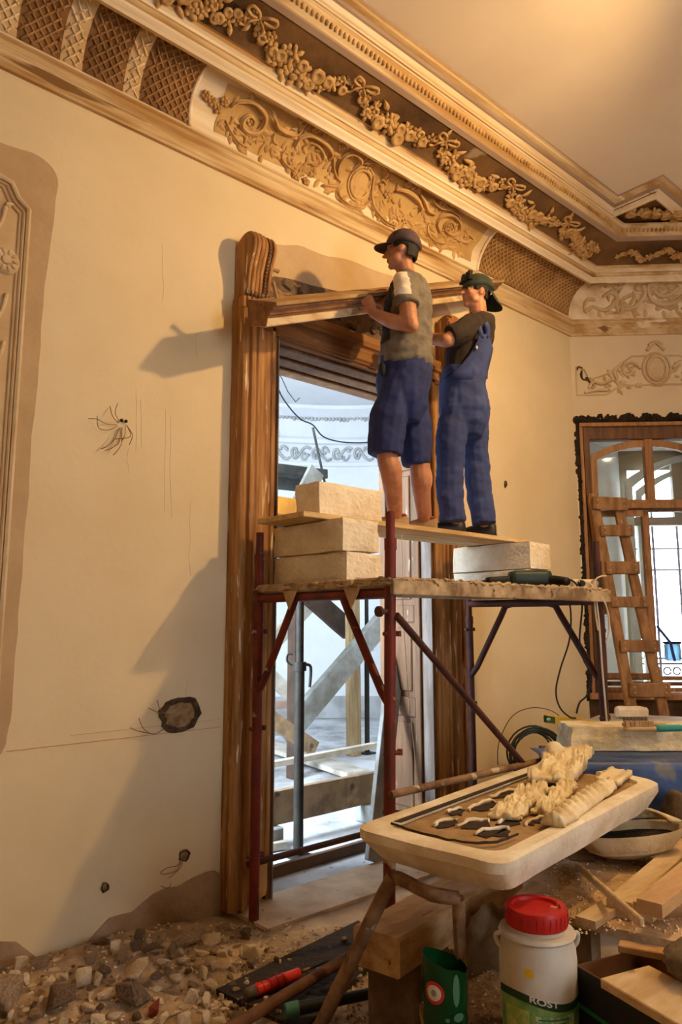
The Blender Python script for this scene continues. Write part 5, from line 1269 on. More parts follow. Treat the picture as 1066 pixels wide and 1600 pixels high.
cable('black_cable', 'black cable looping down from the plug on the deck', [qc(882, 910), qc(892, 906), qc(904, 918), qc(910, 945), qc(906, 1000), qc(912, 1030), qc(924, 1055), qc(918, 1085), qc(906, 1098), qc(901, 1115)], .0055, m_cab)
cable('black_cable', 'black cable hanging in a wide bow left of the scaffold post', [qc(846, 913), qc(868, 912), qc(884, 925), qc(892, 955), qc(890, 1000), qc(876, 1045), qc(869, 1080), qc(875, 1105), qc(890, 1120), qc(900, 1122)], .005, m_cab)
qw = vplane(V(4.12, -1.30, 0))
cable('white_cable', 'white cable hanging down the right scaffold post to the table', [qw(908, 908), qw(922, 912), qw(930, 930), qw(936, 970), qw(941, 1040), qw(946, 1100), qw(949, 1134)], .0055, m_cabw)
cable('white_cable', 'short white cable arching over behind the right scaffold post', [qw(948, 900), qw(938, 901), qw(930, 908), qw(929, 930), qw(931, 960), qw(935, 985)], .005, m_cabw)
cable('white_cable', 'pale cable bowing out right of the right scaffold post', [qw(905, 909), qw(925, 914), qw(942, 935), qw(951, 960), qw(952, 985), qw(947, 1004)], .005, m_cabw)
q_ = vplane(V(3.0, -.98, 0))
cable('string', 'thin pale string hanging beside the near scaffold post', [q_(628, 835), q_(630, 950), q_(634, 1020), q_(640, 1100), q_(648, 1180), q_(654, 1250)], .002, m_cabw)

# ------------------------------------------------------------------ ladder leaning at the window
m_lad = mat('ladder_wood', (166, 126, 88), .75, (130, 94, 60), 4, 6, .4, .6, .3, 25, stretch=(4, 4, 1), speck=((206, 176, 134), 10, .69))
OFB = .42; OFT = .04
def ladp(px, py):   # on the leaning plane of the ladder: farther from the wall at its foot
    t = (py - 785) / (1120 - 785); return on_B(px, py, OFT + (OFB - OFT) * t)
lad = thing('ladder', 'worn wooden ladder with wide nailed rungs leaning at the window', 'ladder', V(*(ladp(1010, 1170).xy), 0))
for (x0, y0, x1, y1, w_) in ((926, 772, 1000, 1180, .085), (966, 792, 1053, 1185, .08)):
    a, c = ladp(x0, y0), ladp(x1, y1); d = (c - a) / (c.z - a.z); c = a + d * (0.0 - a.z) if True else c
    b = MB(); b.beam(a, c, w_, .05, NB); obj('side_rail', b, m_lad, lad, bevel=.008)
for (x0, y0, x1, y1, h_) in ((924, 778, 978, 800, .115), (936, 825, 986, 836, .10), (944, 880, 996, 896, .11), (952, 932, 1010, 950, .09), (966, 1000, 1026, 1018, .10), (980, 1066, 1044, 1088, .115)):
    y = (y0 + y1) / 2; a, c = ladp(x0, y + (3 if y0 == 778 else 0) - (5 if y0 == 778 else 0)) + NB * .055, ladp(x1, y + (3 if y0 == 778 else 0)) + NB * .055; c.z = a.z - (.02 if y0 == 778 else 0)
    b = MB(); b.beam(a, c, .035, h_); rg = obj('rung', b, m_lad, lad, bevel=.007)
    for e in (.12, .88):
        for dz in (-.02, .025):
            b = MB(); b.ball(a + (c - a) * e + NB * .019 + V(0, 0, dz), .006, None, 6, 4); obj('nail_head', b, m_cabw, rg)
# lath beside the ladder
a, c = on_B(921, 780, .03), on_B(945, 960, .05)
timber('lath', a, V(c.x, c.y, c.z), .03, .05, m_wwood, 'thin slanting lath between ladder and window casing', 'lath', NB)
# blue bag box hung from the ladder
c = ladp(1044, 1018) + NB * .10
g = thing('cooler_bag', 'light blue bag box with dark blue strap hanging from the ladder', 'bag', c - V(0, 0, .08))
b = MB(); b.beam(c - DB * .055, c + DB * .055, .09, .14); obj('bag_body', b, mat('light_blue_nylon', (150, 206, 246), .7, (130, 186, 232), 8, 4, trans=.55), g, bevel=.015, seg=3)
b = MB(); b.beam(c - DB * .06 + V(0, 0, .075), c + DB * .06 + V(0, 0, .075), .095, .02); obj('bag_lid', b, mat('dark_blue_nylon', (34, 44, 84), .6), g, bevel=.006)
b = MB(); P_ = [ladp(1022, 978) + NB * .07, c - DB * .03 + V(0, 0, .075) + NB * .05, c - DB * .02 + NB * .052 + V(0, 0, 0), c - DB * .005 + NB * .052 + V(0, 0, -.072)]
for i in range(3): b.beam(P_[i], P_[i + 1], .022, .006, NB)
obj('strap', b, mat('blue_strap', (30, 62, 128), .6), g)

# ------------------------------------------------------------------ back table with level, plaster block
m_grb = mat('grey_board', (176, 168, 156), .8, (150, 140, 126), 4, 5, .4, .6, .2, 25)
TZ = .80
bt = thing('back_table', 'low table with a dusty grey board top near the window', 'table', V(5.15, -.95, 0))
def quadtop(pts, z, th): b = MB(); b.prism([V(p[0], p[1], z - th) for p in pts], (0, 0, th)); return b
tq = [(4.62, -.62), (5.45, -.42), (5.85, -1.28), (4.72, -1.42)]
obj('table_top', quadtop(tq, TZ, .03), m_grb, bt, bevel=.004)
for x, y in ((4.72, -.70), (5.38, -.52), (5.72, -1.2), (4.80, -1.34)):
    b = MB(); b.bb((x - .03, y - .03, 0), (x + .03, y + .03, TZ - .03)); obj('leg', b, m_grim, bt)
# spirit level
a = on_z(852, 1121, TZ + .03); c = on_z(1010, 1146, TZ + .03); a = V(4.60, -.58, TZ + .03) ; a = on_z(852, 1122, TZ + .035); a = V(a.x, a.y, TZ + .032); c = on_z(1000, 1144, TZ + .03); c = V(c.x, c.y, TZ + .032)
g = thing('spirit_level', 'long yellow spirit level lying on the low table', 'spirit level', V(*((a + c) / 2).xy, TZ))
b = MB(); b.beam(a, c, .025, .06); obj('level_body', b, mat('yellow_alu', (226, 176, 36), .4, (206, 150, 24), 3), g, bevel=.003)
d = (c - a).normalized(); px_ = d.cross(V(0, 0, 1))
sgn = 1 if px_.dot(-HD) > 0 else -1
b = MB(); b.beam(a + px_ * sgn * .0135, a + d * .10 + px_ * sgn * .0135, .003, .045); obj('end_cap', b, mat('dark_vial_frame', (60, 54, 30), .5), g)
b = MB(); b.ball(a + d * .05 + px_ * sgn * .016, (.018, .018, .012), None, 10, 6); obj('vial', b, mat('green_vial', (120, 190, 120), .2), g, smooth='all')
# plaster block on the back table
c = on_z(986, 1122, TZ); b = MB(); squircle(b, V(c.x, c.y, TZ + .042) - RT * .10, V(c.x, c.y, TZ + .042) + RT * .11, .13, .082, (0, 0, 1), 11, 4)
rough_up(b, .004, 14, 4); o = obj('plaster_block', b, mat('fresh_plaster', (232, 216, 190), .9, (214, 194, 164), 7, 6, .4, .6, .5, 40), None, smooth=True, loc=V(c.x, c.y, TZ)); tag(o, 'small whitish plaster block at the back by the ladder foot', 'plaster block')
m_fresh = MATS['fresh_plaster']

# ------------------------------------------------------------------ tarp covered table with thick slab
T2 = .84
n_ = RT; h_ = HD
ft = thing('tarp_table', 'table draped with a blue tarp behind the plaster mould', 'table', V(3.95, -1.62, 0))
o0 = on_z(872, 1190, T2); o0 = V(o0.x, o0.y, 0)
def tp(u, v, z): return V(o0.x, o0.y, z) + RT * u + HD * v
b = MB(); b.prism([tp(0, 0, T2 - .03), tp(1.1, 0, T2 - .03), tp(1.1, .37, T2 - .03), tp(0, .37, T2 - .03)], (0, 0, .026)); obj('table_top', b, m_grim, ft)
for u, v in ((.06, .06), (1.04, .06), (1.04, .31), (.06, .31)):
    b = MB(); q = tp(u, v, 0); b.bb(q - V(.03, .03, 0), q + V(.03, .03, T2 - .03)); obj('leg', b, m_grim, ft)
m_tarp = mat('blue_tarp', (38, 62, 112), .45, (70, 92, 138), 4, 6, .4, .65, .4, 18, speck=((120, 118, 116), 4, .66))
b = MB()
def tarp(u, v):
    s_ = u * 1.18 - .04; t = v * .77
    w_ = mnoise.noise(Vector((s_ * 5, t * 5, 3))) * .012
    if t < .36: return tp(s_, -.012 - .02 * abs(math.sin(s_ * 9)) * (1 - t / .36) + w_, T2 - .28 + t * .78 + w_)
    return tp(s_, (t - .36) * .92 - .005, T2 + .002 + abs(w_) * .35)
b.grid(tarp, 34, 20); tq_ = obj('tarp', b, m_tarp, ft, smooth='all'); md = tq_.modifiers.new('thick', 'SOLIDIFY'); md.thickness = .003; md.offset = -1
# rough slab
s0 = on_z(895, 1174, T2 + .008); s0 = V(s0.x, s0.y, T2 + .008)
bm = bmesh.new(); bmesh.ops.create_cube(bm, size=1); bmesh.ops.subdivide_edges(bm, edges=bm.edges, cuts=17, use_grid_fill=True)
b = MB(); L_, W_, H_ = .80, .24, .115
for v in bm.verts:
    q = V(v.co.x + .5, v.co.y + .5, v.co.z + .5); p = s0 + RT * (q.x * L_) + HD * (q.y * W_ + .03) + V(0, 0, q.z * H_)
    e = mnoise.noise(p * 16) * .016 + mnoise.noise(p * 40) * .006
    if q.y < .01: p += -HD * (abs(e) - .01 + .02 * (1 - q.z))
    if q.x < .01: p += -RT * (abs(e) - .02 * q.z)
    if q.z > .99: p.z += e * .25
    b.v.append(p)
bm.verts.index_update(); b.f = [tuple(v.index for v in f.verts) for f in bm.faces]; b.mi = [0] * len(b.f); bm.free()
o = obj('plaster_slab', b, mat('rough_slab', (232, 216, 184), .95, (196, 176, 138), 8, 7, .4, .6, .7, 40), None, smooth=True, loc=s0); tag(o, 'thick rough plaster slab lying on the blue tarp', 'plaster slab')
# wire brushes on the slab
zt = T2 + .008 + H_ + .004
def brush(px, py, ln, m1, label, teal):
    p = on_z(px, py, zt); p = V(p.x, p.y, zt); d = (RT + HD * .05).normalized()
    g = thing('wire_brush', label, 'brush', p)
    b = MB(); squircle(b, p + V(0, 0, .012), p + d * ln + V(0, 0, .014), .035, .022); obj('brush_back', b, mat('brush_wood', (196, 160, 110), .7), g, smooth='all')
    b = MB()
    for k in range(40):
        q = p + d * (.01 + (k % 20) / 20 * ln * .55) + HD * (-.01 if k < 20 else .008) + V(0, 0, .022); b.tube([q, q + V(rnd.uniform(-.006, .006), rnd.uniform(-.006, .006), .028)], .0045, 4)
    o = obj('bristles', b, m1, g); o['kind'] = 'stuff'
    if teal:
        b = MB(); squircle(b, p + d * ln * .62 + V(0, 0, .014), p + d * (ln * 1.18) + V(0, 0, .016), .042, .032); obj('grip', b, mat('teal_grip', (48, 140, 126), .5), g, smooth='all')
brush(974, 1136, .22, mat('grey_bristle', (128, 108, 92), .8), 'wire brush with grey bristles lying on the slab', False)
brush(976, 1143, .25, mat('tan_bristle', (190, 156, 108), .8), 'brush with teal handle lying on the near edge of the slab', True)
# folded maroon boards and cable coil behind, on a crate
cz = .62
p = on_z(842, 1190, cz); cr_ = V(4.55, -.62, 0)
p0 = on_z(872, 1172, .74)
g = thing('tool_crate', 'grey wooden crate beside the wall carrying maroon panels', 'crate', V(p0.x, p0.y, 0))
for k, z in enumerate((.02, .24, .46)):
    b = MB(); b.beam(V(p0.x, p0.y, z + .09) - RT * .14 - HD * .12, V(p0.x, p0.y, z + .09) + RT * .2 - HD * .12, .018, .17); obj('slat', b, m_grim, g)
b = MB(); b.prism([V(p0.x, p0.y, .62) + RT * u + HD * v for u, v in ((-.15, -.13), (.21, -.13), (.21, .16), (-.15, .16))], (0, 0, .02)); obj('lid', b, m_grim, g)
for sx in (-.14, .19):
    b = MB(); b.beam(V(p0.x, p0.y, 0) + RT * sx + HD * .12, V(p0.x, p0.y, .62) + RT * sx + HD * .12, .03, .03, HD); obj('corner_post', b, m_grim, g)
for k in range(4):
    b = MB(); q = V(p0.x, p0.y, .642 + k * .027); b.prism([q + RT * u + HD * v for u, v in ((-.10 + .014 * k, -.10), (.16, -.11), (.16, .1), (-.09, .1))], (0, 0, .022 + .002 * k)); o = obj('maroon_panel', b, mat('maroon_panel', (120, 64, 58), .6, (92, 46, 44), 5), None, bevel=.003, loc=q)
    tag(o, ('lowest', 'second lowest', 'second from top', 'topmost')[k] + ' of the four maroon panels stacked beside the slab', 'panel', 'maroon panels stacked beside the slab')
# cable coil leaning at the wall
cc = on_y(836, 1178, -.34); b = MB()
for k in range(9):
    r_ = .15 + .012 * (k % 4) + rnd.uniform(-.006, .006); oo_ = V(rnd.uniform(-.015, .015), rnd.uniform(-.03, .03), rnd.uniform(-.008, .008))
    P_ = [cc + RT * (r_ * math.cos(a)) + V(0, 0, r_ * math.sin(a)) + oo_ + HD * .02 * math.sin(a * 2 + k) for a in [i * 2 * math.pi / 26 for i in range(27)]]; b.tube(P_, .0065, 6)
o = obj('cable_coil', b, mat('dark_green_cable', (52, 58, 50), .6), None, smooth=True, loc=cc - V(0, 0, .19)); tag(o, 'coil of dark cable standing behind the scaffold brace', 'cable coil')
cc2 = on_y(836, 1190, -.30); P_ = [on_y(px, py, -.30) for px, py in ((778, 1195), (780, 1160), (800, 1120), (830, 1106), (860, 1110), (880, 1124), (890, 1140))]
cable('thin_wire', 'single thin wire arching in a wide loop before the wall', P_, .003, m_cab)
b = MB(); b.bb((4.34, -.56, 0), (4.68, -.22, cc.z - .19)); o = obj('plastic_crate', b, mat('pinkish_box', (186, 138, 112), .8, (164, 116, 92), 4), None, bevel=.01, loc=(4.5, -.4, 0)); tag(o, 'pinkish box under the coil of dark cable', 'box')
# ------------------------------------------------------------------ big plaster mould tray on its stand
TT = .80
m_plast = mat('mould_plaster', (242, 230, 206), .9, (222, 202, 168), 6, 7, .4, .6, .5, 40)
m_plastg = mat('mould_plaster_grey', (176, 164, 132), .9, (150, 138, 108), 6, 6, .4, .6, .4, 40)
m_hollow = mat('hollow_dark', (58, 40, 28), .7, (40, 28, 20), 9, 5, .4, .6, .4, 40)  # dark colour in place of depth for hollows, groove and crack
m_cast = mat('plaster_cast', (236, 218, 178), .9, (218, 194, 150), 8, 6, .4, .6, .4, 50)
A_, B_, C_, D_ = [V(*p, TT) for p in ((1.812, -1.49), (1.861, -2.077), (3.33, -1.859), (3.482, -1.223))]
def tr_(u, v, z=0.):   # u along (A->D), v across (A->B)
    p = A_ + (D_ - A_) * u + ((B_ - A_) * (1 - u) + (C_ - D_) * u) * v; return V(p.x, p.y, TT + z)
tray = thing('plaster_mould', 'long plaster mould tray with broken relief hollows on a pipe trestle', 'plaster mould', V(2.6, -1.65, TT - .13))
def rim_ring(u0, u1, v0, v1, z, rc=.03, n=4, wob=0):
    pts = []
    for (cu, cv, a0) in ((u0, v0, 180), (u1, v0, 270), (u1, v1, 0), (u0, v1, 90)):
        for i in range(n + 1):
            a = R(a0 + 90 * i / n); ru, rv = rc * .38, rc; iu = cu + ru * (1 if cu == u0 else -1) + ru * math.cos(a); iv = cv + rv * (1 if cv == v0 else -1) + rv * math.sin(a); pts.append(tr_(iu, iv, z))
    out = []
    for i in range(len(pts)):      # subdivide the long sides
        a, b_ = pts[i], pts[(i + 1) % len(pts)]; k = 8 if (b_ - a).length > .2 else 1
        for j in range(k): out.append(a + (b_ - a) * j / k)
    if wob: out = [p + V(mnoise.noise(p * 7), mnoise.noise(p * 7 + V(5, 0, 0)), mnoise.noise(p * 7 + V(0, 9, 0)) * .5) * wob for p in out]
    return out
b = MB()
b.rings([rim_ring(.09, .93, .16, .86, -.125, .12, wob=.01), rim_ring(.035, .97, .06, .95, -.10, .12, wob=.012), rim_ring(.0, 1, 0, 1, -.035, .10, wob=.008), rim_ring(.0, 1, 0, 1, -.004, .10, wob=.006), rim_ring(.012, .988, .02, .98, .004, .10, wob=.004), rim_ring(.055, .95, .10, .89, .0, .12, wob=.004), rim_ring(.062, .945, .11, .88, -.02, .12), rim_ring(.066, .94, .115, .875, -.034, .12)])
b.m = 0
obj('mould_body', b, m_plast, tray, smooth=True)
# dark strip drawn as a groove along the back rim and cracked line along the front rim
b = MB(); b.prism([tr_(.085, .13, .002), tr_(.95, .12, .002), tr_(.95, .155, .002), tr_(.09, .175, .002)], (0, 0, .003)); obj('dark_groove', b, m_hollow, tray)
b = MB(); b.tube(smooth_path([tr_(.07, .14, .003), tr_(.06, .40, .003), tr_(.065, .66, .004), (tr_(.12, .80, .004)), tr_(.2, .82, .004)], 5), .0045, 5); obj('rim_crack', rough_up(b, .004, 30), m_hollow, tray)
b = MB(); b.prism([tr_(.07, .16, -.024), tr_(.93, .15, -.024), tr_(.93, .86, -.024), (tr_(.07, .86, -.024))], (0, 0, .012)); rough_up(b, .002, 9); obj('mould_bed', b, mat('bed_plaster', (178, 146, 104), .9, (150, 118, 80), 6, 6, .4, .6, .5, 40), tray)
# hollow leaf shapes, each its own thin plate, the hollow's dark put into its colour
hol = [[(.14, .34), (.17, .30), (.21, .36), (.19, .42), (.15, .40)], [(.17, .46), (.22, .44), (.26, .52), (.22, .58), (.18, .54)], [(.15, .60), (.20, .62), (.24, .70), (.20, .74), (.15, .68)], [(.26, .60), (.30, .58), (.34, .64), (.30, .70), (.26, .66)],
       [(.30, .30), (.36, .28), (.42, .32), (.38, .38), (.32, .36)], [(.34, .42), (.40, .40), (.44, .46), (.40, .50), (.35, .48)], [(.44, .26), (.52, .24), (.56, .30), (.50, .34)], [(.56, .36), (.62, .34), (.66, .40), (.60, .46), (.56, .42)], [(.24, .24), (.28, .22), (.30, .26), (.26, .30)], [(.46, .38), (.50, .36), (.52, .42), (.48, .46)], [(.30, .74), (.36, .72), (.40, .78), (.34, .80)]]
for h in hol:
    c = V(sum(p[0] for p in h) / len(h), sum(p[1] for p in h) / len(h), 0); pts = smooth_path([V(p[0], p[1], 0) for p in h + h[:1]], 3)[:-1]
    b = MB(); b.prism([tr_(p.x + mnoise.noise(V(p.x * 60, p.y * 60, 1)) * .02, p.y + mnoise.noise(V(p.x * 60, p.y * 60, 7)) * .05, -.011) for p in pts], (0, 0, .003)); obj('leaf_hollow', b, m_hollow, tray)
    b = MB(); L2 = [tr_(p.x, p.y, -.004) for p in pts[:len(pts) // 2 + 1]]; b.tube(L2, [.007] * len(L2), 5); rough_up(b, .012, 26); obj('broken_edge', b, m_plast, tray, smooth='all')
# plaster casts lying in and on the mould: separate castings
def casting(name, label, quad, fn, nu, nv, th, m, base):
    """relief sheet on a quad (tray u,v), height fn(u, v)"""
    a, b2, c, d = quad; b = MB()
    def top(u, v):
        x = a[0] * (1 - u) * (1 - v) + b2[0] * u * (1 - v) + c[0] * u * v + d[0] * (1 - u) * v; y = a[1] * (1 - u) * (1 - v) + b2[1] * u * (1 - v) + c[1] * u * v + d[1] * (1 - u) * v
        e = .012 * mnoise.noise(V(u * 9, v * 9, 4.)) if u in (0, 1) or v in (0, 1) else 0
        return tr_(x + e, y + e * 2, base + th + fn(u, v))
    b.grid(top, nu, nv); k = len(b.v); w_ = nv + 1
    zb = TT + base
    b.v += [V(p.x, p.y, zb + .0) for p in b.v[:k]]; b.f += [tuple(i + k for i in f[::-1]) for f in b.f]
    for e in ([i for i in range(w_)], [nu * w_ + i for i in range(w_)], [i * w_ for i in range(nu + 1)], [i * w_ + nv for i in range(nu + 1)]):
        for i in range(len(e) - 1): b.f.append((e[i], e[i + 1], e[i + 1] + k, e[i] + k))
    b.mi = [0] * len(b.f); p0 = tr_(sum(q[0] for q in quad) / 4, sum(q[1] for q in quad) / 4, base); o = obj(name, b, m, None, smooth='all', loc=p0); return tag(o, label, 'plaster casting', 'plaster castings on the mould')
def leafy(sc, amp, seed):
    rr0 = random.Random(seed); bumps = [(rr0.random(), rr0.random(), rr0.uniform(.08, .20), rr0.uniform(.5, 1), rr0.uniform(0, 6.28), rr0.randint(3, 6)) for _ in range(34)]
    def f(u, v):
        h = 0
        for (cu, cv, r_, s_, ph, k) in bumps:
            du, dv = (u - cu) * 1.5, v - cv; q = math.hypot(du, dv) / r_
            if q < 1: h = max(h, s_ * (1 - q * q) ** .8 * (.8 + .2 * math.sin(k * math.atan2(dv, du) + ph + q * 4)))
        return amp * h + .004 * mnoise.noise(V(u * 30, v * 30, seed)) * (h > 0)
    return f
casting('leaf_casting', 'large leafy plaster casting tipped over the far end of the mould', [(.63, .28), (.99, .02), (1.05, .36), (.70, .58)], (lambda f_: lambda u, v: f_(u, v) + .03 * u)(leafy(7, .042, 2)), 60, 46, .02, m_cast, .012)
casting('leaf_casting', 'broken leaf casting lying in the middle of the mould', [(.27, .50), (.58, .34), (.64, .50), (.31, .68)], leafy(8, .045, 5), 60, 36, .012, m_cast, -.004)
casting('leaf_casting', 'crumbled casting fragment between the leaf casting and the strip', [(.38, .66), (.70, .50), (.73, .60), (.42, .78)], leafy(9, .038, 9), 56, 26, .012, m_cast, -.004)
casting('fluted_strip', 'fluted plaster strip along the front rim of the mould', [(.30, .84), (.76, .72), (.775, .86), (.32, .98)], lambda u, v: .022 * abs(math.sin(u * 34 + v * 2.5)) * math.sin(math.pi * v) ** .5 + .018 * math.sin(math.pi * v) + .01 * mnoise.noise(V(u * 20, v * 9, 3)), 80, 12, .010, m_cast, .005)
casting('flat_plaque', 'flat rectangular plaster plaque at the right end of the mould', [(.80, .66), (.98, .60), (.985, .78), (.80, .84)], lambda u, v: .006 * (abs(v - .5) > .3) + .003 * mnoise.noise(V(u * 9, v * 9, 2)), 16, 10, .016, m_cast, .005)
p = tr_(.90, .16, .10); b = MB(); b.ball(p - V(0, 0, .03), (.055, .045, .042), None, 16, 12); rough_up(b, .02, 24, 3); o = obj('plaster_knob', b, m_cast, bpy.data.objects['leaf_casting'], smooth='all')

# pipe trestle carrying the mould
st = thing('pipe_trestle', 'crusted bent pipe trestle leg under the left end of the mould', 'trestle', V(1.84, -1.6, 0))
top = on_z(612, 1362, .665); top = V(top.x, top.y, .645); top2 = on_z(672, 1382, .645); foot = on_z(475, 1655, 0)
def pipe2(name, pts, r, parent=st): b = MB(); b.tube(smooth_path(pts, 5), r, 10); rough_up(b, .003, 30); return obj(name, b, m_pipe, parent, smooth=True)
pipe2('leg', [top, top + (foot - top) * .03, top + (foot - top) * .5, foot], .024)
pipe2('cross_bar', [top, top + V(.01, -.03, .002), V(1.86, -1.80, .652), V(1.92, -1.86, .64)], .022)
pipe2('leg', [V(1.92, -1.86, .64), V(2.0, -1.80, .3), V(2.05, -1.76, 0)], .02)
# second support: two squared blocks on the plywood table under the far end
for k, (x, y) in enumerate(((2.72, -1.58), (3.02, -1.64))):
    b = MB(); b.box((x, y, .5855), (.16, .11, .170), Matrix.Rotation(.2 + k * .3, 3, 'Z')); o = obj('timber_block', b, m_grim, None, bevel=.008, loc=(x, y, .5)); tag(o, 'squared timber block holding up the mould, %s' % ('left of the two' if k == 0 else 'right of the two'), 'timber block')

# heavy timber under the mould, on a support
a = on_z(588, 1492, .36); c = on_z(752, 1392, .36)
m_beam = mat('fresh_sawn_timber', (208, 170, 122), .75, (172, 130, 84), 4, 6, .4, .6, .3, 25, stretch=(1, 3, 3), speck=((130, 86, 48), 6, .68))
ax = (V(c.x, c.y, 0) - V(a.x, a.y, 0)).normalized(); a = V(a.x, a.y, .37); c = V(a.x, a.y, .37) + ax * .98
timber('sawn_timber', a, c, .20, .13, m_beam, 'thick fresh sawn timber lying under the mould', 'timber')
for t, nm in ((.16, 'near'), (.8, 'far')):
    q = a + (c - a) * t; b = MB(); b.box((q.x, q.y, .151), (.16, .2, .302), Matrix.Rotation(.3, 3, 'Z')); rough_up(b, .006, 9, 3); o = obj('stone_block', b, m_mason, None, bevel=.01, loc=(q.x, q.y, 0)); tag(o, 'rough stone block propping the %s end of the sawn timber' % nm, 'stone block')

# ------------------------------------------------------------------ plywood work table on the right
PZ = .50
wt = thing('plywood_table', 'low plywood table strewn with sawdust below the mould', 'table', V(2.9, -1.9, 0))
pq = [on_z(*p, PZ) for p in ((800, 1402), (905, 1438), (1150, 1492), (1220, 1350), (1020, 1328), (880, 1332))]
m_ply = mat('sawdust_plywood', (206, 172, 130), .9, (150, 116, 80), 5, 7, .4, .62, .5, 40, speck=((214, 178, 126), 24, .62))
obj('table_top', quadtop([(p.x, p.y) for p in pq], PZ, .025), m_ply, wt)
for p in pq[:1] + pq[1:2] + pq[3:4] + pq[5:]:
    q = V(p.x, p.y, 0) + (V(2.9, -1.9, 0) - V(p.x, p.y, 0)) * .14; b = MB(); b.bb(q - V(.03, .03, 0), q + V(.03, .03, PZ - .025)); obj('leg', b, m_grim, wt)
# hollow half-round mould shell lying on the table
pc = on_z(985, 1348, PZ); pc = V(pc.x, pc.y, PZ) - HD * .02
b = MB(); rows = []; n = 26
for i in range(9):
    t = i / 8; rz = math.sin(t * math.pi / 2); zz = (1 - math.cos(t * math.pi / 2)) * .115 + .004
    rows.append([pc + RT * (.225 * rz * math.cos(a)) + HD * (.12 * rz * math.sin(a)) + V(0, 0, zz + .035 * rz * math.cos(a) * .6 + .02) for a in [2 * math.pi * j / n for j in range(n)]])
rim = rows[-1]; inner = [pc + (p - pc) * .93 + V(0, 0, .004 + .004 * mnoise.noise(p * 30)) for p in rim]; rows.append([p + V(0, 0, .003) for p in rim]); rows.append(inner)
rows.append([p - V(0, 0, .05) + (pc - p) * .15 for p in inner]); b.rings(rows)
g = thing('mould_shell', 'boat shaped hollow plaster shell on the plywood table', 'plaster shell', V(pc.x, pc.y, PZ)); obj('shell', b, mat('shell_plaster', (214, 190, 146), .9, (190, 164, 118), 7, 6, .4, .6, .5, 40), g, smooth=True)
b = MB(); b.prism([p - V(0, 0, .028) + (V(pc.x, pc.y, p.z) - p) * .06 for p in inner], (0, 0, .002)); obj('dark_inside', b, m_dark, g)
# back lip: upper half of the shell standing behind the opening
b = MB(); rows = []
for i in range(6):
    t = i / 5; rows.append([pc + RT * (.22 * math.cos(a) * (1 - .25 * t * t)) + HD * (.115 * math.sin(a) * (1 - .2 * t) + .0) + V(0, 0, .155 + .02 * math.cos(a) + .055 * t * math.sin(a)) for a in [math.pi * j / 16 for j in range(17)]])
nn = 17; b.add([p for r_ in rows for p in r_], [(i * nn + j, i * nn + j + 1, (i + 1) * nn + j + 1, (i + 1) * nn + j) for i in range(5) for j in range(16)])
o = obj('shell_lip', b, MATS['shell_plaster'], g, smooth='all'); md = o.modifiers.new('t', 'SOLIDIFY'); md.thickness = .012
# sacks / cloth bundle under the mould
def sack(label, c, r, seed, m):
    b = MB(); b.ball((0, 0, 0), 1, None, 28, 18)
    for p in b.v:
        k = 1 + .22 * mnoise.noise(p * 2.2 + V(seed, 0, 0)) + .08 * mnoise.noise(p * 6 + V(0, seed, 0)); p.x *= r[0] * k; p.y *= r[1] * k; p.z = max(-r[2] * .72, p.z * r[2] * k); p += V(c[0], c[1], c[2] + r[2] * .72)
    o = obj('cement_sack', b, m, None, smooth='all', loc=c); tag(o, label, 'sack'); return o
m_sack = mat('dusty_sack', (150, 128, 100), .95, (116, 96, 74), 5, 7, .4, .6, .8, 25)
q = on_z(800, 1425, .30); sack('dusty cement sack slumped under the near end of the mould', (2.42, -1.62, .0), (.20, .12, .24), 2, m_sack)
q = on_z(1062, 1330, PZ); sack('dark dusty sack behind the boat shaped shell', (q.x + .12, q.y + .0, PZ), (.12, .12, .14), 7, mat('brown_sack', (120, 98, 74), .95, (88, 70, 52), 5, 7, .4, .6, .8, 25))

# loose stick, battens, boards on the table
def zed(px, py, z): p = on_z(px, py, z); return V(p.x, p.y, z)
m_fresh_w = mat('fresh_wood', (220, 192, 150), .7, (196, 160, 114), 4, 6, .4, .6, .25, 30, stretch=(1, 4, 4))
b = MB(); b.beam(zed(902, 1352, PZ + .02), zed(1003, 1442, PZ + .13), .016, .03); o = obj('wood_stick', b, m_fresh_w, None, bevel=.004, loc=zed(902, 1352, PZ + .01)); tag(o, 'thin splintered wooden stick propped on the box rim', 'stick')
a, c = zed(968, 1420, PZ + .03), zed(1110, 1290, PZ + .03); timber('batten', a, c, .085, .055, m_fresh_w, 'broad pale batten on the plywood table, nearest the stick', 'batten')
a, c = zed(1003, 1425, PZ + .03), zed(1150, 1300, PZ + .03); timber('batten', a, c, .07, .055, m_fresh_w, 'narrow pale batten beside the broad one on the table', 'batten')
a, c = zed(1015, 1420, PZ + .10), zed(1160, 1310, PZ + .09); timber('batten', a, c, .08, .045, mat('orange_wood', (206, 166, 116), .7, (184, 140, 90), 4, stretch=(1, 4, 4)), 'orange toned batten lying on top of the narrow one', 'batten')
a, c = zed(915, 1442, PZ + .015), zed(972, 1405, PZ + .015); timber('wood_offcut', a, c, .07, .026, m_fresh_w, 'short splintered offcut on the table behind the red lid', 'offcut')

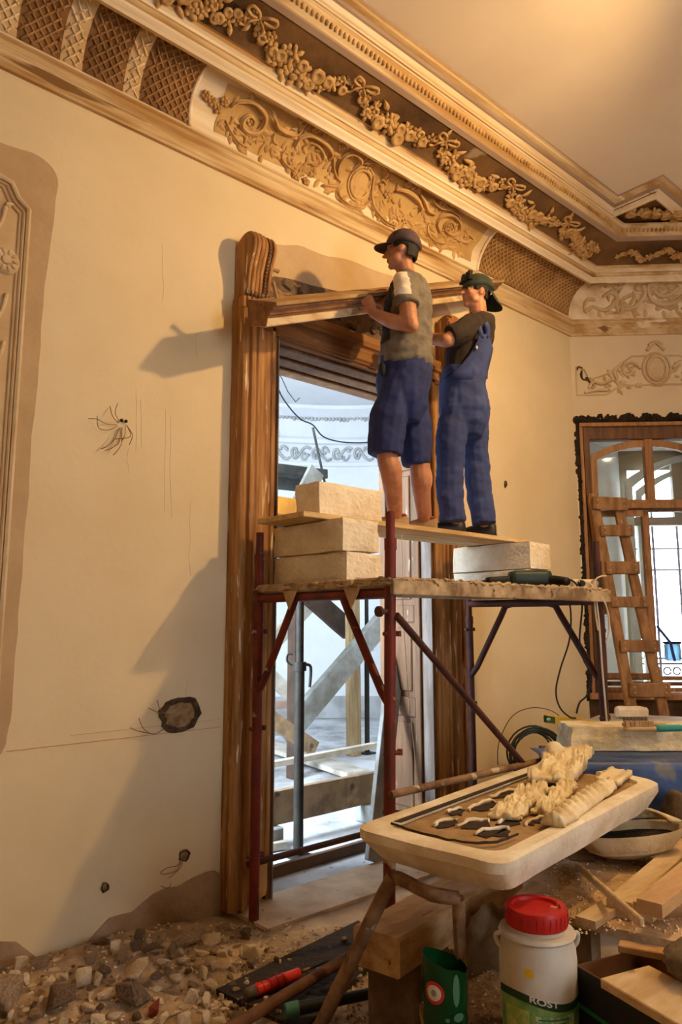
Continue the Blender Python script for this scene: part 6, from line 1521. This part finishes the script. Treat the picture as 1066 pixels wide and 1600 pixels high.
# ------------------------------------------------------------------ low board in the foreground with tub, bottle and box
LZ = .27
lb = thing('low_board', 'low boarded platform at the bottom right edge', 'platform', V(2.1, -2.1, 0))
lp = [on_z(*p, LZ) for p in ((655, 1568), (800, 1500), (905, 1530), (1100, 1620), (1100, 1800), (700, 1800))]
m_gr = mat('gravel_ground', (176, 146, 112), .95, (120, 94, 70), 14, 7, .4, .6, 1.0, 50, speck=((190, 160, 120), 40, .62))
obj('board', quadtop([(p.x, p.y) for p in lp], LZ, .03), m_gr, lb)
for p in (lp[0], lp[2], lp[4], lp[5]):
    q = V(p.x, p.y, 0) + (V(2.0, -2.15, 0) - V(p.x, p.y, 0)) * .25; b = MB(); b.bb(q - V(.05, .05, 0), q + V(.05, .05, LZ - .03)); obj('bearer_block', b, m_grim, lb)
# white tub with red screw lid and green printed label
tc_ = V(2.061, -2.05, LZ); tub = thing('plastic_tub', 'white plastic tub with red screw lid and green label', 'tub', tc_)
m_tub = mat('white_plastic', (214, 204, 186), .45, (196, 184, 164), 6, 5, .4, .65, .1, 30)
prof = [(.100, .0), (.108, .008), (.113, .06), (.116, .15), (.116, .22), (.113, .255), (.104, .285), (.100, .292)]
b = MB(); b.lathe(prof, tc_, 40); obj('tub_body', b, m_tub, tub, smooth=True)
b = MB(); b.lathe([(.098, .286), (.112, .288), (.116, .294), (.112, .302), (.098, .304)], tc_, 40); obj('rim_flange', b, m_tub, tub, smooth=True)
b = MB(); b.lathe([(.086, .300), (.088, .318), (.080, .32)], tc_, 36); obj('neck', b, m_tub, tub, smooth=True)
for sg in (-1, 1):
    b = MB(); q = tc_ + RT * sg * .112 + V(0, 0, .296); b.tube(smooth_path([q - HD * .02, q + RT * sg * .014 - V(0, 0, .012), q + RT * sg * .010 - V(0, 0, .035) , q - RT * sg * .004 - V(0, 0, .05)], 4), .007, 8); obj('handle_lug', b, m_tub, tub, smooth='all')
b = MB(); b.lathe([(.092, .316), (.094, .320), (.094, .362), (.090, .368), (.074, .368), (.072, .358), (.001, .358)], tc_, 40)
m_lid = mat('red_plastic_lid', (196, 34, 28), .45, (170, 28, 24), 9, 5, .4, .65, .1, 30, speck=((214, 170, 140), 16, .70)); lid = obj('lid', b, m_lid, tub, smooth=True)
for k in range(30):
    a = 2 * math.pi * k / 30; b = MB(); b.tube([tc_ + V(.0945 * math.cos(a), .0945 * math.sin(a), .324), tc_ + V(.0945 * math.cos(a), .0945 * math.sin(a), .358)], .0018, 4); obj('lid_rib', b, m_lid, lid)
# label wraps the near side: (angle from facing direction, z)
fa = math.atan2(-HD.y, -HD.x)
def tubr(z):
    for (r0, z0), (r1, z1) in zip(prof[:-1], prof[1:]):
        if z0 <= z <= z1: return r0 + (r1 - r0) * (z - z0) / (z1 - z0)
    return .116
def tl(a, z, off=.0006): r_ = tubr(z) + off; return tc_ + V(r_ * math.cos(fa + a), r_ * math.sin(fa + a), z)
def label_patch(name, a0, a1, lo_f, hi_f, m, off, parent): 
    b = MB(); b.grid(lambda u, v: tl(a0 + (a1 - a0) * u, lo_f(u) + (hi_f(u) - lo_f(u)) * v, off), 30, 6); return obj(name, b, m, parent, smooth='all')
m_lab = mat('label_green_print', (150, 178, 110), .5, (96, 150, 80), 16, 5, .4, .6)
wavy = lambda u: .150 + .010 * math.sin(u * 7) - .012 * u
lab = label_patch('label', -1.5, 1.5, lambda u: .012, wavy, m_lab, .0008, tub)
label_patch('label_strip', -1.5, 1.5, lambda u: wavy(u) - .018, lambda u: wavy(u) + .004, mat('dark_green_print', (26, 64, 38), .5), .0014, lab)
label_patch('label_panel', -.35, .75, lambda u: .045, lambda u: .105, mat('pale_green_print', (196, 206, 168), .5, (120, 170, 110), 40, 3, .45, .55), .0014, lab)
label_patch('label_block', -1.25, -.5, lambda u: .03, lambda u: .115, mat('yellow_green_print', (206, 206, 120), .5, (150, 180, 90), 30, 3, .4, .6), .0014, lab)
for k in range(5): label_patch('print_line', -.28, .55 - .1 * (k % 2), lambda u, k=k: .052 + k * .0105, lambda u, k=k: .056 + k * .0105, mat('green_print_line', (48, 120, 84), .5), .002, lab)
label_patch('sticker', -.58, -.36, lambda u: .205, lambda u: .228, mat('yellow_sticker', (226, 186, 40), .5), .001, tub)
cu = bpy.data.curves.new('lettering', 'FONT'); cu.body = 'ROST'; cu.size = .030; cu.align_x = 'CENTER'; cu.extrude = .0; cu.offset = .0008
to = bpy.data.objects.new('lettering', cu); COL.objects.link(to); dg = bpy.context.evaluated_depsgraph_get(); me = bpy.data.meshes.new_from_object(to.evaluated_get(dg)); bpy.data.objects.remove(to)
bm = bmesh.new(); bm.from_mesh(me); bmesh.ops.triangulate(bm, faces=bm.faces); bmesh.ops.subdivide_edges(bm, edges=[e for e in bm.edges if e.calc_length() > .006], cuts=2); bm.to_mesh(me); bm.free()
for v in me.vertices:
    a = v.co.x / .116 * 1.15 - .12; z = .135 + v.co.y * .8 - .018 * (a + .12); v.co = tl(a, z, .0024) - tc_
me.materials.append(mat('white_print', (222, 218, 206), .5)); lo_ = bpy.data.objects.new('lettering', me); COL.objects.link(lo_); lo_.parent = tub

# cut-off green plastic bottle
gb = on_z(697, 1606, LZ); gb = V(gb.x, gb.y, LZ)
m_green = bpy.data.materials.new('green_plastic'); m_green.use_nodes = True; bs = m_green.node_tree.nodes['Principled BSDF']; bs.inputs['Base Color'].default_value = (.008, .10, .03, 1); bs.inputs['Roughness'].default_value = .12; bs.inputs['Transmission Weight'].default_value = .55; bs.inputs['IOR'].default_value = 1.3
g = thing('cut_bottle', 'cut-off green plastic bottle with red and white emblem', 'bottle', gb)
b = MB(); n = 32
def brow(r_, z, tilt=0): return [gb + V(r_ * math.cos(a), r_ * math.sin(a), z + tilt * math.cos(a - math.atan2(RT.y, RT.x)) + (.008 * mnoise.noise(V(math.cos(a) * 2, math.sin(a) * 2, 0)) if tilt else 0)) for a in [2 * math.pi * j / n for j in range(n)]]
b.rings([brow(.05, .004), brow(.066, .012), brow(.070, .03), brow(.066, .06), brow(.070, .09), brow(.071, .14), brow(.070, .195, -.022), brow(.068, .195, -.022), brow(.069, .14), brow(.068, .09), brow(.064, .03), brow(.05, .012)], cap=True); obj('bottle_wall', b, m_green, g, smooth=True)
def bl_(a, z, off): r_ = .0712 + off; return gb + V(r_ * math.cos(fa + a), r_ * math.sin(fa + a), z)
def disc(name, m, ra, rz, off, a0=-.62, z0=.125, n=20):
    b = MB(); b.grid(lambda u, v: bl_(a0 + ra * u * math.cos(6.2832 * v), z0 + rz * u * math.sin(6.2832 * v), off), 4, n); return obj(name, b, m, g, smooth='all')
disc('emblem_ring', mat('emblem_red', (190, 44, 34), .5), .46, .032, .0008); disc('emblem_white', mat('emblem_white', (214, 206, 190), .5), .33, .022, .0016); disc('emblem_mark', mat('emblem_grey', (150, 140, 124), .5), .12, .010, .0024)
for a0, z0, ra, rz in ((.35, .135, .16, .045), (.45, .06, .25, .012), (-.05, .055, .10, .006)): disc('scuff', mat('pale_scuff', (74, 120, 84), .4), ra, rz, .001, a0, z0)

# black carton with brown inside, boards on it
bz = .48
c0 = on_z(898, 1508, bz); c1 = on_z(1075, 1612, bz); c2 = on_z(944, 1440, bz); 
e1 = V(c1.x - c0.x, c1.y - c0.y, 0).normalized(); e2 = V(c2.x - c0.x, c2.y - c0.y, 0); e2 = (e2 - e1 * e2.dot(e1)).normalized(); c0 = V(c0.x, c0.y, 0)
bx_ = thing('carton', 'open black carton with brown cardboard inside at the right edge', 'box', c0 + V(0, 0, LZ)); m_bc = mat('black_card', (24, 24, 26), .6, (36, 34, 32), 8, 5); m_kraft = mat('kraft_card', (150, 100, 60), .85, (126, 80, 46), 5, 5)
W1, W2 = .46, .27
for nm, a, c in (('front_wall', (0, 0), (W1, 0)), ('left_wall', (0, 0), (0, W2)), ('back_wall', (0, W2), (W1, W2)), ('right_wall', (W1, 0), (W1, W2))):
    pa = c0 + e1 * a[0] + e2 * a[1]; pb = c0 + e1 * c[0] + e2 * c[1]; inn = (e2 if nm == 'front_wall' else -e2 if nm == 'back_wall' else e1 if nm == 'left_wall' else -e1)
    b = MB(); b.prism([V(pa.x, pa.y, LZ + .002), V(pb.x, pb.y, LZ + .002), V(pb.x, pb.y, bz), V(pa.x, pa.y, bz)], inn * .004); o = obj(nm, b, m_bc, bx_)
    b = MB(); b.prism([V(pa.x, pa.y, LZ + .004) + inn * .0045, V(pb.x, pb.y, LZ + .004) + inn * .0045, V(pb.x, pb.y, bz + .001) + inn * .0045, V(pa.x, pa.y, bz + .001) + inn * .0045], inn * .002); obj('inner_liner', b, m_kraft, o)
    if nm == 'front_wall':
        b = MB(); b.prism([V(pa.x, pa.y, LZ + .10) - inn * .0005, V(pb.x, pb.y, LZ + .085) - inn * .0005, V(pb.x, pb.y, LZ + .097) - inn * .0005, V(pa.x, pa.y, LZ + .112) - inn * .0005], -inn * .001); obj('green_stripe', b, mat('green_stripe', (28, 120, 80), .5), o)
b = MB(); b.prism([c0 + V(0, 0, LZ + .001), c0 + e1 * W1 + V(0, 0, LZ + .001), c0 + e1 * W1 + e2 * W2 + V(0, 0, LZ + .001), c0 + e2 * W2 + V(0, 0, LZ + .001)], (0, 0, .004)); obj('bottom', b, m_kraft, bx_)
b = MB(); b.prism([c0 + e1 * .03 + e2 * .10 + V(0, 0, LZ + .1), c0 + e1 * .13 + e2 * .12 + V(0, 0, LZ + .1), c0 + e1 * .15 + e2 * .22 + V(0, 0, LZ + .16), c0 + e1 * .06 + e2 * .24 + V(0, 0, LZ + .17)], (0, 0, .004)); obj('inner_flap', b, mat('grey_card', (150, 126, 100), .9), bx_)
q = c0 + e1 * .30 + e2 * .06
b = MB(); rz_ = math.atan2(e1.y, e1.x); b.box(V(q.x, q.y, bz + .014), (.32, .19, .026), Matrix.Rotation(rz_, 3, 'Z')); o = obj('board_offcut', b, m_fresh_w, None, bevel=.003, loc=V(q.x, q.y, bz)); tag(o, 'pale rectangular board offcut lying across the black carton', 'board')
q2_ = c0 + e1 * .27 + e2 * .22
b = MB(); b.ball((0, 0, 0), 1, None, 24, 14)
for p in b.v:
    k = 1 + .25 * mnoise.noise(p * 2.1 + V(3, 1, 0)) + .1 * mnoise.noise(p * 6); p.x *= .11 * k; p.y *= .09 * k; p.z = max(-.035, p.z * .055 * k); p += V(q2_.x, q2_.y, bz + .078)
o = obj('grey_rag', b, mat('dusty_grey_rag', (128, 112, 92), .95, (86, 74, 62), 14, 6, .4, .6, .8, 40), None, smooth='all', loc=V(q2_.x, q2_.y, bz + .03)); tag(o, 'crumpled dusty grey rag behind the board offcut', 'rag')
b = MB(); b.beam(c0 - e1 * .02 + e2 * .20 + V(0, 0, bz + .012), c0 + e1 * .10 + e2 * .29 + V(0, 0, bz + .014), .05, .022); o = obj('wood_block', b, MATS['orange_wood'], None, bevel=.003, loc=c0 + e2 * .2 + V(0, 0, bz)); tag(o, 'small orange wood block on the carton rim behind the tub', 'wood block')
# pale curved moulding offcut left of the tub
a, c = zed(700, 1482, LZ + .03), zed(792, 1458, LZ + .04); b = MB(); d = (c - a).normalized(); x = d.cross(V(0, 0, 1)); rs = []
for i in range(10):
    t = i / 9; p = a + (c - a) * t + x * .03 * math.sin(math.pi * t); rs.append([p + x * u + V(0, 0, z) for u, z in ((-.05, -.028), (.05, -.028), (.05, .0), (.035, .012), (.01, .0), (-.015, .018), (-.04, .020), (-.05, .004))])
b.rings(rs); o = obj('moulding_offcut', b, mat('pale_moulding', (214, 176, 130), .8, (186, 144, 100), 5), None, loc=a - V(0, 0, .028)); tag(o, 'pale curved moulding offcut left of the white tub', 'moulding')

# ------------------------------------------------------------------ tools and sheet on the floor
sheet = [on_z(*p, .02) for p in ((338, 1548), (470, 1612), (612, 1478), (560, 1440))]
b = MB(); b.prism([V(p.x, p.y, .004) for p in sheet], (0, 0, .022)); rough_up(b, .003, 6); o = obj('black_sheet', b, mat('tarry_sheet', (46, 38, 32), .85, (58, 46, 38), 12, 7, .4, .6, .8, 40, speck=((150, 128, 100), 22, .66)), None, loc=V(sheet[0].x, sheet[0].y, .004)); tag(o, 'black tarry sheet strewn with crumbs on the floor', 'sheet')
def sp_(px, py, z): p = on_z(px, py, z); return V(p.x, p.y, z)
# red-handled tool
a, c = sp_(398, 1548, .055), sp_(467, 1520, .055); g = thing('chisel', 'chisel with orange red plastic handle on the black sheet', 'chisel', V(a.x, a.y, .03)); d = (c - a).normalized()
b = MB(); b.tube([a + d * t for t in (0, .01, .05, .1, .15, (c - a).length)], [.018, .024, .022, .024, .022, .020], 10); obj('handle', b, mat('orange_red_plastic', (226, 56, 30), .4), g, smooth='all')
b = MB(); b.tube([a - d * .045, a - d * .03, a], [.016, .022, .022], 10); obj('end_cap', b, mat('grey_metal_cap', (96, 86, 72), .5), g, smooth='all')
b = MB(); b.tube([c, c + d * .16], [.007, .005], 8); obj('blade', b, m_steel, g, smooth='all')
for k in range(4): b = MB(); q = a + d * (.03 + k * .035); b.tube([q, q + d * .006], .0252, 10); obj('grip_ring', b, mat('orange_red_plastic_dark', (190, 40, 24), .4), g, smooth=True)
# brown pole
a, c = sp_(352, 1612, .075), sp_(572, 1478, .085); b = MB(); b.tube([a, a + (c - a) * .5, c], [.024, .023, .022], 10); rough_up(b, .003, 15); o = obj('wooden_pole', b, mat('brown_pole', (120, 76, 44), .7, (92, 56, 32), 5, stretch=(3, 3, 1)), None, smooth=True, loc=V(a.x, a.y, .05)); tag(o, 'brown wooden pole slanting over the black sheet', 'pole')
# teal and black tool
a, c = sp_(446, 1580, .07), sp_(662, 1535, .10); d = (c - a); g = thing('torch', 'long black tool with teal ends lying behind the trestle leg', 'tool', V(a.x, a.y, .045)); m_teal = mat('teal_plastic', (70, 130, 116), .5, (54, 108, 98), 8)
b = MB(); b.tube([a, a + d * .09], [.026, .028], 12); obj('teal_cap', b, m_teal, g, smooth=True)
b = MB(); b.tube([a + d * .09, a + d * .4, a + d * .70], [.024, .02, .019], 12); obj('barrel', b, m_bk, g, smooth=True)
b = MB(); b.tube([a + d * .70, a + d * .8, c], [.019, .023, .024], 12); obj('teal_grip', b, m_teal, g, smooth=True)
b = MB(); b.tube([a + d * .78, a + d * .83], .0245, 12); obj('yellow_band', b, mat('yellow_band', (190, 166, 40), .5), g, smooth=True)
# bent iron rod
b = MB(); P_ = [sp_(640, 1452, .06), sp_(655, 1462, .10), sp_(645, 1500, .06), sp_(612, 1550, .03), sp_(578, 1585, .02), sp_(590, 1604, .02)]; b.tube(P_, .010, 8); o = obj('bent_rod', b, m_pipe, None, smooth=True, loc=P_[-1] - V(0, 0, .01)); tag(o, 'bent crusted iron rod on the floor by the green bottle', 'iron rod')
# ------------------------------------------------------------------ rubble along the foot of the wall
rb = random.Random(21)
m_rub = [mat('rubble_mortar', (192, 164, 134), .95, (150, 124, 98), 9, 7, .4, .6, .8, 40), mat('rubble_plaster', (232, 212, 180), .95, (204, 180, 148), 9, 7, .4, .6, .6, 40), mat('rubble_stone', (150, 124, 102), .95, (110, 88, 72), 9, 7, .4, .6, .9, 40)]
def chunk_mesh(seed, flat, m, name='rubble_shape'):
    """angular shard: hull of random points"""
    bm = bmesh.new(); sx, sy = rb.uniform(.8, 1.2), rb.uniform(.6, 1.0)
    for _ in range(13):
        p = Vector((rb.uniform(-1, 1), rb.uniform(-1, 1), rb.uniform(-1, 1))); p /= max(.75, max(abs(c) for c in p) * .9 + .25 * p.length); bm.verts.new((p.x * sx, p.y * sy, p.z * flat))
    r_ = bmesh.ops.convex_hull(bm, input=bm.verts); bmesh.ops.delete(bm, geom=[g for g in r_['geom_interior'] if isinstance(g, bmesh.types.BMVert)], context='VERTS')
    bmesh.ops.bevel(bm, geom=list(bm.edges), offset=.05, segments=1, affect='EDGES')
    b = MB(); bm.verts.index_update(); b.v = [v.co.copy() for v in bm.verts]; b.f = [tuple(x.index for x in f.verts) for f in bm.faces]; b.mi = [0] * len(b.f); bm.free()
    zm = min(p.z for p in b.v)
    for p in b.v: p.z -= zm
    o = obj(name, b, m); me = o.data; bpy.data.objects.remove(o); return me
shapes = [[chunk_mesh(i * 5 + k, (.55, .7, .4, .85)[k], m_rub[i]) for k in range(4)] for i in range(3)]
kinds = ('brownish mortar lump', 'pale broken plaster chunk', 'dark stone fragment')
def ground(x, y):     # low heap rising towards the wall foot
    h = .0
    if x < 2.2: h = .10 * max(0, 1 - abs(y + .22) / .45) * min(1, max(0, (2.25 - x) / .5))
    return h
b = MB()
def heap(u, v):
    x = -.9 + 3.15 * u; y = -.03 - 1.25 * v; z = ground(x, y) + .018 * mnoise.noise(V(x * 6, y * 6, 0)) * (1 if 0 < v < 1 else 0) - (.015 if v == 1 or u == 1 else 0)
    return V(x, y, max(-.012, z + .008))
b.grid(heap, 60, 26); o = obj('rubble_dust', b, mat('rubble_dust', (186, 158, 128), .97, (140, 114, 88), 7, 8, .38, .62, 1.2, 30, speck=((178, 152, 120), 30, .62)), None, smooth='all', loc=(.6, -.5, 0)); tag(o, 'heap of plaster dust and crumbs along the wall foot', 'rubble', kind='stuff')
big = [  # (px, py, size, kind, label, turn, squash)
    (210, 1560, .085, 2, 'big upright stone block in the rubble heap', .3, 1.0), (215, 1508, .075, 1, 'pale plaster lump resting on the big stone block', 1.1, .7), (245, 1520, .045, 2, 'round dark cobble beside the big stone block', .5, 1),
    (240, 1572, .035, 3, 'red brick fragment in the rubble', .9, 1), (133, 1520, .055, 1, 'squared pale plaster piece in the left rubble', .2, .8), (152, 1520, .042, 1, 'pale plaster cube beside the squared piece', .4, .9), (163, 1545, .05, 1, 'thin pale tile fragment lying slantwise', .8, .45),
    (95, 1560, .07, 2, 'dark hollow masonry lump at the lower left', .1, .8), (20, 1545, .09, 0, 'broad sandy mortar slab at the left edge', .6, .5), (290, 1462, .085, 0, 'large mortar boulder stuck to the wall foot', .2, .8), (330, 1462, .05, 1, 'pale brick shard below the mortar boulder', 2.4, .6),
    (318, 1520, .04, 1, 'white plaster flake nearest the black sheet', .7, .4), (330, 1532, .045, 1, 'flat pale flake behind the black sheet corner', 1.7, .35), (296, 1555, .04, 1, 'pale flake in front of the black sheet', 2.2, .35), (292, 1592, .045, 1, 'white chip at the bottom edge by the red brick', .2, .4), (322, 1590, .04, 1, 'pinkish white chip right of the bottom chip', 1.2, .5), (345, 1592, .04, 1, 'rightmost white chip below the black sheet', 1.9, .45),
    (165, 1500, .06, 2, 'dark shard leaning at the wall foot', .9, .5), (60, 1505, .05, 0, 'brown mortar lump by the left wall foot', .4, .8), (350, 1440, .04, 0, 'mortar lump at the foot of the door pilaster', .3, .7)]
m_brick = mat('red_brick', (150, 62, 40), .9, (120, 46, 30), 9, 6, .4, .6, .6, 40); brick_me = chunk_mesh(77, .9, m_brick)
placed = []
for px, py, sz, k, lab, tn, sq in big:
    p = on_z(px, py + 8, .06); g_ = ground(p.x, p.y); p = on_z(px, py + 8, g_ + .02)
    if p.y > -sz - .01: p.y = -sz - .012
    me = brick_me if k == 3 else shapes[k][rb.randrange(4)]
    o = bpy.data.objects.new('rubble_chunk', me); COL.objects.link(o); o.location = (p.x, p.y, ground(p.x, p.y) + .004); o.rotation_euler = (rb.uniform(-.15, .15), rb.uniform(-.15, .15), tn); o.scale = (sz, sz * .85, sz * (1.25 if sq == 1.0 else 1)); tag(o, lab, 'rubble', 'larger rubble pieces by the wall'); placed.append((p.x, p.y, sz))
n = 0; tries = 0
while n < 240 and tries < 4000:
    tries += 1
    if n < 185: px, py = rb.uniform(-10, 400), rb.uniform(1465, 1602)
    else: px, py = rb.uniform(350, 640), rb.uniform(1455, 1602)
    p = on_z(px, py, .03); g_ = ground(p.x, p.y); p = on_z(px, py, g_ + .01); sz = rb.uniform(.014, .042) if n < 185 else rb.uniform(.008, .02)
    if p.y > -sz - .01 or p.x < .6: continue
    if any(math.hypot(p.x - a, p.y - c) < (sz + r_) * .8 for a, c, r_ in placed): continue
    k = rb.choice((0, 0, 1, 1, 1, 2)); placed.append((p.x, p.y, sz)); n += 1
    onsheet = px > 400 and 1450 < py < 1590
    o = bpy.data.objects.new('rubble_chunk', shapes[k][rb.randrange(4)]); COL.objects.link(o); o.location = (p.x, p.y, g_ + (.024 if onsheet else .002)); o.rotation_euler = (rb.uniform(-.3, .3), rb.uniform(-.3, .3), rb.uniform(0, 6.28)); o.scale = (sz * rb.uniform(.8, 1.4), sz, sz * rb.uniform(.8, 1.2))
    tag(o, 'small %s scattered %s' % (kinds[k], 'round the black sheet' if px > 350 else 'in the heap along the left wall foot'), 'rubble', 'small %ss %s' % (kinds[k], 'round the black sheet' if px > 350 else 'in the heap'))
# fine gravel: too small to count
b = MB(); cnt = 0
while cnt < 1900:
    px, py = rb.uniform(-20, 700), rb.uniform(1445, 1605); p = on_z(px, py, .01); g_ = ground(p.x, p.y)
    if p.y > -.02 or p.x < .5: continue
    s_ = rb.uniform(.003, .010); c = V(p.x, p.y, g_ + .008); q = [c + V(rb.uniform(-1, 1), rb.uniform(-1, 1), rb.uniform(-.2, .9)) * s_ for _ in range(5)]
    b.m = rb.randrange(3); b.add([c + V(-s_, -s_ * .6, 0), c + V(s_, -s_ * .7, 0), c + V(0, s_, 0), c + V(rb.uniform(-.4, .4) * s_, rb.uniform(-.3, .3) * s_, s_ * rb.uniform(.7, 1.3))], [(0, 2, 1), (0, 1, 3), (1, 2, 3), (2, 0, 3)]); cnt += 1
o = obj('gravel', b, m_rub, None, loc=(1.5, -.6, 0)); tag(o, 'fine gravel and crumbs scattered over the floor', 'gravel', kind='stuff')
# crumbs on the table and low board
b = MB()
for _ in range(500):
    p = on_z(rb.uniform(850, 1066), rb.uniform(1335, 1460), PZ); s_ = rb.uniform(.003, .008)
    b.m = rb.randrange(2); c = V(p.x, p.y, PZ + .001); b.add([c + V(-s_, -s_ * .6, 0), c + V(s_, -s_ * .7, 0), c + V(0, s_, 0), c + V(0, 0, s_)], [(0, 2, 1), (0, 1, 3), (1, 2, 3), (2, 0, 3)])
o = obj('sawdust_crumbs', b, [m_rub[1], m_fresh_w], wt); o['kind'] = 'stuff'
b = MB()
for _ in range(500):
    p = on_z(rb.uniform(660, 900), rb.uniform(1490, 1605), LZ); s_ = rb.uniform(.003, .008)
    b.m = rb.randrange(2); c = V(p.x, p.y, LZ + .001); b.add([c + V(-s_, -s_ * .6, 0), c + V(s_, -s_ * .7, 0), c + V(0, s_, 0), c + V(0, 0, s_)], [(0, 2, 1), (0, 1, 3), (1, 2, 3), (2, 0, 3)])
o = obj('crumbs', b, [m_rub[1], m_rub[0]], lb); o['kind'] = 'stuff'

# ------------------------------------------------------------------ the floodlight on its tall stand (just outside the frame)
g = thing('floodlight', 'halogen work floodlight on a tall tripod stand', 'floodlight', V(LAMP.x, LAMP.y, 0))
dl = (LAMP_AIM - LAMP).normalized(); xl = dl.cross(V(0, 0, 1)).normalized(); ul = xl.cross(dl)
m_hous = mat('black_lamp_housing', (30, 30, 30), .5)
b = MB(); hc_ = LAMP - dl * .10; b.box(hc_, (.20, .02, .15), Matrix((xl, dl, ul)).transposed()); b.box(hc_ - dl * .04, (.12, .06, .09), Matrix((xl, dl, ul)).transposed()); obj('housing', b, m_hous, g, bevel=.008)
base = LAMP - dl * .14
b = MB(); b.tube([V(base.x, base.y, .55), base - V(0, 0, .08)], .016, 10); obj('pole', b, m_hous, g, smooth=True)
b = MB(); b.tube([base - V(0, 0, .09), base - V(0, 0, .0), hc_ - dl * .03], .010, 8); obj('yoke', b, m_hous, g, smooth=True)
for k in range(3):
    a = k * 2.094 + .4; b = MB(); b.tube([V(base.x, base.y, .75), V(base.x + .42 * math.cos(a), base.y + .42 * math.sin(a), .0)], .012, 8); obj('leg', b, m_hous, g, smooth=True)

# added fill bulb on its flex, out of view
g = thing('fill_bulb', 'added unseen fill bulb hanging on a black flex from the ceiling', 'light bulb', FILL_BULB)
b = MB(); b.tube([V(FILL_BULB.x, FILL_BULB.y, CEIL - .001), FILL_BULB + V(0, 0, .16)], .004, 6); obj('flex', b, m_cab, g, smooth=True)
b = MB(); b.lathe([(.018, .10), (.022, .12), (.020, .16), (.006, .17)], FILL_BULB, 12); obj('socket', b, m_cab, g, smooth=True)
b = MB(); b.lathe([(.002, -.065), (.03, -.06), (.058, -.03), (.062, .0), (.05, .04), (.022, .085), (.018, .10)], FILL_BULB, 16); obj('bulb_glass', b, glass_mat('fill_bulb_glass', (1, .97, .9)), g, smooth='all')
